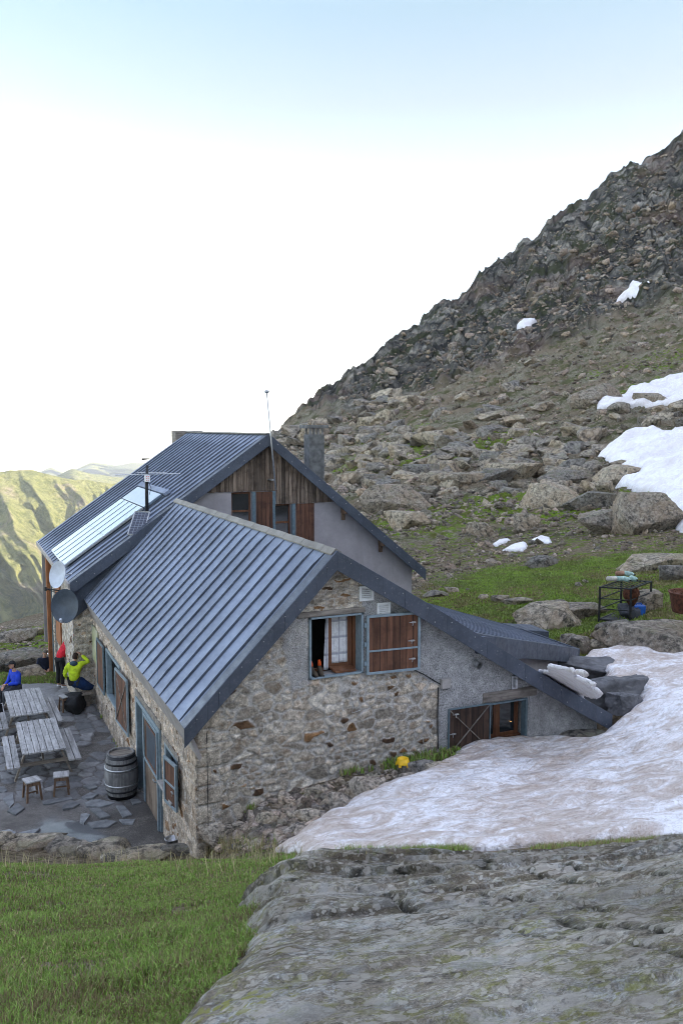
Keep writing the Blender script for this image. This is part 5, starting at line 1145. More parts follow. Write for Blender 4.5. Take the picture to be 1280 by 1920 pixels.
for i, pg in enumerate(SL_):
    pts = [at_z(x / 3.2, 1180 + y / 3.2, TZ + .05)[:2] for x, y in pg]; c = np.mean(pts, axis=0); n = len(pts); vs = []; 
    for zz, sc_ in ((0, 1.02), (.035, 1.0), (.045, .95)): vs += [((p[0] - c[0]) * sc_, (p[1] - c[1]) * sc_, zz) for p in pts]
    fs = [(k + j * n, (k + 1) % n + j * n, (k + 1) % n + (j + 1) * n, k + (j + 1) * n) for j in (0, 1) for k in range(n)] + [tuple(range(2 * n, 3 * n)), tuple(range(n - 1, -1, -1))]
    area = sum(pts[k][0] * pts[(k + 1) % n][1] - pts[(k + 1) % n][0] * pts[k][1] for k in range(n))
    if area < 0: fs = [f[::-1] for f in fs]
    o = fast_mesh('slate_slab', np.array(vs), fs, M['slate']); o.location = (c[0], c[1], TZ + .005); o.rotation_euler = (random.uniform(-.02, .02), random.uniform(-.02, .02), 0)
    tag(o, f'loose grey slate slab on the terrace gravel, {SLN[i]}', 'slate slab', 'loose slate slabs on the terrace gravel')
# ------------------------------------------------------------------ snow
def snow_sheet(name, px_poly, label, thick=.25, edge=.35, step=.08, mat='snow', rough=.03, clip=None, jag=.15, rfn=None, extra=None, world=None, hf=None):
    pw = world or [tuple((hit(*q, f=hf or T1) if len(q) == 2 else at_r(*q))[:2]) for q in px_poly]
    a = np.array(pw); xs = np.arange(a[:, 0].min() - edge, a[:, 0].max() + edge, step); ys = np.arange(a[:, 1].min() - edge, a[:, 1].max() + edge, step); X, Y = np.meshgrid(xs, ys, indexing='ij')
    sd = poly_sd(X, Y, pw) + jag * fbm(X / (jag * 5), Y / (jag * 5), o=4, s=8)
    h = np.clip(-sd / edge, 0, 1); h = thick * (1 - (1 - h) ** 2.5)
    base = (rfn or T1)(X, Y); top = base + h + rough * fbm(X / .9, Y / .9, o=4, s=19) * np.clip(-sd / edge, 0, 1) + (extra(X, Y) if extra is not None else 0)
    cut = sd < .0
    if clip is not None: cut &= clip(X, Y)
    k = cut[:-1, :-1] & cut[1:, 1:] & cut[:-1, 1:] & cut[1:, :-1]; F = grid_faces(*X.shape, keep=k)[:, ::-1]
    if len(F) == 0: print('empty snow', name, label); return
    V, F, _ = compact(np.stack([X, Y, top], -1).reshape(-1, 3), F)
    # skirt: drop the border to below ground
    E_ = np.sort(np.stack([F, np.roll(F, -1, 1)], -1).reshape(-1, 2), 1); Ed = np.stack([F, np.roll(F, -1, 1)], -1).reshape(-1, 2)
    key = E_[:, 0].astype(np.int64) * len(V) + E_[:, 1]; u_, idx, c_ = np.unique(key, return_index=True, return_counts=True); B = Ed[idx[c_ == 1]]
    bv = np.unique(B); mp = np.full(len(V), -1); mp[bv] = len(V) + np.arange(len(bv)); low = V[bv].copy(); low[:, 2] -= .25 + thick
    F2 = np.stack([B[:, 1], B[:, 0], mp[B[:, 0]], mp[B[:, 1]]], -1)
    return tag(fast_mesh(name, np.r_[V, low], np.r_[F, F2], M[mat], smooth=True), label, kind='structure')
gfull = lambda X, Y: ground_full(X, Y, False)[0]
MAIN = [(518, 1600), (560, 1572), (600, 1548), (662, 1508), (732, 1474), (800, 1450), (862, 1412), (925, 1388), (1000, 1391), (1060, 1393), (1122, 1390, 17.3), (1140, 1366, 17.9), (1165, 1336, 18.6), (1196, 1318, 19.0), (1194, 1292, 20.0), (1150, 1284, 20.6), (1134, 1264, 21.6), (1137, 1244, 22.6), (1092, 1238, 23.4), (1100, 1226, 25), (1160, 1219, 25.5), (1222, 1226, 25), (1236, 1236, 24.6), (1290, 1229, 25), (1700, 1240, 25), (1900, 1560, 10.6), (1280, 1566, 10.6), (1180, 1572, 10.5), (1090, 1590, 10.2), (900, 1640, 9.6), (600, 1640, 10.4)]
def main_base(X, Y):
    z = T0(X, Y); z = z + .10 * fbm(X / 2.2, Y / 2.2, o=3, s=44) + .05 * fbm((X + Y) / .8, (X - Y) / 1.6, o=4, s=45)
    c1_, c2_, c3_ = cells(X * 2.1 + .5 * fbm(X, Y, o=2), Y * 2.6, 88); z = z + .05 * (c1_ - .4) + .03 * fbm(X * 3, Y * 3, o=3, s=47)
    z = z + .22 * np.exp(-((X - 12.9) / .5) ** 2 - ((Y - 13.0) / .5) ** 2)
    return z
snow_sheet('snowfield', MAIN, 'dirty old snowfield wrapping round the low side of the hut', .16, .30, .045, rfn=main_base, clip=lambda X, Y: ~((Y > GY - .02) & (X < 12.05) & (Y < 25)), jag=.12, rough=.02)
for k_, st, th, lb in (('wide', .25, .9, 'wide snow patch below the dark boulder'), ('upper', .35, .8, 'snow patch with a brown boulder on it'), ('high', .4, 1.5, 'spiky snow patch high under the cliffs'), ('small high', .4, 1.6, 'small sliver of snow left of the cliffs'), ('a', .08, .15, 'leftmost small snow patch above the meadow'), ('b', .08, .15, 'middle small snow patch above the meadow'), ('c', .08, .15, 'rightmost small snow patch above the meadow')):
    snow_sheet('snow_patch', SNOWPX[k_], lb, th, th * 1.6, st, 'clean_snow', rough=th * .12, rfn=lambda X, Y: gfull(X, Y) + (.3 if 'high' in k_ else 0), jag=th * .4, hf=None if 'high' in k_ else gfull)
snow_sheet('snow_patch', [(28, 1262), (48, 1240), (80, 1230), (112, 1224), (112, 1268), (60, 1262)], 'bright snow patch behind the man in navy', .12, .3, .06, 'clean_snow', jag=.2)
# snow slab still lying on the hut roof
def roof_snow():
    pg = [(10.75, 15.0), (11.15, 14.35), (12.0, 13.55), (12.35, 13.6), (12.3, 14.2), (12.5, 14.8), (12.25, 15.3), (12.6, 16.2), (12.2, 17.3), (11.2, 17.6), (10.7, 16.6)]
    pts = [((1022, 1256), (1052, 1256), (1090, 1265), (1078, 1272), (1115, 1283), (1108, 1291), (1130, 1300), (1115, 1311), (1085, 1310), (1050, 1285))]
    sl = (HRZ - HQZ) / (HQX - HRX)
    def on(px, py, off=.06):
        d = ray(px, py); k = HRZ + sl * HRX + off; t = (k - EYE[2]) / (d[2] + sl * d[0]); return tuple((EYE + d * t)[:2])
    pg = [on(x, y) for x, y in ((1014, 1262), (1030, 1252), (1060, 1252), (1095, 1263), (1080, 1270), (1118, 1282), (1105, 1288), (1134, 1298), (1118, 1308), (1090, 1306), (1100, 1325), (1060, 1300))]
    a = np.array(pg); xs = np.arange(a[:, 0].min() - .1, a[:, 0].max() + .1, .025); ys = np.arange(a[:, 1].min() - .1, a[:, 1].max() + .1, .025); X, Y = np.meshgrid(xs, ys, indexing='ij'); sd = poly_sd(X, Y, pg) + .12 * fbm(X * 2.6, Y * 2.6, o=5, s=2)
    top = HRZ - sl * (X - HRX) + .08 + .05 * np.clip(-sd / .08, 0, 1) ** .6 + .02 * fbm(X * 2, Y * 2, o=3); k = (sd < 0); k = k[:-1, :-1] & k[1:, 1:]; F = grid_faces(*X.shape, keep=k)[:, ::-1]; V, F, _ = compact(np.stack([X, Y, top], -1).reshape(-1, 3), F)
    o = fast_mesh('snow_slab', V, F, M['clean_snow'], smooth=True); s_ = o.modifiers.new('s', 'SOLIDIFY'); s_.thickness = .06; s_.offset = -1
    tag(o, 'jagged slab of snow left on the lower end of the hut roof', 'snow slab')
roof_snow()
# grey blocks of shaded ice in the hollows by the roof
for i, (px, py, w_, h_, r_, lb) in enumerate([(1098, 1264, 82, 30, 22.6, 'smooth grey melted snow block under the tip of the annex roof'), (1150, 1318, 84, 44, 19.4, 'dark grey rounded block in the melt hollow beside the roof'), (1178, 1330, 40, 30, 18.9, 'smaller grey block at the right of the melt hollow')]):
    place_rock('rounded_block', px, py, w_, h_, 1500 + i, lb, cat='rock', r=r_, sub=5, planes=9, rough=.16, depth=.6, mat='dark_ice')
# ------------------------------------------------------------------ the foreground slab
def build_slab():
    step = .016; P_ = np.array(SLAB_P); xs = np.arange(-1.2, 10.0, step); ys = np.arange(-1.6, 7.4, step); X, Y = np.meshgrid(xs, ys, indexing='ij')
    az = (az_of(X, Y) + np.pi) % (2 * np.pi) - np.pi; vis = (np.abs(az) < R(75)) & (np.hypot(X, Y) > .9)
    sd = poly_sd(X, Y, SLAB_P) + .10 * fbm(X * 1.7, Y * 1.7, o=4, s=5) + .05 * fbm(X * 4, Y * 4, o=5, s=6)
    # strata run roughly across the view
    a = R(-14) - YAW; s_ = X * math.sin(-a) * 0 + (X * _fh[0] + Y * _fh[1]); c_ = X * _r[0] + Y * _r[1]; s2 = s_ + .22 * c_ + .25 * fbm(X / 1.3, Y / 1.3, o=3, s=9)
    z = slab_z(X, Y) + .08 * fbm(X / 1.8, Y / 1.8, o=3, s=15) + .006 * fbm(X * 22, Y * 22, o=3, s=28) + .025 * fbm(s2 * 4, c_ * .8, o=4, s=16, ridged=True) * sstep(3, 5, s_) + .022 * fbm(X * 2.5, Y * 2.5, o=5, s=17) + .012 * fbm(X * 9, Y * 9, o=4, s=27, ridged=True)
    st = s2 * 2.4; lay = np.floor(st) + sstep(.0, .10, st - np.floor(st)); z = z + .06 * (lay - st) * sstep(3.2, 4.6, s_)
    k1, ke, kc = cells(c_ * .42 + .25 * fbm(X * 1.5, Y * 1.5, o=4, s=51), s2 * 1.7 + .12 * fbm(X * 3, Y * 3, o=3, s=52), 53); z = z + .055 * (kc - .5) * sstep(0, .05, ke)
    groove = .55 * (1 - sstep(.0, .035, ke)) * sstep(-.1, .2, fbm(X * .9, Y * .9, o=2, s=54)); z = z - .015 * groove; moss = np.zeros(X.shape)
    def crack(pts, wd, dp, ms=0):
        nonlocal z, groove, moss
        w3 = []
        for px, py in pts:
            d = ray(px, py); q = np.linspace(1.5, 9, 900); hh = math.hypot(d[0], d[1]); pp = EYE + d[None] * (q / hh)[:, None]; b = np.nonzero(pp[:, 2] <= slab_z(pp[:, 0], pp[:, 1]))[0]; w3.append(pp[b[0]][:2] if len(b) else pp[-1][:2])
        dist = np.full(X.shape, 9.); wx = X + .05 * fbm(X * 3, Y * 3, o=3, s=31); wy = Y + .05 * fbm(X * 3, Y * 3, o=3, s=32)
        for (x0, y0), (x1, y1) in zip(w3[:-1], w3[1:]):
            ex, ey = x1 - x0, y1 - y0; t = np.clip(((wx - x0) * ex + (wy - y0) * ey) / (ex * ex + ey * ey), 0, 1); dist = np.minimum(dist, np.hypot(wx - x0 - t * ex, wy - y0 - t * ey))
        g_ = np.exp(-(dist / wd) ** 2); z = z - dp * g_; groove = np.maximum(groove, g_ * .8); moss = np.maximum(moss, ms * np.exp(-(dist / (wd * 2.2)) ** 2))
    crack([(650, 1655), (740, 1675), (800, 1685), (870, 1702), (960, 1728), (1100, 1752), (1290, 1786)], .009, .02, .2)
    crack([(690, 1670), (730, 1668), (780, 1690)], .02, .03, .5)
    crack([(1040, 1702), (1075, 1716), (1130, 1728), (1180, 1736), (1290, 1742)], .014, .018, .8)
    crack([(570, 1655), (640, 1648), (800, 1652), (980, 1664), (1130, 1690)], .012, .025, .3); crack([(540, 1640), (700, 1626), (900, 1632), (1290, 1640)], .014, .03, .6); crack([(620, 1612), (900, 1622), (1290, 1618)], .012, .03, .7)
    drop = np.clip((sd + .07) / .30, 0, 1); z = z - .34 * drop ** 1.5 - .05 * np.clip((sd + .3) / .3, 0, 1) ** 2
    yel = sstep(3.3, 2.2, s_) * 1.0 + .35 * np.exp(-(sd / .35) ** 2) + .25; zone = np.stack([np.clip(yel, 0, 1), np.clip(moss + .5 * sstep(.1, .35, fbm(s2 * 3, c_ * .9, o=4, s=77)) * sstep(4.0, 5.2, s_), 0, 1), groove], -1)
    k = (sd < .22) & vis; k = k[:-1, :-1] & k[1:, 1:]; V, F, at = compact(np.stack([X, Y, z], -1).reshape(-1, 3), grid_faces(*X.shape, keep=k)[:, ::-1], {'zone': zone.reshape(-1, 3)})
    tag(fast_mesh('rock_slab', V, F, M['slab'], attrs=at, smooth=True), 'broad lichen spotted rock slab filling the near right foreground', 'rock slab')
    return X, Y, z
build_slab()
# ------------------------------------------------------------------ grass
def blades(name, pos, hgt, wid, colr, label, bend=.5, seed=1, az=None, extra=None):
    """pos (n,3) roots; five vertices a blade"""
    rs = np.random.default_rng(seed); n = len(pos); a = rs.uniform(0, 2 * np.pi, n) if az is None else az; w_ = wid * rs.uniform(.6, 1.4, n); h = hgt
    lean = rs.uniform(.1, 1, n) * bend; dx, dy = np.cos(a), np.sin(a); b = rs.uniform(0, 2 * np.pi, n); sx, sy = np.cos(b) * w_ / 2, np.sin(b) * w_ / 2
    V = np.empty((n, 5, 3), np.float32)
    mx = pos[:, 0] + dx * h * lean * .35; my = pos[:, 1] + dy * h * lean * .35; mz = pos[:, 2] + h * .55
    tx = pos[:, 0] + dx * h * lean; ty = pos[:, 1] + dy * h * lean; tz = pos[:, 2] + h * (1 - .45 * lean)
    V[:, 0] = np.stack([pos[:, 0] - sx, pos[:, 1] - sy, pos[:, 2] - .01], -1); V[:, 1] = np.stack([pos[:, 0] + sx, pos[:, 1] + sy, pos[:, 2] - .01], -1)
    V[:, 2] = np.stack([mx + sx * .8, my + sy * .8, mz], -1); V[:, 3] = np.stack([mx - sx * .8, my - sy * .8, mz], -1); V[:, 4] = np.stack([tx, ty, tz], -1)
    i = np.arange(n)[:, None] * 5; F = np.concatenate([i + [0, 1, 2], i + [0, 2, 3], i + [3, 2, 4]], 0)
    C = np.repeat(colr[:, None, :], 5, 1).reshape(-1, 3)
    return tag(fast_mesh(name, V.reshape(-1, 3), F, M['blade'], attrs={'tint': C}), label, kind='stuff')
def gcol(x, y, n, rs, dry=0.0):
    g = fbm(x * 1.1, y * 1.1, o=4, s=12); t = rs.uniform(0, 1, n)
    c = np.stack([.125 + .14 * t, .215 + .17 * t, .035 + .045 * t], -1); straw = np.array([.36, .30, .15]); brown = np.array([.16, .125, .06])
    m = (rs.uniform(0, 1, n) < dry + .30 * np.clip(g + .2, 0, 1)); c = np.where(m[:, None], straw * rs.uniform(.6, 1.2, (n, 1)), c); m2 = rs.uniform(0, 1, n) < .20 + .7 * np.clip(-g - .1, 0, 1); return np.where(m2[:, None], brown * rs.uniform(.7, 1.4, (n, 1)), c)
def lawn():
    rs = np.random.default_rng(5); n = 330000
    r = np.exp(rs.uniform(math.log(1.9), math.log(13.2), n)); az = rs.uniform(R(-27), R(4), n) + FWD; x = r * np.sin(az); y = r * np.cos(az); sd = poly_sd(x, y, SLAB_P) + .10 * fbm(x * 1.7, y * 1.7, o=4, s=5)
    k = (sd > .0) & (rs.uniform(0, 1, n) < .88 + 1.4 * fbm(x * 2.3, y * 2.3, o=4, s=2)) & ((az - FWD < R(-4.2)) | (r < 12.2)); x, y, r, sd = x[k], y[k], r[k], sd[k]
    z = ground_full(x, y)[0]; n = len(x); tuft = np.clip(.5 + 1.3 * fbm(x * 1.9, y * 1.9, o=3, s=66), .15, 1.4); rim = sstep(9.3, 11, r)
    h = (.018 + .038 * rs.uniform(0, 1, n) ** 1.4) * tuft * (1 + .35 * np.exp(-(sd / .35) ** 2)) + .014
    blades('grass', np.stack([x, y, z], -1), h, .0022 + .0006 * r, gcol(x, y, n, rs, dry=.08 + .35 * 0), 'green and straw coloured turf beside the rock slab', .8, 3)
    # dry seed stalks
    n = 800; r = rs.uniform(2.6, 12.5, n); az = rs.uniform(R(-25), R(-2.5), n) + FWD; x = r * np.sin(az); y = r * np.cos(az); k = (poly_sd(x, y, SLAB_P) > .15) & (fbm(x * .9, y * .9, o=2, s=3) + sstep(8.5, 11, r) > .12); x, y, r = x[k], y[k], r[k]
    z = ground_full(x, y)[0]; n = len(x); c = np.tile(np.array([.42, .36, .2]), (n, 1)) * rs.uniform(.6, 1.2, (n, 1)); blades('dry_stalks', np.stack([x, y, z], -1), rs.uniform(.12, .30, n), .0028 + .0005 * r, c, 'pale dry grass stalks standing in the turf', .55, 8)
lawn()
def strip(name, n, pxr, pyr, hr, label, seed, wd=.01, dry=.15, keep=None, f=T1, dens=None):
    rs = np.random.default_rng(seed); out = []
    for _ in range(n):
        px, py = rs.uniform(*pxr), rs.uniform(*pyr)
        if keep is not None and not keep(px, py): continue
        p = hit(px, py, f, 5.5)
        if p is not None: out.append(p)
    p = np.array(out)
    p = np.repeat(p, dens or 1, 0); p[:, :2] += rs.normal(0, .035, (len(p), 2)); p[:, 2] = f(p[:, 0], p[:, 1]) + (.05 if name == 'weeds' else 0); h = rs.uniform(*hr, len(p))
    return blades(name, p, h, wd, gcol(p[:, 0], p[:, 1], len(p), rs, dry), label, .7, seed)
strip('grass', 2500, (640, 870), (1586, 1606), (.05, .15), 'strip of grass between the slab and the snow', 21, .006, .1, dens=10, keep=lambda px, py: py > 1586 + abs(px - 740) * .10)
strip('grass', 1600, (1000, 1285), (1572, 1598), (.04, .10), 'thin brown grass behind the slab at the right', 22, .006, .5, dens=8, keep=lambda px, py: py > 1592 - (px - 1000) * .07)
strip('weeds', 900, (480, 860), (1410, 1475), (.07, .17), 'green weeds growing along the foot of the gable', 23, .02, .02, dens=10, keep=lambda px, py: 2 < py - 1440 + (px - 560) * .13 < 30 and vnoise(px / 22., py / 16., s=3) > -.2)
strip('weeds', 90, (415, 475), (1490, 1530), (.05, .14), 'tangled weeds on the rubble near the corner', 24, .012, .1, dens=16)
strip('dry_grass', 50, (385, 520), (1588, 1602), (.10, .35), 'tall dry grass at the foot of the corner', 25, .007, .8, dens=12)
strip('grass', 900, (0, 112), (1258, 1285), (.05, .14), 'low grass bank at the far end of the terrace', 26, .018, .15, dens=12)
strip('weeds', 60, (165, 250), (1310, 1420), (.04, .14), 'weeds along the foot of the side wall', 27, .014, .1, dens=12, keep=lambda px, py: abs(px - (168 + (py - 1310) * .62)) < 12)
def meadow_tufts():
    rs = np.random.default_rng(9); out = []
    for _ in range(5200):
        px, py = rs.uniform(780, 1285), rs.uniform(1030, 1225)
        if poly_sd(np.array(px), np.array(py), MEADOW) > 0: continue
        p = hit(px, py)
        if p is not None: out.append(p)
    p = np.repeat(np.array(out), 7, 0); p[:, :2] += rs.normal(0, .22, (len(p), 2)); p[:, 2] = ground_full(p[:, 0], p[:, 1], False)[0]
    g = fbm(p[:, 0] / 2.5, p[:, 1] / 2.5, o=3, s=6); n = len(p); t = rs.uniform(0, 1, (n, 1)); c = np.array([.16, .21, .05]) * (.7 + .7 * t); c = np.where((g < -.12)[:, None], np.array([.21, .18, .08]) * (.7 + .6 * t), c)
    blades('meadow_grass', p, rs.uniform(.03, .11, n), .035, c, 'short bright grass of the small meadow', .9, 4)
meadow_tufts()
strip('grass', 14, (670, 722), (1740, 1800), (.03, .09), 'dry tuft growing in a hollow of the slab', 31, .004, .7, dens=14, f=lambda x, y: slab_z(x, y), keep=lambda px, py: abs(px - (672 + (py - 1740) * .7)) < 14)
strip('grass', 40, (1035, 1285), (1700, 1745), (.02, .07), 'brown tufts along the crack in the slab', 32, .004, .8, dens=12, f=lambda x, y: slab_z(x, y), keep=lambda px, py: abs(py - (1704 + (px - 1040) * .17)) < 7)
# ------------------------------------------------------------------ picnic tables, stools, barrel
def picnic_table():
    t = thing('picnic_table', (0, 0, 0), 'x', 'picnic table', 'weathered picnic tables on the terrace')
    m = MB(); L = 2.25; W = .95; n = 7; wd = W / n; rr = random.Random(3)
    for i in range(n):
        x = -W / 2 + i * wd; e = rr.uniform(0, .02); m.box(x + .006, x + wd - .006, -L / 2 - e, L / 2 + e, .715, .75)
    m.build('tabletop', M['table_wood'], t, bevel=.004, local=True)
    for s in (-1, 1):
        m = MB()
        for k in range(2): x = s * .66 + k * .15 - .07; m.box(x - .066, x + .066, -L / 2 + .03, L / 2 - .03, .41, .45)
        m.build('bench', M['table_wood'], t, bevel=.004, local=True)
    for y in (-.8, .8):
        m = MB(); m.box(-.82, .82, y - .025, y + .02, .33, .41); m.build('seat_beam', M['frame_wood'], t, bevel=.004, local=True)
        m = MB(); m.box(-.42, .42, y + .022, y + .06, .64, .714); m.build('top_beam', M['frame_wood'], t, bevel=.004, local=True)
        for s in (-1, 1):
            m = MB(); m.bar((s * .36, y + .045, .70), (s * .62, y + .045, 0), .045, .10, up=(0, 1, 0)); m.build('leg', M['frame_wood'], t, bevel=.004, local=True)
        m = MB(); m.bar((0, y + .02, .37), (0, y * .15, .70), .045, .08); m.build('brace', M['frame_wood'], t, bevel=.004, local=True)
    return t
pt = picnic_table()
for i, (x, y, rz, lb) in enumerate([(1.66, 20.95, 0, 'nearest picnic table, grey weathered planks, behind the two stools'), (1.56, 23.75, 1, 'second picnic table, behind the nearest one and before the blue jacket'), (-.42, 23.6, 2, 'third picnic table, only its bench end showing at the left edge')]):
    o = pt if i == 0 else copy_tree(pt); o.location = (x, y, TZ + .02); o.rotation_euler = (0, 0, R(rz)); o['label'] = lb
def stool():
    t = thing('stool', (0, 0, 0), 'x', 'stool', 'small wooden stools')
    m = MB()
    for k in range(2): m.box(-.165 + k * .166, -.003 + k * .166, -.16, .16, .42, .45)
    m.build('seat', M['table_wood'], t, bevel=.005, local=True)
    m = MB(); m.box(-.14, .14, -.14, -.115, .34, .42); m.box(-.14, .14, .115, .14, .34, .42); m.box(-.14, -.115, -.115, .115, .34, .42); m.box(.115, .14, -.115, .115, .34, .42); m.build('apron', M['stool_wood'], t, local=True)
    for sx in (-1, 1):
        for sy in (-1, 1): m = MB(); m.bar((sx * .12, sy * .12, .40), (sx * .155, sy * .155, 0), .042); m.build('leg', M['stool_wood'], t, bevel=.003, local=True)
    m = MB(); m.box(-.13, .13, -.012, .012, .14, .17); m.build('stretcher', M['stool_wood'], t, local=True); return t
st = stool()
for i, (px, py, rz, lb) in enumerate([(60, 1462, 12, 'wooden stool at the left below the nearest picnic table'), (115, 1452, -8, 'wooden stool right of the other, before the nearest table'), (124, 1305, 15, 'small pale stool beside the yellow jacket')]):
    p = at_z(px, py, TZ + .45); o = st if i == 0 else copy_tree(st); o.location = (p[0], p[1], TZ + .015); o.rotation_euler = (0, 0, R(rz)); o['label'] = lb
wb_ = thing('wall_bench', (3.28, 25.2, TZ), 'short wooden bench against the side wall at its far end', 'bench')
m = MB(); m.box(3.08, 3.22, 24.7, 26.2, TZ + .42, TZ + .46); m.box(3.235, 3.40, 24.7, 26.2, TZ + .42, TZ + .46); m.build('seat', M['frame_wood'], wb_, bevel=.004)
for y in (24.85, 26.0): m = MB(); m.box(3.12, 3.36, y, y + .06, TZ, TZ + .42); m.build('leg', M['frame_wood'], wb_)
p = at_z(225, 1503, TZ); p[1] += .28; p[0] += .1
bl = thing('barrel', (p[0], p[1], TZ), 'grey wooden wine barrel with pale hoops standing by the door', 'barrel')
R_ = lambda z: .285 + .075 * (1 - ((z - .5) / .5) ** 2)
m = MB(); ns = 28
vs = []; zs = np.linspace(0, 1.0, 15)
for z in zs:
    for k in range(ns * 4):
        a = 2 * math.pi * k / (ns * 4); g_ = .004 if k % 4 == 0 else 0; vs.append(((R_(z) - g_) * math.cos(a), (R_(z) - g_) * math.sin(a), z))
q = ns * 4; m.add(vs, [(i * q + k, i * q + (k + 1) % q, (i + 1) * q + (k + 1) % q, (i + 1) * q + k) for i in range(14) for k in range(q)]); m.lathe([(R_(1) - .002, 1.0), (R_(1) - .03, 1.0), (R_(1) - .03, .955)], (0, 0, 0), 48); m.build('staves', M['barrel_wood'], bl, local=True)
m = MB(); m.lathe([(.0, .958), (R_(.96) - .028, .958)], (0, 0, 0), 48); m.build('lid', M['frame_wood'], bl, local=True)
for z, mt, hw in ((.33, 'galv', .022), (.68, 'galv', .022), (.06, 'iron', .035), (.94, 'iron', .035), (.2, 'iron', .02), (.81, 'iron', .02)):
    m = MB(); m.lathe([(R_(z - hw) + .002, z - hw), (R_(z) + .008, z - hw), (R_(z) + .008, z + hw), (R_(z + hw) + .002, z + hw)], (0, 0, 0), 48); m.build('hoop', M[mt], bl, local=True, smooth=True)
p = at_z(322, 1583, -.55); bw = thing('bowl', tuple(p), 'steel bowl on the kerb stones beside the hut corner', 'bowl')
m = MB(); m.lathe([(0, .0), (.085, .0), (.10, .02), (.115, .11), (.13, .115), (.128, .12), (.11, .117), (.09, .025), (0, .015)], (0, 0, 0), 28); m.build('dish', M['galv'], bw, local=True, smooth=True)
p = at_y(755, 1434, GY - .62)
yb = thing('dog_bowl', tuple(p + [0, 0, .0]), 'small yellow plastic bowl on the weedy bank below the gable', 'bowl')
m = MB(); m.lathe([(.12, .0), (.10, .09), (.085, .095), (.075, .07), (0, .05)], (0, 0, .03), 24); m.build('cup', M['yellow_plastic'], yb, local=True, smooth=True)
for k in range(5):
    a = k * 1.256; m = MB(); m.bar((.125 * math.cos(a), .125 * math.sin(a), -.01), (.112 * math.cos(a), .112 * math.sin(a), .05), .05, .018); m.build('foot', M['yellow_plastic'], yb, local=True)
# boots and board on the upper sill
def boot():
    t = thing('hiking_boot', (0, 0, 0), 'x', 'boot', 'pair of hiking boots on the window sill')
    m = MB(); secs = [(-.14, .030, .045), (-.11, .042, .06), (-.05, .045, .075), (0, .04, .105), (.04, .040, .15), (.09, .040, .17), (.12, .030, .165)]; vs = []; n = 14
    for (y, w_, h_) in secs:
        for k in range(n): a = 2 * math.pi * k / n; vs.append((w_ * math.cos(a), y + .01 * math.sin(a), max(.02, .02 + h_ / 2 + h_ / 2 * math.sin(a))))
    m.add(vs, [(i * n + k, i * n + (k + 1) % n, (i + 1) * n + (k + 1) % n, (i + 1) * n + k) for i in range(len(secs) - 1) for k in range(n)] + [tuple(range(n - 1, -1, -1)), tuple(range((len(secs) - 1) * n, len(secs) * n))]); m.build('upper', M['boot'], t, local=True, smooth=True)
    m = MB(); m.hexa([(-.04, -.15, 0), (.04, -.15, 0), (.045, .13, 0), (-.045, .13, 0), (-.045, -.155, .025), (.045, -.155, .025), (.045, .135, .03), (-.045, .135, .03)]); m.build('sole', M['black_rubber'], t, bevel=.006, local=True)
    m = MB(); m.tube([(0, .07, .15), (0, .075, .20), (0, .09, .25)], [.036, .034, .018], 10); m.build('tongue', M['orange'], t, local=True, smooth=True); return t
b0 = boot(); b1 = copy_tree(b0)
for o, x, rz, lb in ((b0, 5.70, 6, 'left of two dark hiking boots with orange tongues on the sill'), (b1, 5.84, -10, 'right of two dark hiking boots with orange tongues on the sill')): o.location = (x, GY + .10, 2.80); o.rotation_euler = (0, 0, R(rz)); o['label'] = lb
m = MB(); m.hexa([(6.10, GY + .02, 2.805), (6.50, GY + .0, 2.805), (6.50, GY + .2, 2.83), (6.06, GY + .2, 2.85), (6.10, GY + .02, 2.845), (6.50, GY + .0, 2.845), (6.50, GY + .2, 2.88), (6.06, GY + .2, 2.90)]); tag(m.build('wooden_board', M['brown_wood'], bevel=.005), 'brown wooden board lying on the upper window sill', 'board')
# ------------------------------------------------------------------ on the big roof
def on_up(px, py, off=0):
    a = (URZ - UEZ) / (URX - UEX); d = ray(px, py); t = (URZ - a * URX + off - (EYE[2])) / (d[2] - a * d[0]); return EYE + d * t
L_ = math.hypot(URX - UEX, URZ - UEZ); nU = np.array([-(URZ - UEZ) / L_, 0, (URX - UEX) / L_]); dU = np.array([-(URX - UEX) / L_, 0, -(URZ - UEZ) / L_])
def slopebox(m, x_hi, x_lo, y0, y1, w0, w1):
    P = lambda x, y, w_: tuple(np.array([x, y, URZ - (URX - x) * (URZ - UEZ) / (URX - UEX)]) + nU * w_)
    return m.hexa([P(x_hi, y0, w0), P(x_lo, y0, w0), P(x_lo, y1, w0), P(x_hi, y1, w0), P(x_hi, y0, w1), P(x_lo, y0, w1), P(x_lo, y1, w1), P(x_hi, y1, w1)])
sp_ = thing('solar_collector', (4.3, 28.5, 4.0), 'long pale blue solar collector with four rows on the taller roof', 'solar collector')
m = MB(); slopebox(m, 5.44, 3.05, 26.7, 30.3, .07, .14); m.build('casing', M['galv'], sp_, bevel=.008)
for k in range(5):
    for (xa, xb) in ((5.42, 4.26), (4.24, 3.08)): m = MB(); slopebox(m, xa, xb, 26.72 + k * .716, 26.72 + k * .716 + .675, .14, .152); m.build('pane', M['collector'], sp_)
m = MB()
for k in range(5):
    if k: slopebox(m, 5.42, 3.08, 26.72 + k * .716 - .045, 26.72 + k * .716 + .01, .153, .16)
m.build('glazing_bars', M['dish_dark'], sp_)
m = MB(); slopebox(m, 6.02, 5.47, 26.7, 30.35, .05, .13); m.build('cover_sheet', M['collector_top'], sp_, bevel=.008)
m = MB(); slopebox(m, 6.22, 6.05, 26.4, 30.5, .05, .15); m.build('top_flashing', M['roof'], sp_, bevel=.008)
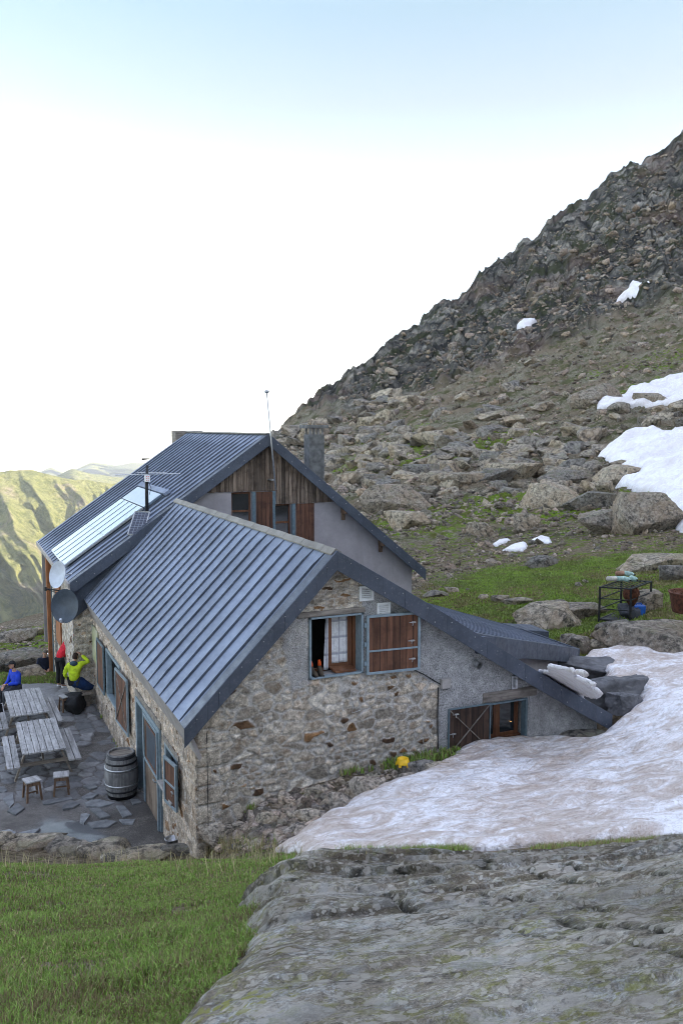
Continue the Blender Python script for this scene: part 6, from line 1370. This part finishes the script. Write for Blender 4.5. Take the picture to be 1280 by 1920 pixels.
# mast with aerial and box
yb_ = 25.9; base = at_y(276, 952, yb_); topm = at_y(276.5, 872, yb_); ms = thing('antenna_mast', tuple(base), 'dark mast carrying a flat aerial and a small white box above the roofs', 'mast')
m = MB(); m.tube([(base[0], yb_, base[2] - .35), (base[0], yb_, base[2] + .75), (topm[0], yb_, topm[2])], [.055, .05, .04], 12); m.build('pole', M['iron'], ms, smooth=True)
q = at_y(276, 889, yb_ - .05); ax = np.array(_r); m = MB(); l0, l1 = at_y(216, 890.5, yb_ - .05), at_y(338, 888, yb_ - .05)
m.tube([l0, l1], .014, 8)
for t in (.25, .37, .52, .66, .78, .9): c_ = l0 + (l1 - l0) * t; dv = np.array(_fh) * .32; m.tube([c_ - dv, c_ + dv], .008, 6)
m.tube([at_y(258, 886, yb_), at_y(312, 886, yb_)], .012, 8); m.build('aerial', M['galv'], ms)
b_ = at_y(276.5, 897, yb_ - .1); m = MB(); m.box(b_[0] - .075, b_[0] + .075, yb_ - .14, yb_ - .04, b_[2] - .1, b_[2] + .09); m.build('junction_box', M['white'], ms, bevel=.01)
m = MB()
for dx in (-.045, .01):
    for dz in (-.06, -.0, .045): m.box(b_[0] + dx, b_[0] + dx + .03, yb_ - .146, yb_ - .14, b_[2] + dz, b_[2] + dz + .018)
m.build('red_marks', M['f_red'], ms)
w_ = at_y(272, 861, yb_); m = MB(); m.tube([(topm[0] - .16, yb_, w_[2]), (topm[0] + .06, yb_, w_[2] + .01)], [.03, .012], 8); m.tube([(topm[0], yb_, w_[2]), (topm[0], yb_, w_[2] + .16)], .005, 5); m.build('wind_vane', M['iron'], ms)
m = MB(); m.tube([(b_[0] + .03, yb_ - .08, b_[2] - .1), (b_[0] + .12, yb_ - .05, b_[2] - .3), (b_[0] + .06, yb_ - .04, b_[2] - .5)], .008, 5); m.build('cable', M['black_rubber'], ms)
# photovoltaic panel, tilted
c = [at_y(254, 959, 25.3), at_y(281, 960, 25.25), at_y(269, 1003, 24.85), at_y(240, 1002, 24.9)]
c = [np.array(q_) for q_ in c]; n_ = np.cross(c[1] - c[0], c[3] - c[0]); n_ /= np.linalg.norm(n_); n_ = n_ if n_ @ (EYE - c[0]) > 0 else -n_
pv = thing('photovoltaic_panel', tuple(c[3]), 'small dark solar panel in a silver frame tilted below the mast', 'solar panel')
ctr = sum(c) / 4; inn = [q_ + (ctr - q_) * .07 for q_ in c]
o = fast_mesh('cells', np.array(inn + [q_ - n_ * .01 for q_ in inn]) + n_ * .006, [(0, 1, 2, 3), (7, 6, 5, 4), (0, 4, 5, 1), (1, 5, 6, 2), (2, 6, 7, 3), (3, 7, 4, 0)], M['cells'], pv); uv = o.data.uv_layers.new(name='UVMap')
for i_, v_ in enumerate(((0, 0), (1, 0), (1, 1), (0, 1))): uv.data[i_].uv = v_
m = MB()
for i_ in range(4): m.bar(c[i_], c[(i_ + 1) % 4], .035, .035)
m.build('frame', M['galv'], pv); m = MB(); m.tube([ctr - n_ * .03, ctr - n_ * .5 + [.2, 0, -.05]], .02, 8); m.build('bracket', M['galv'], pv)
# lightning rod pole with a globe
a_, b_ = at_y(517, 918, UY - .40), at_y(500, 735, UY - .40); lp_ = thing('whip_aerial', tuple(a_), 'thin leaning pole with a small cup on top before the boarded gable', 'pole')
m = MB(); m.tube([a_, a_ + (b_ - a_) * .5, b_], [.032, .026, .020], 8); m.build('pole', M['galv'], lp_, smooth=True)
m = MB(); m.lathe([(0, -.05), (.05, -.03), (.075, .0), (.09, .015), (.05, .045), (.02, .07), (0, .075)], tuple(b_), 14); m.build('cup', M['galv'], lp_, smooth=True)
m = MB(); k_ = a_ + (b_ - a_) * .10; m.box(k_[0] - .12, k_[0] + .02, UY - .4, UY - .04, k_[2] - .02, k_[2] + .02); m.build('bracket', M['galv'], lp_)
# dishes
def dish(name, px, py, Y, diam, tall, look, mat, label, lnb=True, arm=None):
    c_ = at_y(px, py, Y); t = thing(name, tuple(c_), label, 'satellite dish'); m = MB(); n = 40; rs_ = np.linspace(0, 1, 9)
    for sgn in (0, 1):
        vs = []
        for r_ in rs_:
            for k in range(n): a = 2 * math.pi * k / n; vs.append((r_ * diam / 2 * math.cos(a), r_ * tall / 2 * math.sin(a), .11 * r_ * r_ - .016 * sgn))
        m.add(vs, [(i * n + k, i * n + (k + 1) % n, (i + 1) * n + (k + 1) % n, (i + 1) * n + k)[::1 if not sgn else -1] for i in range(8) for k in range(n)])
    m.add([(math.cos(2 * math.pi * k / n) * diam / 2 * f_, math.sin(2 * math.pi * k / n) * tall / 2 * f_, z_) for f_, z_ in ((1, .094), (1.012, .094), (1.012, .114), (1, .11)) for k in range(n)], [(i * n + k, i * n + (k + 1) % n, (i + 1) * n + (k + 1) % n, (i + 1) * n + k) for i in range(3) for k in range(n)])
    q = Vector(look).normalized().to_track_quat('Z', 'Y').to_matrix().to_4x4(); m.xf(q); m.build('reflector', M[mat], t, local=True, smooth=True)
    def P(x, y, z): return q @ Vector((x, y, z))
    if lnb:
        m = MB(); m.tube([P(0, -tall * .5, .08), P(-.02, -tall * .42, .40)], .014, 8); m.build('arm', M['galv'], t, local=True)
        m = MB(); m.tube([P(0, -tall * .44, .36), P(0, -tall * .36, .44)], .035, 10); m.build('feed', M['dish_grey'], t, local=True)
    m = MB(); w0 = Vector((3.02 - c_[0], 25.2 - Y, -.05)); m.tube([P(0, 0, -.02), P(0, 0, -.10), w0], .022, 8); m.build('mount', M['galv'], t, local=True)
    return t
back = -np.array(ray(113, 1078)); back /= np.linalg.norm(back); side = np.array([-1.0, -.0, 0])
dish('satellite_dish', 113, 1078, 24.9, .56, .76, back * .9 + np.array([-1.05, -.1, .25]), 'dish_grey', 'pale grey satellite dish under the eave, above the dark one', lnb=False)
dish('satellite_dish', 124, 1136, 24.7, .76, .94, back * 1.0 + np.array([-.35, 0, .0]), 'dish_dark', 'dark satellite dish facing out below the pale one')
ar = thing('whip_antenna', (2.6, 26.0, 2.25), 'thin horizontal bracket sticking out between the two dishes', 'bracket')
p0, p1 = at_y(86, 1104, 26.3), at_y(118, 1108, 26.3); m = MB(); m.tube([p0, p1, (3.0, 26.4, p1[2])], .02, 7); m.build('arm', M['iron'], ar); m = MB(); m.tube([p0 + [0, 0, -.06], p0 + [0, 0, .06]], .035, 8); m.tube([p0, p0 + [.25, 0, -.12], p1 + [0, 0, -.08]], .009, 5); m.build('clamp', M['iron'], ar)
# ------------------------------------------------------------------ cage, bottles, bin
cb = [at_z(1122, 1163, 0), None]
cp = hit(1122, 1164); cq = hit(1182, 1171); gzc = (cp[2] + cq[2]) / 2
c1 = at_z(1122, 1165, gzc); c2 = at_z(1180, 1169, gzc); c3 = at_z(1218, 1152, gzc); c4 = c1 + (c3 - c2); H_ = float(np.dot(c1 - EYE, _f)) * 66 / FPX
cg = thing('iron_cage', tuple(c1), 'open black iron transport cage standing in the meadow', 'cage'); cs = [c1, c2, c3, c4]
for q_ in cs: m = MB(); m.bar(q_ + [0, 0, -.02], q_ + [0, 0, H_], .05); m.build('post', M['iron'], cg)
for i_ in range(4):
    for h_ in (.06, .36, .66, .98): m = MB(); m.bar(cs[i_] + [0, 0, H_ * h_], cs[(i_ + 1) % 4] + [0, 0, H_ * h_], .04 if h_ in (.06, .98) else .028); m.build('rail', M['iron'], cg)
m = MB(); m.hexa([tuple(q_ + [0, 0, .04]) for q_ in cs] + [tuple(q_ + [0, 0, .07]) for q_ in cs]); m.build('floor', M['iron'], cg)
m = MB()
for t in (.15, .3, .45, .6, .75, .9): a_, b_ = c1 + (c2 - c1) * t, c4 + (c3 - c4) * t; m.bar(a_ + [0, 0, H_ * .985], b_ + [0, 0, H_ * .985], .022)
m.build('top_grid', M['iron'], cg)
u_ = (c2 - c1) / np.linalg.norm(c2 - c1); v_ = (c4 - c1) / np.linalg.norm(c4 - c1); rb = .085
def bottle(px, py, ang, mat, lb):
    hz = gzc + H_ + rb; q_ = at_z(px, py, hz + .02); t = thing('gas_bottle', (q_[0], q_[1], q_[2]), lb, 'gas bottle', 'gas bottles lying on the iron cage')
    m = MB(); prof = [(0, -.20), (.05, -.195), (rb, -.16), (rb, .10), (rb * .8, .15), (.035, .19), (.03, .22), (0, .22)]; m.lathe(prof, (0, 0, 0), 20); m.xf(Matrix.Rotation(ang, 4, 'Z') @ Matrix.Rotation(math.pi / 2, 4, 'X')); m.build('body', M[mat], t, local=True, smooth=True)
    m = MB(); m.lathe([(.0, .22), (.025, .22), (.025, .26), (0, .26)], (0, 0, 0), 10); m.xf(Matrix.Rotation(ang, 4, 'Z') @ Matrix.Rotation(math.pi / 2, 4, 'X')); m.build('valve', M['iron'], t, local=True)
bottle(1147, 1085, R(70), 'bottle_pale', 'pale gas bottle at the left end on top of the cage'); bottle(1160, 1085, R(40), 'bottle_green', 'light green gas bottle second from the left on the cage'); bottle(1173, 1086, R(-10), 'bottle_green', 'green gas bottle with its round end facing out, in the middle'); bottle(1187, 1085, R(-15), 'bottle_green', 'green gas bottle at the right end on the cage')
o = bottle(1163, 1075, R(80), 'bottle_rust', 'pale and rust coloured gas bottle lying on the upper layer'); o = bottle(1178, 1076, R(10), 'bottle_green', 'green gas bottle lying on the upper layer')
fc = lambda s, t: c1 + (c2 - c1) * s + (c4 - c1) * t
cn = thing('plastic_canister', tuple(fc(.80, .30) + [0, 0, .08]), 'bright blue plastic canister inside the iron cage', 'canister'); q_ = fc(.95, .45)
q_ = at_z(1196, 1157, gzc + .07); cn.location = q_
m = MB(); m.hexa([(-.17, -.12, 0), (.17, -.12, 0), (.17, .12, 0), (-.17, .12, 0), (-.20, -.14, .40), (.20, -.14, .40), (.20, .14, .40), (-.20, .14, .40)]); m.xf(Matrix.Rotation(-YAW, 4, 'Z')); m.build('body', M['blue_plastic'], cn, bevel=.03, local=True)
m = MB(); m.tube([(-.1, 0, .40), (-.07, 0, .46), (.07, 0, .46), (.1, 0, .40)], .02, 8); m.xf(Matrix.Rotation(-YAW, 4, 'Z')); m.build('handle', M['blue_plastic'], cn, local=True)
m = MB(); q_ = at_z(1176, 1158, gzc + .1); rs_ = np.random.default_rng(4)
P, F = rock_shape(77, 4, 9, (.5, .4, .42), .12); o = fast_mesh('sack', P, F, M['f_dgrey'], smooth=True); o.location = (q_[0], q_[1] + .1, q_[2] + .18); tag(o, 'dark sack slumped beside the blue canister in the cage', 'sack')
q_ = at_z(1188, 1150, gzc + .1)
nb = np.array(fc(.78, .35)); V = []; nu, nz = 26, 18
for j in range(nz):
    z = H_ * (.42 + .52 * j / (nz - 1)); w_ = .10 + .20 * math.sin(j / nz * 2.6) ** 1 
    for i in range(nu): a = 2 * math.pi * i / nu; rr_ = w_ * (1 + .35 * math.sin(a * 5 + j * .3)) * .7; V.append((nb[0] + rr_ * math.cos(a), nb[1] + rr_ * math.sin(a), gzc + z + .04 * math.sin(a * 3)))
F = [(j * nu + i, j * nu + (i + 1) % nu, (j + 1) * nu + (i + 1) % nu, (j + 1) * nu + i) for j in range(nz - 1) for i in range(nu)] + [tuple(range(nu - 1, -1, -1))]
tag(fast_mesh('folded_net', np.array(V), F, M['rust'], smooth=True), 'rust brown net hanging folded inside the cage', 'net')
q_ = at_r(1290, 1147, 25.2); bn = thing('rusty_drum', (q_[0], q_[1], q_[2]), 'rusty open metal drum cut by the right picture edge', 'drum')
m = MB(); w_ = 74 / FPX * np.dot(q_ - EYE, _f) / 2; m.lathe([(0, 0), (w_ * .8, 0), (w_ * .97, .52), (w_ * 1.02, .53), (w_ * 1.02, .56), (w_ * .93, .56), (w_ * .90, .50), (0, .45)], (0, 0, 0), 28); m.build('shell', M['rust'], bn, local=True, smooth=True)
its = [(q_[0] + RNG.normal(0, w_ * .4), q_[1] + RNG.normal(0, w_ * .4), q_[2] + .52 + RNG.uniform(0, .05), RNG.uniform(.03, .08)) for _ in range(60)]; rm = rock_mass('ash_heap', its, 'rusty scraps heaped in the drum', 'rust', seed=14)
# ------------------------------------------------------------------ people
def skin_chain(name, pts, edges, rad, mat, parent, sub=2, root=0):
    me = bpy.data.meshes.new(name); me.from_pydata([tuple(map(float, p)) for p in pts], edges, []); o = bpy.data.objects.new(name, me); col.objects.link(o); o.parent = parent
    s = o.modifiers.new('skin', 'SKIN'); s.use_smooth_shade = True
    for i, r_ in enumerate(rad):
        v = me.skin_vertices[0].data[i]; v.radius = (r_, r_) if not isinstance(r_, tuple) else r_; v.use_root = (i == root)
    b = o.modifiers.new('sub', 'SUBSURF'); b.levels = sub; b.render_levels = sub; me.materials.append(M[mat])
    return o
def person(loc, rz, label, J, top, legs, hair, hood=None, shoes='f_black', group=None, cap=False, scale=1.0, backpack=None):
    """J: joints in a local frame facing -Y. hip, chest, neck, head, (l/r) sh el wr, hp kn an toe"""
    t = thing('person', loc, label, 'person', group, rz); t.scale = (scale,) * 3; V = lambda k: np.array(J[k], float)
    # body in one surface: head, neck, trunk, arms with hands, legs
    pts = [V('hip'), (V('hip') + V('chest')) / 2, V('chest'), V('neck'), V('head') * .45 + V('neck') * .55]; ed = [(0, 1), (1, 2), (2, 3), (3, 4)]; rad = [.11, .10, .11, .055, .052]
    for s in 'lr':
        i = len(pts); pts += [V(s + 'sh'), V(s + 'el'), V(s + 'wr')]; ed += [(2, i), (i, i + 1), (i + 1, i + 2)]; rad += [.05, .038, .026]
        i = len(pts); pts += [V(s + 'hp'), V(s + 'kn'), V(s + 'an'), V(s + 'toe')]; ed += [(0, i), (i, i + 1), (i + 1, i + 2), (i + 2, i + 3)]; rad += [.075, .052, .036, .03]
    body = skin_chain('body', pts, ed, rad, 'skin', t)
    # head, sculpted
    D, F = ICO[4]; P = D * np.array([.074, .092, .115]); fy = P[:, 1] < 0
    zz = P[:, 2] / .115; P[:, 0] *= np.where(zz < 0, 1 + .28 * zz, 1); P[:, 1] *= np.where((zz < 0) & ~fy, 1 + .3 * zz, 1)
    g_ = lambda cx, cz, sx, sz, a: a * np.exp(-((P[:, 0] - cx) / sx) ** 2 - ((P[:, 2] - cz) / sz) ** 2) * fy
    P[:, 1] -= g_(0, -.015, .012, .022, .024) + g_(0, -.085, .025, .018, .010) + g_(0, .03, .05, .014, .006) + g_(0, -.052, .022, .006, .006); P[:, 1] += g_(-.03, .008, .014, .010, .010) + g_(.03, .008, .014, .010, .010) + g_(0, -.045, .02, .004, .003)
    for s in (-1, 1): e_ = np.exp(-((P[:, 1] - .01) / .014) ** 2 - ((P[:, 2] + .005) / .028) ** 2) * (P[:, 0] * s > .05); P[:, 0] += s * .016 * e_
    hd = V('head'); tilt = Euler(J.get('look', (0, 0, 0))).to_matrix(); hm = fast_mesh('head', (P @ np.array(tilt).T) + hd, F, M['skin'], t, smooth=True, local=True)
    for s in (-1, 1): m = MB(); c_ = np.array(tilt) @ np.array([s * .03, -.080, .008]) + hd; m.lathe([(0, -.008), (.009, 0), (0, .008)], tuple(c_), 8); m.build('eye', M['f_black'], t, local=True)
    Dm, Fm = ICO[4]; Q = Dm * np.array([.084, .102, .122]); Q = Q * (1 + .05 * fbm(Q[:, 0] * 50, Q[:, 1] * 50, Q[:, 2] * 50, 3, 4))[:, None]; keep = (Q[:, 2] > .03 - .75 * np.maximum(Q[:, 1], -.03)) | ((Q[:, 1] > .02) & (Q[:, 2] > -.07))
    Ff = Fm[keep[Fm].all(1)]; Qc, Ff, _ = compact(Q + [0, .006, .008], Ff); hr = fast_mesh('hair', (Qc @ np.array(tilt).T) + hd, Ff, M[hair], t, smooth=True, local=True); so = hr.modifiers.new('s', 'SOLIDIFY'); so.thickness = .012; so.offset = -1
    if cap:
        Q = Dm * np.array([.09, .108, .12]); k_ = Q[:, 2] > .03; Qc, Ff, _ = compact(Q, Fm[k_[Fm].all(1)]); cm = fast_mesh('cap', (Qc @ np.array(tilt).T) + hd + [0, 0, .01], Ff, M['f_black'], t, smooth=True, local=True); so = cm.modifiers.new('s', 'SOLIDIFY'); so.thickness = .01; so.offset = -1
        m = MB(); m.hexa([(-.06, -.20, .035), (.06, -.20, .035), (.075, -.09, .045), (-.075, -.09, .045), (-.06, -.20, .045), (.06, -.20, .045), (.075, -.09, .057), (-.075, -.09, .057)]); m.v = [tuple(np.array(tilt) @ np.array(v) + hd) for v in m.v]; m.build('peak', M['f_black'], t, bevel=.003, local=True)
    # jacket and trousers as their own surfaces following the body
    pts = [V('hip') * 1.0 + [0, 0, -.04], V('hip') * .5 + V('chest') * .5, V('chest'), V('neck') * .75 + V('chest') * .25]; rad = [(.17, .135), (.165, .13), (.175, .125), .075]; ed = [(0, 1), (1, 2), (2, 3)]
    for s in 'lr': i = len(pts); pts += [V(s + 'sh'), (V(s + 'sh') + V(s + 'el')) / 2, V(s + 'el'), V(s + 'wr') * .93 + V(s + 'el') * .07]; ed += [(2, i), (i, i + 1), (i + 1, i + 2), (i + 2, i + 3)]; rad += [.085, .072, .062, .045]
    jk = skin_chain('jacket', pts, ed, rad, top, t); tx = bpy.data.textures.get('cloth_folds') or bpy.data.textures.new('cloth_folds', 'CLOUDS'); tx.noise_scale = .09; dm = jk.modifiers.new('d', 'DISPLACE'); dm.texture = tx; dm.strength = .03; dm.mid_level = .5
    pts = [V('hip') + [0, 0, .02]]; rad = [.13]; ed = []
    for s in 'lr': i = len(pts); pts += [V(s + 'hp'), V(s + 'kn'), V(s + 'an') + [0, 0, .03]]; ed += [(0, i), (i, i + 1), (i + 1, i + 2)]; rad += [.105, .075, .06]
    skin_chain('trousers', pts, ed, rad, legs, t)
    for s in 'lr':
        a_, b_ = V(s + 'an'), V(s + 'toe'); skin_chain('shoe', [a_ + [0, 0, .02], a_ + [0, 0, -.045], b_ + [0, 0, -.01]], [(0, 1), (1, 2)], [.05, .05, .042], shoes, t)
        # fingers and thumb from the wrist onward
        w_, e_ = V(s + 'wr'), V(s + 'el'); d_ = (w_ - e_) / np.linalg.norm(w_ - e_); n1 = np.cross(d_, [0, 0, 1.0]); n1 = n1 / max(.2, np.linalg.norm(n1)); n2 = np.cross(n1, d_)
        hp = [w_, w_ + d_ * .075]; he = [(0, 1)]; hr_ = [.026, .034]
        for k, (o_, l_) in enumerate(((-.027, .055), (-.009, .066), (.009, .062), (.026, .048))): i = len(hp); hp += [w_ + d_ * .085 + n1 * o_, w_ + d_ * (.085 + l_ * .55) + n1 * o_ * 1.1 - n2 * .008, w_ + d_ * (.08 + l_) + n1 * o_ * 1.1 - n2 * .03]; he += [(1, i), (i, i + 1), (i + 1, i + 2)]; hr_ += [.010, .009, .008]
        i = len(hp); hp += [w_ + d_ * .04 + n1 * .04, w_ + d_ * .075 + n1 * .058 - n2 * .01]; he += [(0, i), (i, i + 1)]; hr_ += [.011, .009]; skin_chain('hand', hp, he, hr_, 'skin', t, sub=1)
    if hood:
        c_ = V('neck') + [0, .06, -.02]; Q = ICO[3][0] * np.array([.12, .08, .07]) + c_; fast_mesh('hood', Q, ICO[3][1], M[hood], t, smooth=True, local=True)
    return t
def stand(**k):
    J = dict(hip=(0, 0, .95), chest=(0, 0, 1.30), neck=(0, 0, 1.47), head=(0, -.02, 1.64), lsh=(.19, 0, 1.40), lel=(.25, .02, 1.13), lwr=(.24, -.08, .90), rsh=(-.19, 0, 1.40), rel=(-.25, .02, 1.13), rwr=(-.24, -.08, .90), lhp=(.10, 0, .90), lkn=(.11, -.02, .50), lan=(.11, .02, .08), ltoe=(.12, -.15, .04), rhp=(-.10, 0, .90), rkn=(-.11, -.02, .50), ran=(-.11, .02, .08), rtoe=(-.12, -.15, .04)); J.update(k); return J
def sit(**k):
    J = dict(hip=(0, 0, .55), chest=(0, -.04, .88), neck=(0, -.07, 1.05), head=(0, -.12, 1.21), lsh=(.19, -.05, .98), lel=(.27, -.10, .72), lwr=(.16, -.33, .66), rsh=(-.19, -.05, .98), rel=(-.27, -.10, .72), rwr=(-.16, -.33, .66), lhp=(.11, -.05, .53), lkn=(.14, -.45, .52), lan=(.14, -.42, .08), ltoe=(.15, -.58, .04), rhp=(-.11, -.05, .53), rkn=(-.14, -.45, .52), ran=(-.14, -.42, .08), rtoe=(-.15, -.58, .04)); J.update(k); return J
def foot_at(px, py, Y):      # ground point whose column of view is px at depth Y
    p = at_y(px, py, Y); return p
# navy man beyond the bank
p = at_r(85, 1258, 31.2); person((p[0], p[1], at_r(85, 1216, 31.2)[2] - 1.76), R(10), 'standing grey haired person in a navy jacket beyond the terrace, head bowed', stand(head=(0, -.07, 1.62), look=(.5, 0, 0), lwr=(.10, -.16, 1.05), rwr=(-.10, -.16, 1.05)), 'f_navy', 'f_grey', 'hair_grey')
# blue jacket with cap, seated sideways, looking left
p = at_y(36, 1290, 25.7); person((p[0] - .05, 25.7, at_y(30, 1237, 25.7)[2] - 1.34), R(-68), 'person in a bright blue jacket and dark cap sitting at the second table', sit(lwr=(.14, -.36, .72), rwr=(-.10, -.34, .60)), 'f_blue', 'f_dgrey', 'hair_black', cap=True)
# yellow jacket seated on the wall bench, seen from behind, arm raised to the head
p = at_y(140, 1290, 25.0); person((p[0], 25.0, at_y(137, 1226, 25.0)[2] - 1.33), R(150), 'person in a yellow green jacket seen from behind, one arm raised to the head', sit(chest=(.0, -.02, .92), neck=(-.02, -.02, 1.08), head=(-.04, -.05, 1.23), lel=(.27, .04, .74), lwr=(.22, -.1, .55), rsh=(-.20, -.02, 1.04), rel=(-.44, -.04, 1.10), rwr=(-.20, -.06, 1.30), look=(.2, 0, -.1)), 'f_lime', 'f_black', 'hair_brown', hood='f_teal')
# dark haired person in black between the red and the yellow jackets
p = at_y(146, 1280, 26.3); person((p[0], 26.3, at_y(144, 1211, 26.3)[2] - 1.36), R(15), 'dark haired person in black bent forward behind the yellow jacket', sit(chest=(0, -.12, .88), neck=(0, -.22, 1.03), head=(0, -.30, 1.16), look=(.8, 0, 0)), 'f_black', 'f_black', 'hair_black')
# red jacket bending, arm reaching up
p = at_y(113, 1282, 27.2); person((p[0] + .02, 27.2, TZ), R(120), 'bending person with a red jacket over one raised shoulder and black trousers', stand(hip=(0, .05, .95), chest=(0, -.22, 1.18), neck=(0, -.34, 1.28), head=(0, -.44, 1.22), look=(1.0, 0, 0), lsh=(.16, -.28, 1.28), lel=(.14, -.50, 1.46), lwr=(.10, -.72, 1.60), rsh=(-.17, -.24, 1.22), rel=(-.22, -.28, .95), rwr=(-.16, -.42, .80)), 'f_red', 'f_black', 'hair_black', shoes='white')
p = at_y(-3, 1320, 23.2); person((p[0], 23.1, at_y(2, 1287, 23.1)[2] - 1.05), R(-80), 'hunched person in dark grey cut by the left picture edge', sit(chest=(0, -.16, .84), neck=(0, -.28, .96), head=(0, -.40, 1.02), look=(.7, 0, 0)), 'f_dgrey', 'f_black', 'hair_black')
q_ = at_z(160, 1300, TZ + .45); P, F = rock_shape(91, 4, 8, (.36, .3, .42), .06); o = fast_mesh('rucksack', P, F, M['bluebag'], smooth=True); o.location = (3.2, 25.15, TZ + .70); tag(o, 'dark blue rucksack on the wall bench beside the yellow jacket', 'rucksack')
P, F = rock_shape(92, 4, 8, (.44, .4, .5), .08); o = fast_mesh('rucksack', P, F, M['f_black'], smooth=True); q_ = at_y(138, 1312, 24.6); o.location = (q_[0], 24.6, TZ + .26); tag(o, 'large dark rucksack on the ground behind the yellow jacket', 'rucksack')
# ------------------------------------------------------------------ air
def haze_box():
    g = bpy.data.materials.new('haze'); g.use_nodes = True; t = g.node_tree; t.nodes.remove(t.nodes['Principled BSDF']); v = t.nodes.new('ShaderNodeVolumePrincipled'); v.inputs['Color'].default_value = (.9, .94, 1, 1); v.inputs['Density'].default_value = HAZE; v.inputs['Anisotropy'].default_value = .35
    t.links.new(v.outputs[0], t.nodes['Material Output'].inputs['Volume'])
    m = MB(); m.box(-14000, 14000, -3000, 16000, -1500, 420); o = m.build('haze', g); tag(o, 'pale blue mountain air', kind='stuff')
HAZE = .7e-4
haze_box()
